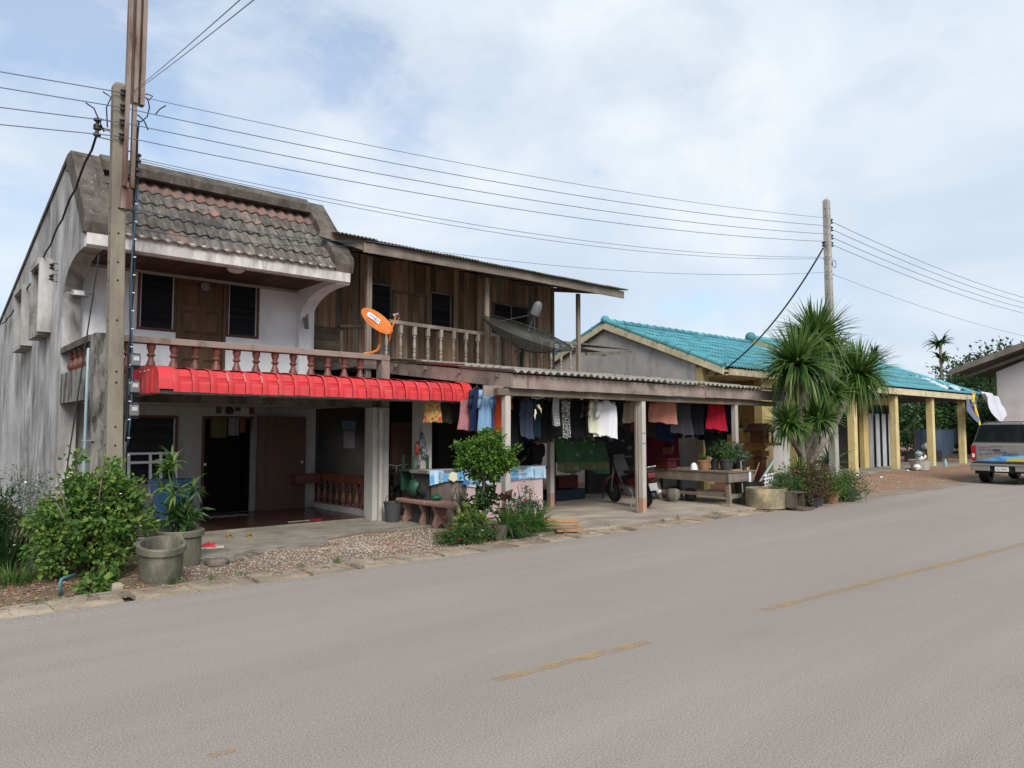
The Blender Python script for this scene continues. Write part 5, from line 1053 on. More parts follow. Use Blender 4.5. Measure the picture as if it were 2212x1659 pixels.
b = MB(); b.tube([(14.95, 9.05, tz + .01), (14.96, 9.05, tz + .06), (15.0, 9.05, tz + .07), (15.0, 9.05, tz + .01)], .014, 6); b.box(14.86, 14.93, 9.02, 9.1, tz + .001, tz + .05); tag(b.build('clay_jug', M['terracotta']), 'small clay jug piece on the table corner', 'jug')
b = MB(); b.box(13.95, 14.3, 10.55, 10.85, tz + .002, tz + .2); b.box(13.92, 14.33, 10.5, 10.9, tz + .2, tz + .24); b.beam((14.0, 10.6, tz + .42), (14.28, 10.75, tz + .5), .22, .16); tag(b.build('red_crate', mat('red_plastic', (.07, .013, .011), rough=.5)), 'red plastic crates piled at the far end of the table', 'crate')
for k, (x_, y_, r) in enumerate(((13.95, 10.4, .17), (14.35, 10.2, .14), (14.6, 10.8, .16))):
    b = MB(); b.lathe([(r * .5, 0), (r * .95, .1), (r, .2), (r * .8, .28), (r * .4, .30)], 12, (x_, y_, .048)); tag(b.build('clay_jar', M['black_plastic' if k else 'pot_grey'], smooth=True), ('mossy round jar under the left side of the table', 'dark jar under the middle of the table', 'dark jar deep under the table')[k], 'jar')

# counter with the blue vinyl banner
CT_ = thing('shop_counter', 'pink-fronted wooden counter draped with a blue printed banner', 'counter', (8.7, 10.9, 0))
part('counter_top', M['wood_x'], CT_, lambda m: m.box(7.18, 10.0, 10.58, 11.15, .94, .99))
b = MB(); b.box(-.07, .07, -.012, .012, .05, .935); cpm = b.local(M['plank_grey'])
for k in range(6): link('plank', cpm, CT_, (7.36 + k * .148, 10.63, 0), (0, 0, R(random.uniform(-1, 1))))
M['pink_board'] = mat('pale_pink_board', (.50, .37, .375), (.45, .33, .335), 2, rough=.75, grime=((.25, .18, .17), .2))
part('front_board', M['pink_board'], CT_, lambda m: m.prism([(8.07, .08), (9.90, .06), (9.96, .13), (9.95, .935), (8.05, .935)], 'y', 10.595, 10.612))
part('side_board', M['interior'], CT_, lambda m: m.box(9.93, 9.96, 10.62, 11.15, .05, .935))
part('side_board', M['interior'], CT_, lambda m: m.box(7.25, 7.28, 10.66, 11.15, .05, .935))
def banner():
    t = NT('blue_vinyl_banner'); p = t.coord((1, 1, 1)); sx = t.n.new('ShaderNodeSeparateXYZ'); t.l.new(p, sx.inputs[0]); X, Z = sx.outputs[0], sx.outputs[2]
    c = t.mix(t.step(t.noise(2.2, 4, .55, (1, 1, 2)), .42, .58), (.10, .30, .52), (.36, .50, .62))
    c = t.mix(t.step(t.math('SINE', t.math('MULTIPLY', X, 19.0)), .55, .8), c, (.46, .58, .68)); c = t.mix(t.step(t.noise(3.3, 3, .5, (2, 1, .8), (5, 0, 3)), .60, .66), c, (.07, .26, .50))
    c = t.mix(t.step(Z, .75, .70), c, (.50, .60, .68)); return t.done(c, .45, 0, .4)
bn = part('banner', banner(), CT_, lambda m: m.grid(lambda a, b_: (7.22 + a * 2.80, 10.575 - .010 * math.sin(a * 30) - .012 * b_ + .006 * math.sin(a * 11), .995 - b_ * (.25 + .055 * math.sin(3.0 + a * 9) * (1 if a < .55 else .25) + (.09 if .28 < a < .42 else 0))), 60, 6).grid(lambda a, b_: (7.22 + a * 2.80, 10.575 + b_ * .3, .996), 10, 1), smooth='all')
def text(s, size, loc, m, parent, name='lettering', face=(0, -1), ext=.0015, shear=0, align='LEFT', rotz=None):
    c = bpy.data.curves.new('t', 'FONT'); c.body = s; c.size = size; c.extrude = ext; c.shear = shear; c.align_x = align
    o = bpy.data.objects.new('t', c); col.objects.link(o); dg = bpy.context.evaluated_depsgraph_get(); me = bpy.data.meshes.new_from_object(o.evaluated_get(dg)); bpy.data.objects.remove(o)
    me.materials.clear(); me.materials.append(m)
    z = math.atan2(face[1], face[0]) + math.pi / 2 if rotz is None else rotz
    return link(name, me, parent, loc, (R(90), 0, z))
inkd, inkb = mat('dark_print', (.06, .07, .10), rough=.6), mat('blue_print', (.05, .15, .38), rough=.6)
text('เงิน 1 ล้านบาท', .062, (9.05, 10.54, .905), inkd, bn); text('ทองแท้ 2 บาทรางวัล', .058, (9.02, 10.54, .845), inkd, bn); text('ส่งฝาชิงโชคได้ทุกวัน โทร 02-245-15', .05, (9.0, 10.54, .76), inkb, bn)
text('น้ำดื่ม', .09, (7.48, 10.54, .78), mat('pale_print', (.62, .62, .5), rough=.6), bn, rotz=0).rotation_euler = (R(90), R(-90), 0)
text('ส.ศุภสิน', .07, (8.1, 10.535, .725), inkb, bn)
part('ornament', mat('cream_print', (.62, .58, .42), rough=.6), bn, lambda m: m.prism([(7.60, .84), (7.66, .96), (7.78, .96), (7.80, .82), (7.72, .78)], 'y', 10.536, 10.539)); part('ornament', inkb, bn, lambda m: m.prism([(7.9, .74), (7.98, .82), (8.06, .78), (8.10, .74), (8.02, .71)], 'y', 10.536, 10.539))

# benches
def bench(label, y0, y1):
    T = thing('concrete_bench', label, 'bench', (7.4, (y0 + y1) / 2, .03))
    part('seat', M['terra'], T, lambda m: m.box(7.10, 7.50, y0, y1, .40, .47), bevel=.018)
    poly = [(-.15, 0), (-.155, .06), (-.12, .15), (-.10, .22), (-.13, .29), (-.165, .34), (-.16, .395), (.16, .395), (.165, .34), (.13, .29), (.10, .22), (.12, .15), (.155, .06), (.15, 0), (.06, 0), (.045, .04), (0, .055), (-.045, .04), (-.06, 0)]
    for yl in (y0 + .16, y1 - .22): part('leg', M['terra'], T, lambda m: m.prism([(7.30 + a, .03 + b_) for a, b_ in poly], 'y', yl, yl + .07), bevel=.008)
bench('pinkish concrete bench nearer the road, beside the flower bed', 9.58, 10.54); bench('pinkish concrete bench nearer the house, behind the first bench', 10.56, 11.50)
BK = thing('black_bucket', 'black plastic bucket with wire handle by the porch pillar', 'bucket', (7.0, 11.3, .05))
part('bucket_body', M['grey_plastic'], BK, lambda m: m.lathe([(.12, 0), (.165, .34), (.175, .345), (.175, .36), (.155, .36), (.115, .02), (0, .02)], 22, (7.0, 11.42, .05)), smooth=True)
part('handle', M['cable'], BK, lambda m: m.tube([(7.0 + .165 * math.cos(t), 11.42, .40 + .16 * math.sin(t)) for t in [q * math.pi / 10 for q in range(11)]], .005, 5))
# green plastic chair heaped with bags on the bench
CH = thing('green_chair', 'green plastic chair upturned on the bench by the wide post', 'chair', (7.45, 11.3, .47)); gp = mat('green_plastic', (.018, .065, .044), rough=.55)
part('seat', gp, CH, lambda m: m.box(7.25, 7.68, 11.2, 11.62, .95, .99)); part('backrest', gp, CH, lambda m: m.box(7.28, 7.66, 11.57, 11.61, .60, .95))
for lx, ly in ((7.30, 11.24), (7.63, 11.24), (7.30, 11.56), (7.63, 11.56)): part('leg', gp, CH, lambda m: m.beam((lx, ly, .99), (lx, ly, 1.24), .03, .04))
def bag(name, label, c, r, sq, m, cat='bag'):
    b = MB(); b.ball((0, 0, 0), r, 14, sq); b.v = [(c[0] + v[0] * (1 + .16 * math.sin(v[2] * 40 + v[0] * 30) + .10 * math.sin(v[2] * 97 + v[1] * 71)), c[1] + v[1] * (1 + .13 * math.sin(v[0] * 37 + v[2] * 23)), c[2] + v[2] * (1 + .14 * math.sin(v[0] * 31 + v[1] * 27) + .10 * math.sin(v[0] * 83))) for v in b.v]
    return tag(b.build(name, m, smooth='all'), label, cat)
bag('green_bag', 'dark green plastic bag on the bench beside the chair', (7.28, 11.1, .66), .19, (.8, .9, .95), mat('green_bag_film', (.014, .055, .034), rough=.45))
bag('dark_bag', 'dark grey cloth bag heaped on the bench', (7.34, 10.85, .64), .20, (.85, .9, .85), mat('dark_cloth', (.02, .021, .022), rough=.9))
bag('green_bag', 'small bright green bag at the bench middle', (7.38, 10.6, .52), .08, (1.2, 1.2, .7), mat('bright_green_film', (.01, .09, .04), rough=.45))
film = mat('clear_grey_film', (.20, .205, .22), (.07, .07, .08), 22, lo=.45, hi=.55, rough=.25, spec=.5)
HB = thing('hanging_bags', 'cluster of clear and red plastic bags hanging on the wide post', 'bags', (7.45, 11.25, 1.3))
def lump(m, c, r, sq):
    b = MB(); b.ball((0, 0, 0), r, 16, sq); m.add([(c[0] + v[0] * (.62 - .35 * v[2] / r + .22 * math.sin(v[2] * 50 + v[1] * 60) + .12 * math.sin(v[2] * 120)), c[1] + v[1] * (.9 + .25 * math.sin(v[0] * 70)), c[2] + v[2] * (1 + .15 * math.sin(v[0] * 60 + v[1] * 45))) for v in b.v], b.f)
part('clear_bag', film, HB, lambda m: lump(m, (7.50, 11.24, 1.50), .13, (.8, .5, 1.3)), smooth='all'); part('grey_bag', film, HB, lambda m: lump(m, (7.54, 11.22, 1.30), .11, (.9, .5, 1.0)), smooth='all')
part('red_bag', mat('red_film', (.26, .045, .025), rough=.4), HB, lambda m: lump(m, (7.40, 11.26, 1.38), .09, (.7, .6, 1.3)), smooth='all'); part('hook', M['cable'], HB, lambda m: m.tube([(7.48, 11.27, 1.62), (7.5, 11.265, 1.8)], .006, 5))
part('white_bag', film, HB, lambda m: lump(m, (7.44, 11.25, 1.12), .07, (.6, .5, 1.3)), smooth='all')
# ================================================================ washing under the carport
def fabric(name, c, c2=None, sc=30, lo=.5, hi=.6, rough=.92):
    t = NT(name); src = c
    if c2: src = t.mix(t.step(t.noise(sc, 3, .5), lo, hi), c, c2)
    t.bump(t.noise(220, 2, .5), .15, .002); return t.done(src, rough, 0, .15)
fab = {}
def fb(n, c, c2=None, **k): fab[n] = fabric('fabric_' + n, c, c2, **k)
fb('black', (.012, .012, .014)); fb('charcoal', (.035, .036, .042)); fb('navy', (.014, .026, .065)); fb('slate', (.045, .055, .085)); fb('sky', (.20, .34, .50)); fb('blue', (.055, .11, .25)); fb('teal', (.015, .035, .045))
fb('orange', (.58, .085, .018)); fb('salmon', (.36, .13, .09)); fb('pink', (.38, .16, .115)); fb('white', (.66, .66, .70)); fb('cream', (.62, .62, .48)); fb('beige', (.36, .285, .205)); fb('crimson', (.36, .010, .030)); fb('maroon', (.14, .015, .034)); fb('rust', (.075, .016, .015)); fb('grey', (.16, .15, .155)); fb('brown', (.045, .033, .027)); fb('brown2', (.032, .024, .021))
fb('floral', (.50, .34, .12), (.42, .055, .035), sc=26); fb('flowerbw', (.012, .012, .014), (.55, .54, .50), sc=55, lo=.52, hi=.56); fb('lace', (.50, .34, .26), (.62, .50, .42), sc=60); fb('prairie', (.40, .15, .10), (.16, .13, .30), sc=34); fb('taupe', (.075, .055, .052), (.16, .13, .115), sc=18, lo=.55, hi=.6)
def checkf():
    t = NT('fabric_houndstooth'); n = t.n.new('ShaderNodeTexChecker'); n.inputs['Scale'].default_value = 46; t.l.new(t.coord(), n.inputs[0]); n.inputs[1].default_value = (.62, .62, .62, 1); n.inputs[2].default_value = (.02, .02, .025, 1); return t.done(n.outputs[0], .9)
fab['check'] = checkf()
def garment(name, label, u0, u1, v0, v1, Y, kind, m, cat, hanger=True, fold=7):
    a, c = at(u0, v0, y=Y), at(u1, v1, y=Y); x0, x1, zt, zb = a.x, c.x, a.z, at((u0 + u1) / 2, v1, y=Y).z
    W, Hh, xc = x1 - x0, zt - zb, (x0 + x1) / 2; ph = random.uniform(0, 6); tw = random.uniform(-.25, .06); b = MB()
    prof = dict(shirt=lambda t: (.38 if t < .03 else .86 + .06 * t), dress=lambda t: (.42 if t < .03 else .62 - .10 * math.sin(t * 3.1) + .5 * t ** 1.5), tank=lambda t: (.55 if t < .22 else .86 + .14 * t), skirt=lambda t: .78 + .22 * t, cloth=lambda t: .96 + .03 * math.sin(7 * t + ph), trousers=lambda t: .9 - .1 * t)[kind]
    n, k = 14, 12
    def pt(i, j, s):
        t = j / k; q = i / n * 2 - 1; w = W / 2 * min(1.0, prof(t)); thick = .028 * (1 - q * q) ** .5 * (.5 + .5 * min(1, t * 5))
        return (xc + q * w + .012 * math.sin(t * 5 + ph) * W, Y + s * thick + .030 * math.sin(q * fold + ph + 1.2 * t) * (.2 + t) + .014 * math.sin(t * 6 + ph) + q * tw * W, zt - t * Hh + (.03 * math.sin(q * 3 + ph) + .02 * math.sin(q * 8 + ph)) * t * Hh + tw * .10 * q * Hh * t - (.035 * Hh * abs(q) if kind in ('shirt', 'dress') and j == 0 else 0) - (.07 * Hh * q * q if kind in ('shirt', 'tank') and t < .1 else 0))
    vs = [pt(i, j, s) for s in (-1, 1) for j in range(k + 1) for i in range(n + 1)]; N_ = (n + 1) * (k + 1)
    fs = [(s * N_ + j * (n + 1) + i, s * N_ + j * (n + 1) + i + 1, s * N_ + (j + 1) * (n + 1) + i + 1, s * N_ + (j + 1) * (n + 1) + i) for s in (0, 1) for j in range(k) for i in range(n)]
    b.add(vs, fs)
    if kind == 'shirt':
        for sg in (-1, 1):
            L = Hh * .42; p0 = Vector((xc + sg * W * .40, Y, zt - .05 * Hh)); p1 = p0 + Vector((sg * W * .14, .01, -L))
            b.beam(p0, p0.lerp(p1, .5) + Vector((0, -.015, 0)), .05, W * .26, (sg, 0, 0)).beam(p0.lerp(p1, .48) + Vector((0, -.015, 0)), p1, .045, W * .24, (sg, 0, 0))
    if kind == 'longsleeve': pass
    o = b.build(name, m, smooth='all')
    tag(o, label, cat, 'washing under the carport')
    if hanger:
        h = MB(); h.tube([(xc - W * .34, Y, zt - .03), (xc, Y, zt + .03), (xc + W * .34, Y, zt - .03)], .006, 5); h.tube([(xc, Y, zt + .03), (xc, Y, zt + .07), (xc + .02, Y, zt + .10), (xc - .015, Y, zt + .11)], .004, 5); h.build('hanger', M['rusty_steel'], o)
    return o
G = [
 ('skirt', 'orange and cream patterned skirt left of the washing, by the wide post', 920, 950, 868, 912, 10.6, 'skirt', 'floral', 'skirt'),
 ('dark_cloth', 'dark brown cloth hanging right of the orange patterned skirt', 950, 974, 866, 914, 10.7, 'cloth', 'brown', 'cloth'),
 ('dark_cloth', 'very dark cloth hanging left of the salmon dress', 974, 1000, 865, 913, 10.8, 'cloth', 'brown2', 'cloth'),
 ('dress', 'salmon dress with floral sleeves hanging beside the red awning end', 992, 1028, 862, 928, 10.2, 'dress', 'prairie', 'dress'),
 ('shirt', 'navy blue shirt hanging left of the light blue shirt', 1016, 1044, 838, 930, 10.05, 'shirt', 'navy', 'shirt'),
 ('shirt', 'light blue shirt hanging by the carport corner post', 1036, 1060, 838, 931, 9.75, 'shirt', 'sky', 'shirt'),
 ('shirt', 'mid blue shirt squeezed between light blue and orange shirts', 1052, 1068, 838, 930, 9.85, 'shirt', 'blue', 'shirt'),
 ('shirt', 'bright orange shirt hanging behind the carport corner post', 1060, 1100, 838, 935, 9.9, 'shirt', 'orange', 'shirt'),
 ('shirt', 'long black shirt just right of the corner post', 1102, 1127, 856, 966, 10.1, 'shirt', 'black', 'shirt'),
 ('polo_shirt', 'navy polo shirt left of the wind chime', 1125, 1147, 857, 946, 9.9, 'shirt', 'slate', 'shirt'),
 ('shirt', 'dark teal shirt behind the wind chime', 1145, 1168, 857, 948, 10.1, 'shirt', 'teal', 'shirt'),
 ('shirt', 'black shirt right of the wind chime', 1166, 1196, 863, 956, 10.2, 'shirt', 'black', 'shirt'),
 ('blouse', 'black and white checked blouse hanging edge-on', 1192, 1208, 857, 920, 9.8, 'cloth', 'check', 'blouse'),
 ('shirt', 'charcoal shirt behind the checked blouse', 1196, 1222, 860, 948, 10.3, 'shirt', 'charcoal', 'shirt'),
 ('dress', 'black dress with white flower print', 1212, 1232, 852, 946, 9.9, 'cloth', 'flowerbw', 'dress'),
 ('shirt', 'black shirt right of the flower-print dress', 1228, 1262, 858, 944, 10.15, 'shirt', 'black', 'shirt'),
 ('blouse', 'brownish lace-sleeved blouse left of the cream blouse', 1258, 1282, 862, 948, 10.1, 'shirt', 'taupe', 'blouse'),
 ('blouse', 'cream long-sleeved blouse at the middle of the washing', 1275, 1299, 862, 938, 9.8, 'shirt', 'cream', 'blouse'),
 ('blouse', 'white long-sleeved blouse with scooped neck at the middle of the washing', 1291, 1326, 864, 944, 9.72, 'shirt', 'white', 'blouse'),
 ('shirt', 'black T-shirt between white blouse and beige dress', 1318, 1358, 854, 922, 10.0, 'shirt', 'black', 'shirt'),
 ('dress', 'beige dress hanging just left of the middle carport post', 1352, 1380, 856, 914, 9.85, 'tank', 'beige', 'dress'),
 ('scarf', 'pale pink lace scarf against the middle carport post', 1372, 1383, 856, 926, 9.62, 'cloth', 'lace', 'scarf'),
 ('red_cloth', 'red cloth showing below the beige dress', 1346, 1374, 905, 929, 10.1, 'cloth', 'rust', 'cloth'),
 ('shirt', 'grey shirt hanging lower behind the white blouse', 1322, 1350, 915, 953, 11.2, 'shirt', 'grey', 'shirt'),
 ('tank_top', 'salmon pink sleeveless top right of the middle carport post', 1411, 1450, 856, 914, 9.8, 'tank', 'pink', 'top'),
 ('dress', 'charcoal grey dress right of the salmon pink top', 1452, 1490, 858, 938, 9.9, 'dress', 'charcoal', 'dress'),
 ('shirt', 'black long shirt left of the crimson dress', 1488, 1514, 862, 938, 9.95, 'shirt', 'black', 'shirt'),
 ('shirt', 'very dark green-black shirt next to the crimson dress', 1510, 1538, 862, 935, 10.0, 'shirt', 'teal', 'shirt'),
 ('dress', 'crimson red dress, brightest at the right of the washing', 1532, 1561, 862, 929, 9.75, 'dress', 'crimson', 'dress'),
 ('shirt', 'small black top right of the crimson dress', 1557, 1574, 864, 912, 9.85, 'tank', 'black', 'top'),
 ('long_skirt', 'long maroon pleated skirt hanging low behind the table', 1395, 1454, 939, 1022, 11.6, 'skirt', 'maroon', 'skirt'),
 ('rust_cloth', 'rust red cloth bunched above the maroon skirt', 1428, 1474, 895, 948, 11.2, 'cloth', 'rust', 'cloth'),
 ('black_garment', 'black garment hanging above the table plants', 1526, 1567, 935, 984, 10.6, 'cloth', 'black', 'cloth'),
] + [('gap_fill_shirt', 'added dark shirt filling the rear washing row, ' + w_, u_, u_ + 30, 858 + 3 * (i_ % 2), 936 + 9 * (i_ % 3), 10.75, 'shirt', ('black', 'charcoal', 'brown2', 'navy')[i_ % 4], 'shirt') for i_, (u_, w_) in enumerate(((1100, 'right behind the corner post'), (1126, 'behind the navy polo shirt'), (1152, 'behind the dark teal shirt'), (1178, 'behind the black shirt'), (1204, 'behind the flower-print dress'), (1232, 'left of the lace-sleeved blouse'), (1262, 'behind the cream blouse'), (1300, 'behind the white blouse'), (1328, 'behind the black T-shirt'), (1356, 'behind the beige dress'), (1386, 'behind the middle carport post'), (1420, 'behind the salmon pink top'), (1450, 'behind the charcoal dress'), (1482, 'left of the crimson dress'), (1512, 'behind the crimson dress'), (1545, 'behind the small black top')))]  # rear row added to cover bright interior showing between the front garments
for nm, lb, u0, u1, v0, v1, Y, kd, fm_, ct in G: garment(nm, lb, u0, u1, v0, v1, Y, kd, fab[fm_], ct, hanger=kd not in ('cloth', 'skirt'), fold=14 if kd == 'skirt' else 7)
for k, (ya, za, xa, xb) in enumerate(((9.85, 2.33, 8.0, 15.0), (10.15, 2.36, 7.7, 15.2), (11.3, 2.2, 10.9, 15.2))):
    b = MB(); b.tube([(xa + (xb - xa) * i / 12, ya, za - .05 * 4 * (i / 12) * (1 - i / 12)) for i in range(13)], .006, 5); tag(b.build('washing_line', M['cable']), ('front washing line under the carport beam', 'middle washing line under the carport', 'rear washing line deep under the carport')[k], 'line')
# wind chime
WC = thing('wind_chime', 'hanging chime with cream and yellow fish ornaments on a hoop', 'wind chime', (9.1, 9.5, 2.0)); wy = 9.55
def wt(u, v): return at(u, v, y=wy)
part('hoop', M['post_conc'], WC, lambda m: m.tube([wt(1147, 858), wt(1162, 861), wt(1176, 858)], .014, 6).tube([wt(1151, 857), wt(1156, 842)], .008, 5).tube([wt(1172, 857), wt(1167, 842)], .008, 5))
cy = mat('cream_yellow_ornament', (.75, .62, .25), (.78, .76, .62), 18, rough=.5)
part('fish_ornament', cy, WC, lambda m: m.tube([wt(1162, 874), wt(1164, 880), wt(1168, 884), wt(1169, 892)], [.03, .026, .018, .008], 7), smooth='all'); part('fish_ornament', cy, WC, lambda m: m.tube([wt(1156, 884), wt(1157, 892), wt(1155, 898), wt(1156, 906)], [.012, .022, .015, .010], 7), smooth='all')
part('strings', M['cable'], WC, lambda m: m.tube([wt(1162, 861), wt(1162, 874)], .003, 4).tube([wt(1156, 860), wt(1156, 884)], .003, 4))
# green printed blanket over a rack
def blanket():
    t = NT('green_printed_blanket'); sx = t.n.new('ShaderNodeSeparateXYZ'); t.l.new(t.geo.outputs['Position'], sx.inputs[0]); Z = sx.outputs[2]
    c = t.mix(t.step(t.noise(3, 4, .5), .4, .6), (.034, .098, .046), (.052, .13, .062)); c = t.mix(t.step(t.math('ABSOLUTE', t.math('SUBTRACT', Z, .86)), .10, .08), c, (.135, .135, .06))
    v = t.vor(3.6, (1, 1, 1.1)); c = t.mix(t.step(v, .17, .13), c, (.30, .33, .30)); c = t.mix(t.step(v, .10, .07), c, (.02, .03, .03)); return t.done(c, .92)
bk0, bk1 = at(1197, 950, y=11.9), at(1306, 950, y=11.9)
b = MB(); b.grid(lambda a, c: (bk0.x + a * (bk1.x - bk0.x), 11.9 - .06 * math.sin(a * 21) * (.3 + c) - .10 * math.sin(c * 1.5), 1.52 - .10 * max(0, a - .6) * 2 - c * (.80 - .12 * abs(a - .5) + .05 * math.sin(a * 9))), 44, 12); b.grid(lambda a, c: (bk0.x + a * (bk1.x - bk0.x), 11.94 + .06 * math.sin(a * 17), 1.515 - .10 * max(0, a - .6) * 2 - c * .55), 30, 6)
tag(b.build('green_blanket', blanket(), smooth='all'), 'green printed blanket draped over a rack under the carport', 'blanket')
RK = thing('drying_rack', 'dark metal rack holding the green blanket', 'rack', ((bk0.x + bk1.x) / 2, 11.95, 0))
for xx in (bk0.x + .05, bk1.x - .05): part('leg', M['black'], RK, lambda m: m.tube([(xx, 11.92, .05), (xx, 11.92, 1.5)], .018, 6))
part('top_bar', M['black'], RK, lambda m: m.tube([(bk0.x, 11.92, 1.505), (bk1.x, 11.92, 1.40)], .018, 6))
b = MB(); b.box(12.1, 12.75, 12.3, 12.7, .32, .62); tag(b.build('red_tub', mat('dull_red_plastic', (.07, .011, .012), rough=.5), bevel=.02), 'dull red tub below the green blanket', 'tub')
b = MB(); b.box(11.7, 12.9, 12.2, 12.8, .05, .30); tag(b.build('blue_crate', mat('blue_plastic', (.010, .022, .042), rough=.6), bevel=.02), 'dark blue crate on the floor below the red tub', 'crate')

# ================================================================ person in black behind the counter
def skin_chain(name, pts, edges, rad, m, parent, root=0, sub=2):
    me = bpy.data.meshes.new(name); o_ = ORG[parent.name]; me.from_pydata([tuple(Vector(p) - o_) for p in pts], edges, []); me.materials.append(m); o = link(name, me, parent)
    md = o.modifiers.new('s', 'SKIN'); md.use_smooth_shade = True; md.branch_smoothing = .6
    for i, r in enumerate(rad):
        sv_ = me.skin_vertices[0].data[i]; sv_.radius = (r if isinstance(r, tuple) else (r, r)); sv_.use_root = (i == root)
    o.modifiers.new('u', 'SUBSURF').render_levels = sub; return o
ps = at(1158, 1000, y=11.55); px, py = ps.x, 11.55
PR = thing('person', 'person in a black top standing behind the counter with back turned', 'person', (px, py, .05))
skinm = mat('skin', (.26, .14, .09), rough=.55); hairm = mat('black_hair', (.010, .009, .008), rough=.5)
def pp(x_, y_, z_): return (px + x_, py + y_, .05 + z_)
sk = [pp(0, 0, .88), pp(0, -.01, 1.08), pp(0, -.02, 1.28), pp(0, -.01, 1.40), pp(0, .02, 1.50), pp(0, .03, 1.58), pp(0, .03, 1.66),
      pp(-.18, 0, 1.33), pp(-.24, .08, 1.08), pp(-.18, .28, .98), pp(-.14, .36, .97), pp(.18, 0, 1.33), pp(.24, .08, 1.08), pp(.18, .28, .98), pp(.14, .36, .97),
      pp(-.09, 0, .80), pp(-.10, -.01, .45), pp(-.10, .01, .08), pp(-.11, .12, .03), pp(.09, 0, .80), pp(.10, -.01, .45), pp(.10, .01, .08), pp(.11, .12, .03)]
ed = [(0, 1), (1, 2), (2, 3), (3, 4), (4, 5), (5, 6), (2, 7), (7, 8), (8, 9), (9, 10), (2, 11), (11, 12), (12, 13), (13, 14), (0, 15), (15, 16), (16, 17), (17, 18), (0, 19), (19, 20), (20, 21), (21, 22)]
skin_chain('body', sk, ed, [.13, .11, .12, .06, .075, .098, .07, .055, .042, .033, .028, .055, .042, .033, .028, .08, .055, .04, .03, .08, .055, .04, .03], skinm, PR)
skin_chain('black_top', [pp(0, 0, .84), pp(0, -.01, 1.08), pp(0, -.02, 1.29), pp(0, -.012, 1.385), pp(-.19, 0, 1.335), pp(-.255, .08, 1.07), pp(.19, 0, 1.335), pp(.255, .08, 1.07)], [(0, 1), (1, 2), (2, 3), (2, 4), (4, 5), (2, 6), (6, 7)], [(.19, .13), (.17, .125), (.17, .125), .075, .075, .062, .075, .062], fab['black'], PR)
skin_chain('trousers', [pp(0, 0, .90), pp(-.095, 0, .80), pp(-.10, -.01, .45), pp(-.10, .01, .10), pp(.095, 0, .80), pp(.10, -.01, .45), pp(.10, .01, .10)], [(0, 1), (1, 2), (2, 3), (0, 4), (4, 5), (5, 6)], [(.17, .12), .095, .075, .065, .095, .075, .065], fab['charcoal'], PR)
part('hair', hairm, PR, lambda m: m.ball(pp(0, .012, 1.60), .135, 16, (.90, 1.0, 1.10)).ball(pp(0, -.06, 1.53), .095, 10, (1, .7, 1.1)), smooth='all')
part('collar', mat('yellow_trim', (.35, .22, .03), rough=.8), PR, lambda m: m.tube([pp(.085 * math.cos(t), -.012 + .085 * math.sin(t), 1.425 + .012 * math.sin(t)) for t in [q * math.pi / 8 for q in range(17)]], .010, 6), smooth='all')

# ================================================================ motorbike and bicycle
class XB(MB):
    def __init__(s, Mx): super().__init__(); s.M = Mx
    def add(s, vs, fs): return super().add([s.M @ Vector(v) for v in vs], fs)
def vehicle_part(name, m, T, Mx, fn, **kw):
    b = XB(Mx); fn(b); return b.build(name, m, T, **kw)
def wheel(T, Mx, c, r, w, spokes=12, rimr=.8, tyre='black'):
    ty = vehicle_part('wheel', M[tyre], T, Mx, lambda m: m.lathe([(r * rimr, -w / 2), (r * .95, -w / 2), (r, -w * .2), (r, w * .2), (r * .95, w / 2), (r * rimr, w / 2), (r * rimr, -w / 2)], 28, c, (0, 1, 0)), smooth=True)
    vehicle_part('rim', M['grey_plastic'], ty, Mx, lambda m: m.lathe([(r * rimr, -w * .35), (r * rimr - .02, -w * .3), (r * rimr - .02, w * .3), (r * rimr, w * .35)], 28, c, (0, 1, 0)), smooth=True)
    vehicle_part('hub', M['grey_steel'], ty, Mx, lambda m: m.lathe([(0, -w * .7), (.045, -w * .7), (.045, w * .7), (0, w * .7)], 12, c, (0, 1, 0)))
    vehicle_part('spokes', M['grey_steel'], ty, Mx, lambda m: [m.tube([c, (c[0] + r * rimr * math.cos(k * 6.283 / spokes), c[1], c[2] + r * rimr * math.sin(k * 6.283 / spokes))], .004, 4) for k in range(spokes)])
    return ty
mr = Vector((12.36, 9.95, .05)); mf = Vector((12.75, 11.15, .05)); ang = math.atan2(mf.y - mr.y, mf.x - mr.x)
MX = Matrix.Translation(mr) @ Matrix.Rotation(ang, 4, 'Z') @ Matrix.Rotation(R(-5), 4, 'X')
MC = thing('motorbike', 'red and black step-through motorbike parked behind the middle carport post', 'motorbike', mr)
red = mat('red_bike_paint', (.15, .012, .011), rough=.35, spec=.5); blk = mat('black_bike_plastic', (.014, .014, .015), rough=.45)
wheel(MC, MX, (0, 0, .29), .29, .085); wheel(MC, MX, (1.24, 0, .29), .28, .075)
vp = lambda n, m, f, **k: vehicle_part(n, m, MC, MX, f, **k)
vp('rear_mudguard', blk, lambda m: m.grid(lambda a, b_: (.34 * math.cos(R(60 + 120 * a)), (b_ - .5) * .14, .30 + .34 * math.sin(R(60 + 120 * a))), 10, 3).beam((-.33, 0, .42), (-.44, 0, .22), .14, .012, (1, 0, 0)), smooth='all')
vp('number_plate', M['grey_steel'], lambda m: m.beam((-.36, 0, .55), (-.41, 0, .40), .20, .008, (1, 0, 0)))
vp('tail_light', red, lambda m: m.box(-.36, -.26, -.09, .09, .66, .76), bevel=.02)
vp('rear_body', blk, lambda m: m.prism([(-.30, .60), (-.32, .74), (.1, .76), (.62, .66), (.62, .50), (.2, .42), (-.1, .52)], 'y', -.11, .11), bevel=.03)
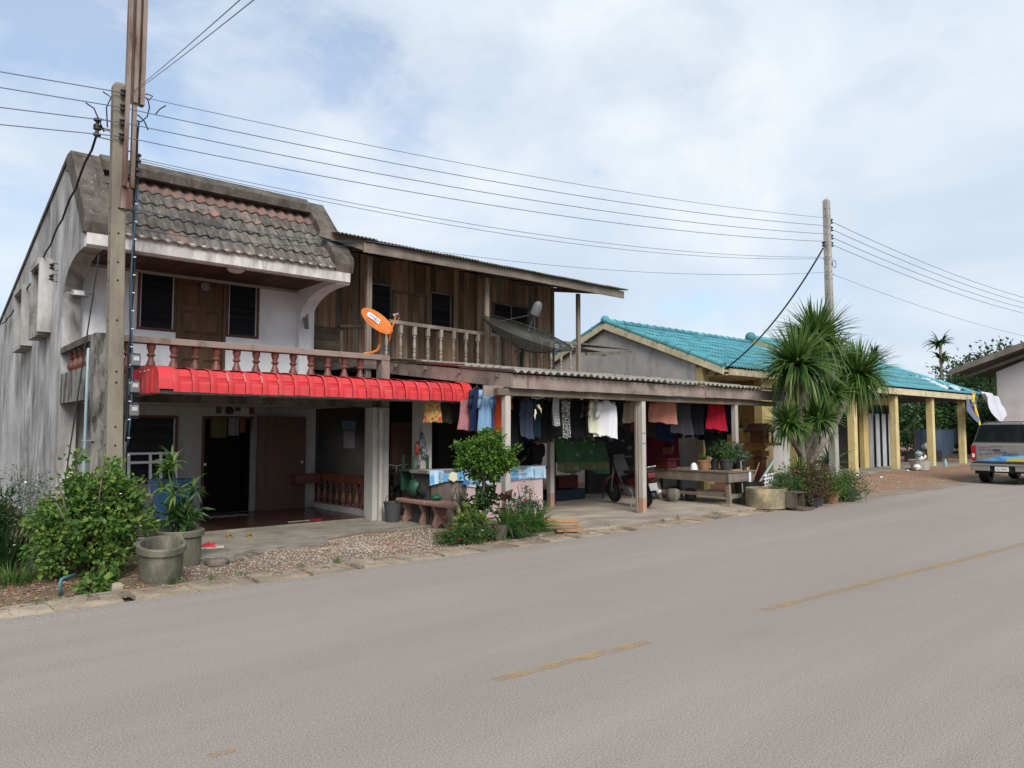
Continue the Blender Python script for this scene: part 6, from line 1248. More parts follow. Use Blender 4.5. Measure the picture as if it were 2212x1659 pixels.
vp('side_panel', red, lambda m: m.prism([(-.28, .58), (-.28, .68), (.1, .66), (.55, .56), (.2, .46)], 'y', -.125, .125), bevel=.02)
vp('seat', blk, lambda m: m.prism([(-.30, .75), (-.28, .83), (.1, .82), (.30, .78), (.55, .79), (.62, .74), (.55, .70), (-.2, .72)], 'y', -.12, .12), bevel=.03)
vp('leg_shield', blk, lambda m: m.prism([(.62, .52), (.70, .50), (.98, .95), (1.02, 1.02), (.92, 1.02), (.80, .80)], 'y', -.17, .17), bevel=.02)
vp('engine', M['grey_steel'], lambda m: m.box(.32, .68, -.10, .10, .26, .46).lathe([(0, -.13), (.09, -.13), (.09, .13), (0, .13)], 12, (.42, 0, .34), (0, 1, 0)), bevel=.02)
vp('exhaust', M['alu'], lambda m: m.tube([(.55, -.1, .28), (.3, -.16, .22), (.0, -.17, .26), (-.35, -.17, .36)], [.02, .025, .045, .045], 8), smooth='all')
vp('fork', M['grey_steel'], lambda m: m.tube([(1.24, -.07, .29), (1.02, -.07, .95)], .022, 6).tube([(1.24, .07, .29), (1.02, .07, .95)], .022, 6))
vp('front_mudguard', red, lambda m: m.grid(lambda a, b_: (1.24 + .33 * math.cos(R(20 + 150 * a)), (b_ - .5) * .13, .29 + .33 * math.sin(R(20 + 150 * a))), 10, 3).beam((1.16, 0, .62), (1.06, 0, .88), .12, .05, (1, 0, 0)), smooth='all')
vp('handlebar', blk, lambda m: m.tube([(.90, -.36, 1.04), (.98, -.14, 1.04), (.98, .14, 1.04), (.90, .36, 1.04)], .02, 6).box(.90, 1.12, -.15, .15, .98, 1.12), bevel=.015)
vp('mirror', blk, lambda m: m.tube([(.95, -.28, 1.05), (.97, -.32, 1.22)], .006, 5).tube([(.95, .28, 1.05), (.97, .32, 1.22)], .006, 5).box(.96, .975, -.40, -.27, 1.19, 1.27).box(.96, .975, .27, .40, 1.19, 1.27)); vp('headlight', M['meter_glass'], lambda m: m.box(1.12, 1.135, -.09, .09, 1.0, 1.09)); vp('kick_stand', M['grey_steel'], lambda m: m.tube([(.3, .1, .26), (.2, .24, .0)], .012, 5)); vp('grab_rail', M['alu'], lambda m: m.tube([(-.05, -.10, .84), (-.38, -.09, .90), (-.38, .09, .90), (-.05, .10, .84)], .012, 6))
bf = Vector((7.62, 12.25, .05)); BX = Matrix.Translation(bf) @ Matrix.Rotation(R(72), 4, 'Z')
BC = thing('bicycle', 'red bicycle with silver handlebar behind the black bucket', 'bicycle', bf); wheel(BC, BX, (0, 0, .30), .30, .04, 16, .9); wheel(BC, BX, (.95, 0, .30), .30, .04, 16, .9)
vehicle_part('frame', red, BC, BX, lambda m: m.tube([(.12, 0, .72), (.35, 0, .30), (.48, 0, .70), (.16, 0, .62)], .018, 6).tube([(.48, 0, .70), (.95, 0, .30), (.35, 0, .30)], .014, 6).tube([(0, 0, .30), (.13, 0, .78)], .016, 6)); vehicle_part('handlebar', M['alu'], BC, BX, lambda m: m.tube([(.13, 0, .76), (.14, 0, .95), (.12, -.10, .97), (.22, -.26, .98)], .012, 6).tube([(.14, 0, .95), (.12, .10, .97), (.22, .26, .98)], .012, 6), smooth='all')
vehicle_part('saddle', blk, BC, BX, lambda m: m.prism([(.42, .80), (.44, .86), (.62, .86), (.64, .80)], 'y', -.07, .07).tube([(.48, 0, .7), (.5, 0, .82)], .012, 5), bevel=.02); vehicle_part('basket', M['black'], BC, BX, lambda m: m.box(-.22, .06, -.14, .14, .58, .60).box(-.22, -.20, -.14, .14, .60, .80).box(.04, .06, -.14, .14, .60, .80).box(-.2, .04, -.14, -.12, .6, .8).box(-.2, .04, .12, .14, .6, .8))

# ================================================================ satellite dishes
def dish(T, c, nrm, r, depth, m, name='reflector', thick=.006, rings=8, seg=40):
    q = Vector(nrm).normalized().to_track_quat('Z', 'Y').to_matrix(); prof = [(r * i / rings, depth * (i / rings) ** 2) for i in range(rings + 1)]; prof[0] = (.001, 0)
    pr2 = prof + [(r + .004, depth)] + [(a, z - thick) for a, z in prof[::-1]]
    return part(name, m, T, lambda b: b.lathe(pr2, seg, Vector(c) - Vector(nrm).normalized() * depth, nrm), smooth='all')
camd = lambda p: (Vector((0, 0, CAM_H)) - Vector(p)).normalized()
oc = at(815, 693, y=12.0); T = thing('orange_dish', 'small orange satellite dish with white label at the balcony corner', 'satellite dish', (6.66, 11.9, 3.07))
on = (_rt * .52 + Vector((0, 0, 1)) * .68 + camd(oc) * .40).normalized()
OD = dish(T, oc, on, .350, .070, M['orange'])
e1 = (_rt - on * _rt.dot(on)).normalized(); e2 = on.cross(e1)
ft = at(786, 764, y=11.93); mid = at(820, 742, y=12.02)
part('mount_arm', M['orange'], T, lambda m: m.tube([ft, at(803, 762, y=11.95), at(815, 757, y=12.0), at(820, 744, y=12.05), at(821, 720, y=12.1), at(817, 705, y=12.12)], .024, 8), smooth='all')
part('foot_plate', M['orange'], T, lambda m: m.box(ft.x - .05, ft.x + .05, ft.y - .06, ft.y + .06, 3.07, 3.12))
lnb = at(856, 680, y=11.75); rimb = oc - e2 * .36 + e1 * .10
rimb = at(841, 736, y=11.9)
part('feed_arm', M['orange'], T, lambda m: m.tube([rimb, at(845, 715, y=11.8), lnb], .014, 6)); part('feed_horn', M['grey_steel'], T, lambda m: m.lathe([(.0, -.05), (.03, -.05), (.03, .02), (.04, .05), (0, .055)], 12, lnb, (oc - lnb))); part('feed_cable', M['post_conc'], T, lambda m: m.tube([lnb + Vector((.03, 0, 0)), lnb + Vector((.07, 0, -.05)), at(848, 705, y=11.82), rimb], .005, 5), smooth='all')
lab = oc + on * -.03
def onplane(a, b_, k=.012): return oc + e1 * a + e2 * b_ + on * k
pl = [onplane(-.22, .02, -.052 + .012), onplane(.06, .02, -.052), onplane(.06, .20, -.045), onplane(-.22, .20, -.03)]
lbm = MB(); lbm.add(pl + [p + on * .003 for p in pl], [(0, 1, 2, 3), (4, 5, 6, 7), (0, 1, 5, 4), (1, 2, 6, 5), (2, 3, 7, 6), (3, 0, 4, 7)]); ol = lbm.build('label_plate', M['white_plastic'], OD)
tx = text('iPM', .115, (0, 0, 0), mat('purple_print', (.16, .10, .32), rough=.5), ol, ext=.001)
tm_ = Matrix((e1, e2, on)).transposed().to_4x4(); tx.rotation_euler = tm_.to_euler(); tx.location = onplane(-.19, .065, -.032) - ORG[ol.name]
ac = mat('blue_purple_print', (.10, .10, .40), rough=.5); part('logo_arc', ac, ol, lambda m: m.tube([onplane(-.05 + .085 * math.cos(t), .10 + .05 * math.sin(t), -.036) for t in [R(-110) + q * R(20) for q in range(11)]], .005, 4))
BD = thing('mesh_dish', 'large dark mesh satellite dish on a post above the carport roof', 'satellite dish', (11.0, 12.6, 3.15))
bc = at(1140, 718, y=12.55); bn_ = (_rt * .34 + Vector((0, 0, 1)) * .90 + camd(bc) * .26).normalized()
def meshm():
    t = NT('dark_perforated_mesh'); t.done((.085, .085, .07), .6, .2); tr = t.n.new('ShaderNodeBsdfTransparent'); ms = t.n.new('ShaderNodeMixShader'); ms.inputs[0].default_value = .55
    t.l.new(tr.outputs[0], ms.inputs[1]); t.l.new(t.b.outputs[0], ms.inputs[2]); t.l.new(ms.outputs[0], t.out.inputs[0]); return t.m
br_, bd_ = 1.12, .40
prof = [(br_ * i / 8, bd_ * (i / 8) ** 2) for i in range(9)]; prof[0] = (.001, 0); bb_ = bc - bn_ * bd_
part('reflector', meshm(), BD, lambda m: m.lathe(prof, 48, bb_, bn_), smooth='all'); dk = mat('dark_dish_metal', (.055, .055, .048), rough=.55, metal=.3)
q3 = bn_.to_track_quat('Z', 'Y').to_matrix()
def bpnt(r_, t, z): return bb_ + q3 @ Vector((r_ * math.cos(t), r_ * math.sin(t), z))
part('rim', dk, BD, lambda m: m.tube([bpnt(br_, t * 6.2832 / 48, bd_) for t in range(49)], .014, 6), smooth='all')
for k in range(6): part('rib', dk, BD, lambda m: m.tube([bpnt(br_ * i / 8, k * 1.047 + .3, bd_ * (i / 8) ** 2 - .012) for i in range(9)], .012, 5), smooth='all')
fd_ = bc + bn_ * .46
part('feed_cap', mat('grey_cap_plastic', (.13, .135, .14), rough=.5), BD, lambda m: m.lathe([(.0, -.02), (.115, -.02), (.12, 0), (.105, .22), (.08, .28), (.04, .31), (0, .32)], 18, fd_, bn_), smooth=True)
for k in range(4): part('feed_strut', dk, BD, lambda m: m.tube([bpnt(br_ * .86, k * 1.571 + .9, bd_ * .74), fd_], .010, 5))
part('feed_cable', M['cable_grey'], BD, lambda m: m.tube([fd_, bb_ + bn_ * .05], .008, 5)); part('post', M['black'], BD, lambda m: m.tube([(bb_.x, bb_.y, 2.9), (bb_.x, bb_.y, bb_.z - .08)], .05, 10).tube([(bb_.x, bb_.y, bb_.z - .2), bb_ - bn_ * .01], .06, 8)); part('bracket', M['rusty_steel'], BD, lambda m: m.beam((bb_.x - .2, bb_.y, bb_.z - .1), (bb_.x + .25, bb_.y, bb_.z - .02), .05, .06).beam((bb_.x - .18, bb_.y - .05, bb_.z - .3), (bb_.x - .12, bb_.y - .05, bb_.z - .06), .03, .03))

# ================================================================ spirit house
sp = at(1641, 948, y=9.9); sx_, sy_ = sp.x, 9.9; SH = thing('spirit_house', 'small orange-brown spirit house on a carved pedestal under the carport end', 'shrine', (sx_, sy_, 0))
ob = mat('orange_brown_shrine_paint', (.27, .105, .04), (.19, .068, .03), 9, rough=.6); rd = mat('red_shrine_paint', (.13, .035, .026), (.19, .06, .035), 12, rough=.6); gd = mat('gold_trim', (.44, .26, .06), rough=.5)
z0 = at(1641, 962, y=9.9).z
part('pedestal', ob, SH, lambda m: m.box(sx_ - .16, sx_ + .16, sy_ - .16, sy_ + .16, 0, .12).box(sx_ - .11, sx_ + .11, sy_ - .11, sy_ + .11, .12, z0 - .28).box(sx_ - .16, sx_ + .16, sy_ - .16, sy_ + .16, z0 - .27, z0 - .14)); part('pedestal_panel', rd, SH, lambda m: m.box(sx_ - .075, sx_ + .075, sy_ - .122, sy_ - .112, .16, z0 - .45).box(sx_ - .122, sx_ - .112, sy_ - .075, sy_ + .075, .16, z0 - .45).box(sx_ - .13, sx_ + .13, sy_ - .13, sy_ + .13, z0 - .36, z0 - .30)); part('gold_neck', gd, SH, lambda m: m.lathe([(.13, 0), (.17, .06), (.25, .12)], 4, (sx_, sy_, z0 - .135)))
part('platform', ob, SH, lambda m: m.box(sx_ - .42, sx_ + .42, sy_ - .36, sy_ + .36, z0, z0 + .07)); b = MB(); b.box(-.02, .02, -.012, .012, 0, .07); dm = b.local(gd)
for k in range(12): link('platform_tooth', dm, SH, (sx_ - .385 + k * .07, sy_ - .368, z0))
part('shrine_body', ob, SH, lambda m: m.box(sx_ - .18, sx_ + .18, sy_ - .16, sy_ + .16, z0 + .071, z0 + .36)); part('shrine_roof', rd, SH, lambda m: m.prism([(sx_ - .30, z0 + .33), (sx_ - .30, z0 + .37), (sx_ - .08, z0 + .56), (sx_ + .08, z0 + .56), (sx_ + .30, z0 + .37), (sx_ + .30, z0 + .33)], 'y', sy_ - .26, sy_ + .26)); part('shrine_window', M['void'], SH, lambda m: m.box(sx_ - .12, sx_ - .05, sy_ - .165, sy_ - .158, z0 + .16, z0 + .28)); part('shrine_window', M['void'], SH, lambda m: m.box(sx_ + .05, sx_ + .12, sy_ - .165, sy_ - .158, z0 + .16, z0 + .28))
for k, s_ in enumerate((-1, 1)): part('shrine_post', rd, SH, lambda m: m.box(sx_ + s_ * .24 - .02, sx_ + s_ * .24 + .02, sy_ - .24, sy_ - .20, z0 + .071, z0 + .335))
Q = plant('dark_orchid', 'dark strappy orchid hanging beside the spirit house', 'plant', (sx_ - .7, sy_ + .3, 1.5)); blades('leaves', Q, (sx_ - .65, sy_ + .2, 1.75), 46, .5, .04, M['leaf_dark'], 1, .9, minel=-20, ring=.1); part('hanging_basket', M['bark'], Q, lambda m: m.lathe([(.10, 0), (.13, .1), (.11, .1), (0, .04)], 10, (sx_ - .65, sy_ + .2, 1.66))); part('hanging_wire', M['cable'], Q, lambda m: m.tube([(sx_ - .65, sy_ + .2, 1.75), (sx_ - .65, sy_ + .2, 2.5)], .005, 4))
Q = plant('dark_canes', 'thin dark leafy canes climbing left of the spirit house', 'plant', (sx_ - .55, sy_ + .5, 0)); stems(Q, (sx_ - .5, sy_ + .5, 0), [(sx_ - .6, sy_ + .5, 1.3), (sx_ - .4, sy_ + .5, 1.4)], .02, 'leaf_dark'); foliage('leaves', Q, (sx_ - .5, sy_ + .5, .9), (.14, .1, .5), 30, 260, .08, .03, M['leaf_dark'], .1, .3)

# ================================================================ small things on the ground and porch
def sandal(parent, c, az, m, sole):
    Mx = Matrix.Translation(Vector(c)) @ Matrix.Rotation(R(az), 4, 'Z'); ol_ = [(-.12, -.03), (-.13, 0), (-.12, .03), (-.04, .033), (.06, .045), (.11, .035), (.13, 0), (.11, -.035), (.06, -.045), (-.04, -.033)]
    s_ = vehicle_part('sole', sole, parent, Mx, lambda b: b.prism(ol_, 'z', 0, .025)); vehicle_part('upper', m, parent, Mx, lambda b: b.grid(lambda a, t: (-.01 + .125 * t, (a - .5) * (.10 - .05 * t * t), .025 + .055 * math.sin(math.pi * a) * (1 - .6 * t)), 8, 6), smooth='all')
redr = mat('red_rubber', (.46, .022, .03), rough=.5); tan = mat('tan_rubber', (.24, .17, .08), rough=.7); cream_s = mat('cream_sole', (.5, .42, .33), rough=.8)
for k, (u, v, az, lb) in enumerate(((450, 1183, 205, 'left shoe of the red clog pair on the broken step'), (463, 1184, 165, 'right shoe of the red clog pair on the broken step'), (494, 1160, 260, 'left tan slipper of the pair on the porch apron'), (538, 1159, 255, 'right tan slipper of the pair on the porch apron'))):
    p = at(u, v, z=.078 if k < 2 else .052); T = thing('clog' if k < 2 else 'slipper', lb, 'shoe', p, 'red clogs' if k < 2 else 'tan slippers'); sandal(T, p, az, redr if k < 2 else tan, cream_s if k < 2 else tan)
for k in range(9):
    u, v = (430, 462, 492, 520, 445, 480, 510, 545, 468)[k], (1203, 1200, 1198, 1194, 1213, 1211, 1208, 1200, 1216)[k]; p = at(u, v, z=.02); b = MB(); b.ball((0, 0, 0), random.uniform(.07, .13), 8, (1.3, .8, .5)); j = [random.uniform(.75, 1.25) for _ in range(len(b.v))]
    b.v = [(p.x + v_[0] * j[i], p.y + v_[1] * j[i], p.z + v_[2] * j[(i * 7) % len(j)]) for i, v_ in enumerate(b.v)]; tag(b.build('rubble_stone', M['stone']), ('rubble stone nearest the rear pot, upper row', 'rubble stone below the red clogs', 'third rubble stone from the pot, upper row', 'fourth rubble stone from the pot, upper row', 'rubble stone nearest the rear pot, lower row', 'middle rubble stone of the lower row', 'third rubble stone of the lower row', 'rightmost rubble stone by the broken slab', 'lowest rubble stone nearest the kerb')[k], 'stone', 'rubble stones by the step')
p = at(355, 1293, z=0) ; b = MB(); b.ball((1.9, 8.62, .03), .075, 8, (1.2, .7, .9)); tag(b.build('pale_stone', M['concrete_pale']), 'pale stone at the kerb below the big bush', 'stone')
b = MB(); b.tube([(1.42, 8.80, .0), (1.42, 8.80, .13), (1.43, 8.82, .155), (1.46, 8.85, .165), (1.58, 8.95, .17)], .016, 8); tag(b.build('water_pipe', mat('blue_grey_pipe', (.07, .17, .19), rough=.5), smooth='all'), 'bent blue water pipe sticking out of the soil by the bush', 'pipe')
b = MB(); b.tube([at(622, 1128, z=.11), at(672, 1124, z=.11)], .012, 6); BRM = tag(b.build('broom', M['post_wood']), 'broom with pale handle and red head lying on the porch', 'broom'); b = MB(); b.beam(at(672, 1124, z=.115), at(690, 1122, z=.115), .14, .05); b.build('broom_head', red, BRM)
b = MB(); pm_ = at(520, 1132, z=.1); b.grid(lambda a, c: (4.5 + a * .75, 13.6 + c * .4, .099 + .012 * abs(math.sin(a * 11 + c * 5))), 14, 8); tag(b.build('door_mat', fab['grey'], smooth='all'), 'crumpled grey cloth mat at the open front door', 'mat')
WT = thing('folded_table', 'white-framed folding table leaning under the lower window', 'table', (3.6, 14.2, .1))
for xa in (3.32, 3.68, 3.86, 4.12): part('frame_bar', M['white_plastic'], WT, lambda m: m.beam((xa, 14.35, .5), (xa, 14.45, 1.28), .045, .03, (0, 1, 0)))
part('frame_bar', M['white_plastic'], WT, lambda m: m.beam((3.3, 14.42, 1.12), (4.14, 14.42, 1.12), .03, .045)); part('frame_bar', M['white_plastic'], WT, lambda m: m.beam((3.3, 14.45, 1.28), (4.14, 14.45, 1.28), .03, .04))
BI = thing('blue_bin', 'large blue plastic bin behind the lance-leaved plant', 'bin', (3.7, 13.2, .1)); bp = mat('blue_bin_plastic', (.035, .11, .25), rough=.45); part('bin_body', bp, BI, lambda m: m.add([(3.5, 13.0, .1), (3.95, 13.0, .1), (3.95, 13.4, .1), (3.5, 13.4, .1), (3.42, 12.94, .82), (4.03, 12.94, .82), (4.03, 13.46, .82), (3.42, 13.46, .82)], [(0, 3, 2, 1), (0, 1, 5, 4), (1, 2, 6, 5), (2, 3, 7, 6), (3, 0, 4, 7), (4, 5, 6, 7)]), bevel=.02); part('bin_lid', bp, BI, lambda m: m.box(3.40, 4.05, 12.92, 13.48, .82, .87), bevel=.015); part('handle_slot', M['black'], BI, lambda m: m.box(3.6, 3.82, 12.936, 12.96, .70, .74))
WP = 'loose board in the stack at the carport edge'
for k, (a, c, w, h, m_, lb) in enumerate((((8.75, 10.05, .075), (9.45, 9.12, .075), .11, .04, 'new_wood', 'single orange board lying on the carport floor behind the stack'), ((7.95, 9.0, .075), (8.62, 8.36, .075), .10, .035, 'plank_h', 'dark board at the bottom of the stack by the strap leaves'), ((7.9, 9.08, .11), (8.75, 8.44, .115), .09, .035, 'new_wood', 'orange board on top of the stack by the strap leaves'), ((8.3, 8.50, .075), (8.66, 8.24, .085), .08, .03, 'new_wood', 'short pale board end nearest the kerb'))):
    b = MB(); b.beam(a, c, w, h); tag(b.build('loose_board', M[m_]), lb, 'board', 'loose boards at the carport edge')
PO = thing('wall_posters', 'blue and grey calendar hanging on the dim inner wall beside the porch', 'calendar', (7.9, 14.84, 1.6)); part('picture_sheet', mat('blue_poster', (.10, .14, .20), rough=.7), PO, lambda m: m.box(7.75, 8.1, 14.845, 14.856, 1.72, 1.92)); part('date_sheet', M['cloth_greyp'], PO, lambda m: m.box(7.8, 8.08, 14.845, 14.856, 1.3, 1.7))
# ================================================================ pickup with canopy
TX, TY0, TY1 = 26.6, 6.30, 8.06
TK = thing('pickup_truck', 'silver pickup with canopy, dark rear window and blue lettering on the tailgate', 'pickup', (28.5, (TY0 + TY1) / 2, 0))
silver = mat('silver_paint', (.33, .31, .285), (.30, .285, .262), 3, rough=.3, metal=.35, spec=.5); tglass = mat('tinted_glass', (.012, .017, .020), rough=.06, spec=.7)
yc = (TY0 + TY1) / 2
def sec(w, z, x): return None
def shell(m, stations):
    """loft body cross-sections along x: (x, [(y offset, z) ...])"""
    n = len(stations[0][1]); vs = [(x, yc + y, z) for x, pr_ in stations for y, z in pr_]; fs = []
    for i in range(len(stations) - 1):
        for k in range(n): fs.append((i * n + k, i * n + (k + 1) % n, (i + 1) * n + (k + 1) % n, (i + 1) * n + k))
    fs += [tuple(range(n))[::-1], tuple((len(stations) - 1) * n + k for k in range(n))]; m.add(vs, fs)
lowp = lambda s=0: [(-.80 + s, .58), (-.87 + s, .72), (-.88 + s, 1.18), (-.85 + s, 1.30), (.85 - s, 1.30), (.88 - s, 1.18), (.87 - s, .72), (.80 - s, .58)]
part('bed_body', silver, TK, lambda m: shell(m, [(TX + .02, lowp(.02)), (TX + .12, lowp()), (TX + 2.0, lowp())]), smooth=True)
cnp = lambda s=0, t=0: [(-.845 + s, 1.302), (-.78 + s, 1.50), (-.66 + s, 1.86 - t), (-.52 + s, 1.95 - t), (.52 - s, 1.95 - t), (.66 - s, 1.86 - t), (.78 - s, 1.50), (.845 - s, 1.302)]
part('canopy', silver, TK, lambda m: shell(m, [(TX + .10, cnp(.01, .02)), (TX + .22, cnp()), (TX + 2.0, cnp())]), smooth=True)
part('cab', silver, TK, lambda m: shell(m, [(TX + 2.03, lowp()), (TX + 4.9, lowp())]), smooth=True); part('cab_roof', silver, TK, lambda m: shell(m, [(TX + 2.03, cnp(.02, .08)), (TX + 3.2, cnp(.02, .08)), (TX + 3.9, [(y * .98, 1.302 + (z - 1.302) * .05) for y, z in cnp(.02)])]), smooth=True)
part('rear_window', tglass, TK, lambda m: m.prism([(yc - .80, 1.335), (yc - .61, 1.89), (yc + .61, 1.89), (yc + .80, 1.335)], 'x', TX + .065, TX + .10), bevel=.02)
part('roof_rail', blk, TK, lambda m: m.box(TX + .10, TX + .16, yc - .58, yc + .58, 1.955, 1.985).box(TX + .3, TX + 1.9, yc + .50, yc + .55, 1.96, 2.01))
TG = part('tailgate', silver, TK, lambda m: m.box(TX - .012, TX + .018, yc - .74, yc + .74, .72, 1.27), bevel=.015)
part('tailgate_handle', M['grey_plastic'], TG, lambda m: m.box(TX - .024, TX - .013, yc + .06, yc + .26, 1.05, 1.11)); part('plate_badge', M['grey_steel'], TG, lambda m: m.box(TX - .018, TX - .013, yc + .0, yc + .32, 1.20, 1.245))
for s in (1, -1):
    tl = part('tail_light', mat('red_lamp', (.40, .012, .014), rough=.2, spec=.6), TK, lambda m: m.box(TX - .012, TX + .10, yc + s * .815 - .065, yc + s * .815 + .065, .76, 1.22), bevel=.015)
    part('reverse_lamp', M['white_plastic'], tl, lambda m: m.box(TX - .016, TX - .011, yc + s * .815 - .035, yc + s * .815 + .035, .84, .96))
part('bumper', silver, TK, lambda m: m.box(TX - .14, TX + .04, yc + .34, yc + .88, .42, .64).box(TX - .14, TX + .04, yc - .88, yc - .34, .42, .64).box(TX - .16, TX + .04, yc - .88, yc + .88, .585, .66), bevel=.02); part('bumper_step', blk, TK, lambda m: m.box(TX - .165, TX - .02, yc - .84, yc + .84, .662, .685)); part('plate_recess', blk, TK, lambda m: m.box(TX - .10, TX + .02, yc - .36, yc + .36, .38, .583))
PLT = part('number_plate', M['white_plastic'], TK, lambda m: m.box(TX - .13, TX - .105, yc - .17, yc + .20, .42, .57))
text('กข 1843', .085, (TX - .131, yc + .165, .455), mat('plate_ink', (.10, .11, .12), rough=.6), PLT, face=(-1, 0))
part('underbody', blk, TK, lambda m: m.box(TX + .1, TX + 4.7, yc - .70, yc + .70, .36, .60)); part('mud_flap', blk, TK, lambda m: m.box(TX + .30, TX + .32, yc + .55, yc + .88, .30, .72)); part('mud_flap', blk, TK, lambda m: m.box(TX + .30, TX + .32, yc - .88, yc - .55, .30, .72))
for xw in (TX + .85, TX + 3.9):
    for s in (1, -1):
        w_ = part('wheel', M['black'], TK, lambda m: m.lathe([(.20, -.13), (.34, -.13), (.37, -.09), (.37, .09), (.34, .13), (.20, .13), (.20, -.13)], 26, (xw, yc + s * .72, .37), (0, 1, 0)), smooth=True); part('rim', M['alu'], w_, lambda m: m.lathe([(.20, -.10), (.19, .06), (.05, .10), (0, .10)], 18, (xw, yc + s * .72, .37), (0, s, 0)), smooth=True)
gb = mat('blue_gradient_film', (.06, .25, .55), (.22, .50, .78), 1.6, lo=.4, hi=.6, rough=.35)
part('blue_graphic', gb, TG, lambda m: m.prism([(yc + .72, .73), (yc + .30, .84), (yc + .02, .90), (yc - .72, .93), (yc - .72, .73)], 'x', TX - .016, TX - .0125)); part('yellow_graphic', mat('yellow_film', (.62, .50, .08), rough=.4), TG, lambda m: m.prism([(yc - .05, .735), (yc - .12, .80), (yc - .35, .84), (yc - .7, .83), (yc - .7, .735)], 'x', TX - .0185, TX - .0165))
ik = mat('purple_blue_print', (.07, .07, .22), rough=.5)
text('Baan', .22, (TX - .019, yc + .02, .895), ik, TG, face=(-1, 0), shear=.2); text('ร้าน  อาหาร  ทะเลสด', .085, (TX - .016, yc + .66, .905), ik, TG, face=(-1, 0)).rotation_euler[1] = R(-7); text('075-2844 1751', .06, (TX - .016, yc + .66, 1.13), ik, TG, face=(-1, 0)); text('089-871 22 84', .06, (TX - .016, yc + .66, 1.06), ik, TG, face=(-1, 0))

# ================================================================ things on the earth yard and background growth
GB = thing('rubbish_basket', 'basket of white and coloured rubbish beside a yellow porch post', 'basket', (29.9, 11.2, .2)); part('basket', M['post_conc'], GB, lambda m: m.lathe([(.30, 0), (.40, .38), (.42, .40), (.37, .39), (.28, .05), (0, .04)], 16, (30.2, 10.9, .18)))
for k, (dx, dz, m_) in enumerate(((-.15, .45, 'white_plastic'), (.15, .5, 'white_plastic'), (.0, .6, 'cloth_rust'), (-.25, .62, 'pvc_blue'), (-.45, .12, 'white_plastic'))): part('rubbish_bag', M[m_], GB, lambda m: lump(m, (30.2 + dx, 10.85, .18 + dz), .17, (1, .8, .7)), smooth='all')
TS = thing('silver_sheeting', 'crumpled silver plastic sheet hung on the turquoise roof corner', 'sheeting', (38, 11.2, 3)); sil = mat('silver_sheet', (.56, .57, .64), rough=.35, spec=.5)
a0 = at(2060, 838, y=11.4); a1 = at(2145, 866, y=11.4)
part('roof_flap', sil, TS, lambda m: m.grid(lambda a, c: (35.2 + a * 4.2, 11.5 + c * 1.6, 3.50 + c * .70 - max(0, a - .7) * .7 + .14 * math.sin(a * 17 + c * 9) * math.cos(c * 13)), 16, 10), smooth='all'); part('hanging_flap', sil, TS, lambda m: m.grid(lambda a, c: (37.6 + a * 2.9 + .2 * c, 11.0 + .1 * math.sin(a * 9) - c * .3, 3.55 - c * (.30 + 1.05 * math.sin(a * 2.6)) - .2 * a + .05 * math.sin(c * 11)), 12, 8), smooth='all'); part('grey_flap', M['cable_grey'], TS, lambda m: m.grid(lambda a, c: (36.3 + a * 1.3, 11.1 - .25 * math.sin(a * 3.1) * c, 3.1 - c * .9 * math.sin(.4 + a * 2.4) - .15 * c), 10, 6), smooth='all')
PN = thing('warning_pennant', 'yellow and orange pennant strip hanging at the turquoise roof corner', 'pennant', (37.2, 10.9, 3)); ylw = mat('fluorescent_yellow', (.62, .66, .06), (.65, .10, .05), 5, lo=.5, hi=.54, rough=.6)
part('strip', ylw, PN, lambda m: m.prism([(36.75, 3.45), (37.05, 3.38), (36.8, 2.95), (36.55, 2.98)], 'y', 10.95, 10.97).prism([(36.6, 2.9), (36.95, 2.85), (37.55, 1.95), (37.3, 1.93)], 'y', 10.93, 10.95))
TA = thing('blue_tarpaulin', 'dark blue tarpaulin hung between the yellow posts at the back', 'tarpaulin', (40, 16, .2)); part('sheet', mat('dark_blue_tarp', (.055, .085, .13), (.035, .055, .09), 2.5, (3, 3, .4), rough=.55), TA, lambda m: m.grid(lambda a, c: (38.9 + a * 6.2, 14.2 + .12 * math.sin(a * 30), 1.75 - c * (1.5 * (math.sin(math.pi * (.08 + .9 * a)) ** .5))), 50, 8), smooth='all'); part('post', M['post_wood'], TA, lambda m: m.tube([(38.9, 14.25, 0), (38.9, 14.25, 1.9)], .04, 6)); part('post', M['post_wood'], TA, lambda m: m.tube([(45.1, 14.25, 0), (45.1, 14.25, 1.9)], .04, 6))
b = MB(); b.box(36.6, 39.4, 13.2, 13.9, .2, .72); tag(b.build('junk_table', M['interior']), 'dark low table against the blue tarpaulin', 'table')
bag('white_bundle', 'white bundle lying on the dark low table', (38.0, 13.3, .92), .32, (1.6, .8, .6), M['white_plastic'], 'bundle')
b = MB(); b.box(40, 46, 19.5, 19.6, -.1, 1.3); tag(b.build('boundary_wall', M['interior']), 'dark low wall behind the blue tarpaulin', 'wall')
BL = thing('bottle', 'small blue and white bottle at the foot of a yellow post', 'bottle', (33.7, 11.1, .2)); part('bottle_body', M['pvc_blue'], BL, lambda m: m.lathe([(.07, 0), (.07, .22), (.03, .28), (.03, .33), (0, .33)], 10, (33.75, 11.2, .18)), smooth=True)
for x_, y_, k in ((24.9, 10.2, 0), (24.5, 10.8, 1), (28.2, 10.6, 2)):
    b = MB(); b.ball((x_, y_, hgt(x_, y_) + .04), .05, 6, (1.5, 1, .6)); tag(b.build('litter_scrap', M['white_plastic']), ('white litter scrap nearest the kerb on the red earth', 'white litter scrap by the potted fern', 'white litter scrap before the folding door')[k], 'litter')
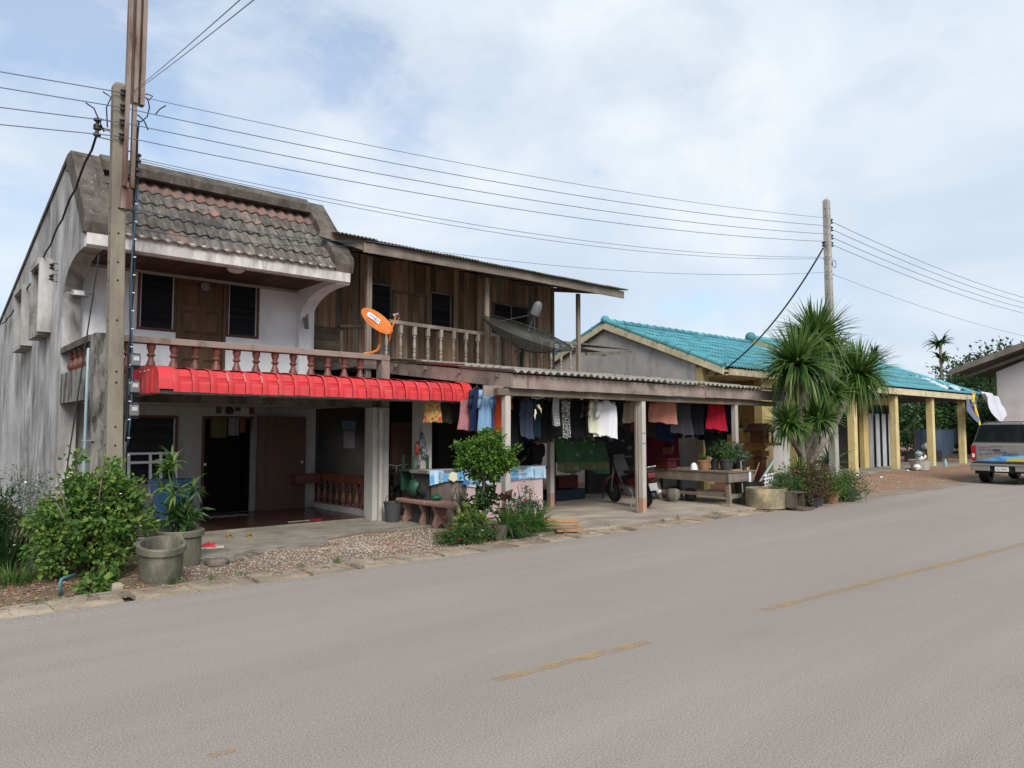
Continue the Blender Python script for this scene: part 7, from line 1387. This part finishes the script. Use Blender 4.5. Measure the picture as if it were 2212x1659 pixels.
OS = thing('outdoor_bench', 'small wooden bench behind the fern by the yellow post', 'bench', (24.3, 11.9, .2)); part('seat', M['table_wood'], OS, lambda m: m.box(23.5, 25.2, 11.9, 12.3, .62, .68));
for lx in (23.7, 25.0): part('leg', M['table_wood'], OS, lambda m: m.box(lx - .05, lx + .05, 11.95, 12.25, .2, .62))
Q = plant('yard_fern', 'arching fern plant in front of the small bench', 'plant', (23.9, 11.3, .2)); blades('fronds', Q, (23.9, 11.4, .55), 40, 1.0, .10, M['leaf_mid'], 1, 1.0, minel=20, ring=.1); part('pot', M['terracotta'], Q, lambda m: m.lathe([(.15, 0), (.2, .3), (.22, .36), (0, .33)], 12, (23.9, 11.4, .2)))
Q = plant('hanging_fern', 'drooping fern in a hanging pot before the grey wall', 'plant', (21.2, 10.4, 1.4)); blades('fronds', Q, (20.9, 10.6, 1.35), 60, .55, .04, M['leaf_mid'], 1, 1.8, minel=-10, ring=.1); part('pot', M['bark'], Q, lambda m: m.lathe([(.14, 0), (.18, .2), (0, .18)], 10, (20.9, 10.6, 1.1))); part('pot_stand', M['post_conc'], Q, lambda m: m.box(20.82, 20.98, 10.52, 10.68, .1, 1.1))
W_ = plant('grass_tuft', 'grass tuft at the road edge under the pickup', 'plant', (27.2, 6.6, 0)); blades('foliage', W_, (27.4, 6.5, 0), 160, .22, .016, M['leaf_lime'], 1, .9, ring=.8, minel=30)
# background trees
def tree(label, x, y, h, cr, n, m='leaf_tree', name='broadleaf_tree', lf=.26, tall=1.0):
    T = plant(name, label, 'tree', (x, y, 0), 'trees behind the houses'); zc = h - cr * tall
    def tk(mm):
        mm.tube([(x, y, -.1), (x + .1, y, zc * .5), (x - .05, y, zc)], [.22, .17, .10], 7)
        for k in range(6): a_ = k * 1.05; mm.tube([(x, y, zc * (.55 + .07 * k)), (x + cr * .5 * math.cos(a_), y + cr * .5 * math.sin(a_), zc + cr * .2)], [.08, .03], 5)
    part('trunk', M['bark'], T, tk, smooth='all')
    foliage('crown', T, (x, y, zc), (cr, cr, cr * tall), 80, int(n * 1.8), lf, lf * .62, M[m], .15, .15, .35); return T
def tp2(u, v, Y): p = at(u, v, y=Y); return p
p = at(2150, 735, y=20); tree('tallest broad tree rising behind the pale gabled building', p.x, 20, p.z + .2, 3.0, 2600, lf=.36)
p = at(2060, 800, y=24); tree('mid green tree left of the areca palm trunk', p.x + 2, 24, p.z + .6, 3.2, 2200, lf=.36)
p = at(2110, 790, y=17); tree('dark dense tree between palm and pale building', p.x, 17, p.z, 2.6, 2600, 'leaf_dark', lf=.32, tall=1.2)
p = at(2130, 850, y=15.5); tree('low dark tree beside the pale building wall', p.x, 15.5, p.z + .4, 2.2, 1800, 'leaf_dark', lf=.28, tall=1.1)
p = at(1885, 765, y=24); T = plant('coconut_palm', 'far coconut palm fronds peeping over the turquoise roof', 'tree', (p.x, 24, 0), 'palms behind the houses'); part('trunk', M['bark_pale'], T, lambda m: m.tube([(p.x, 24, 0), (p.x + .1, 24, p.z)], [.18, .12], 6)); blades('fronds', T, (p.x + .1, 24, p.z - .3), 46, 1.4, .22, M['leaf_grey'], 1, 1.2, minel=0)
p = at(2031, 740, y=20); T = plant('areca_palm', 'slender areca palm with tufted crown above the turquoise roof', 'tree', (p.x, 20, 0), 'palms behind the houses')
part('trunk', M['bark_pale'], T, lambda m: m.tube([(p.x + .1, 20, 0), (p.x + .05, 20, p.z * .5), (p.x, 20, p.z - .2)], [.16, .13, .11], 8), smooth='all')
for zz_, n_, L_ in ((p.z - .1, 40, 1.25), (p.z - 1.2, 20, 1.15), (p.z - 2.2, 12, .95)): blades('fronds', T, (p.x, 20, zz_), n_, L_, .34, M['leaf_mid'], 1, 1.3, seg=6, minel=-5, maxel=75, ring=.1)
foliage('fruit_bunch', T, (p.x + .3, 19.9, p.z - 1.2), (.3, .3, .35), 14, 160, .15, .1, M['leaf_lime'], .2, .2)
for k, (u, v, Y, r) in enumerate(((1975, 880, 19, 1.6), (2010, 885, 19.5, 1.7), (2050, 878, 19, 1.7), (2085, 885, 18, 1.6), (2110, 905, 17.5, 1.5))):
    p = at(u, v, y=Y); T = plant('hedge_shrub', ('leftmost dense green shrub seen under the turquoise porch', 'second dense green shrub under the turquoise porch', 'middle green shrub above the blue tarpaulin', 'fourth green shrub, right of the tarpaulin', 'rightmost dark shrub behind the pickup')[k], 'shrub', (p.x, Y, 0), 'shrubs behind the open porch'); foliage('foliage', T, (p.x, Y, max(p.z - r * .55, 1.3)), (r * 1.25, r, r * 1.15), 70, 2600, .28, .2, M['leaf_mid' if k < 3 else 'leaf_tree'], .3, .15, clip=.1); stems(T, (p.x, Y, 0), [(p.x + random.uniform(-1, 1), Y, 1.6) for _ in range(5)], .04)
for k in range(3):
    x_, y_ = 47 + k * 4.5, 19 + 4 * math.sin(k * 2.2); tree(('far green tree, number one beyond the pale building', 'far tree with a low crown beyond the pale building')[0].replace('number one', ('first', 'second', 'third', 'fourth', 'fifth', 'sixth', 'seventh', 'eighth', 'ninth')[k] + ' from the left'), x_, y_, 5.0 + 1.2 * math.sin(k * 1.7), 2.6, 900, lf=.42)
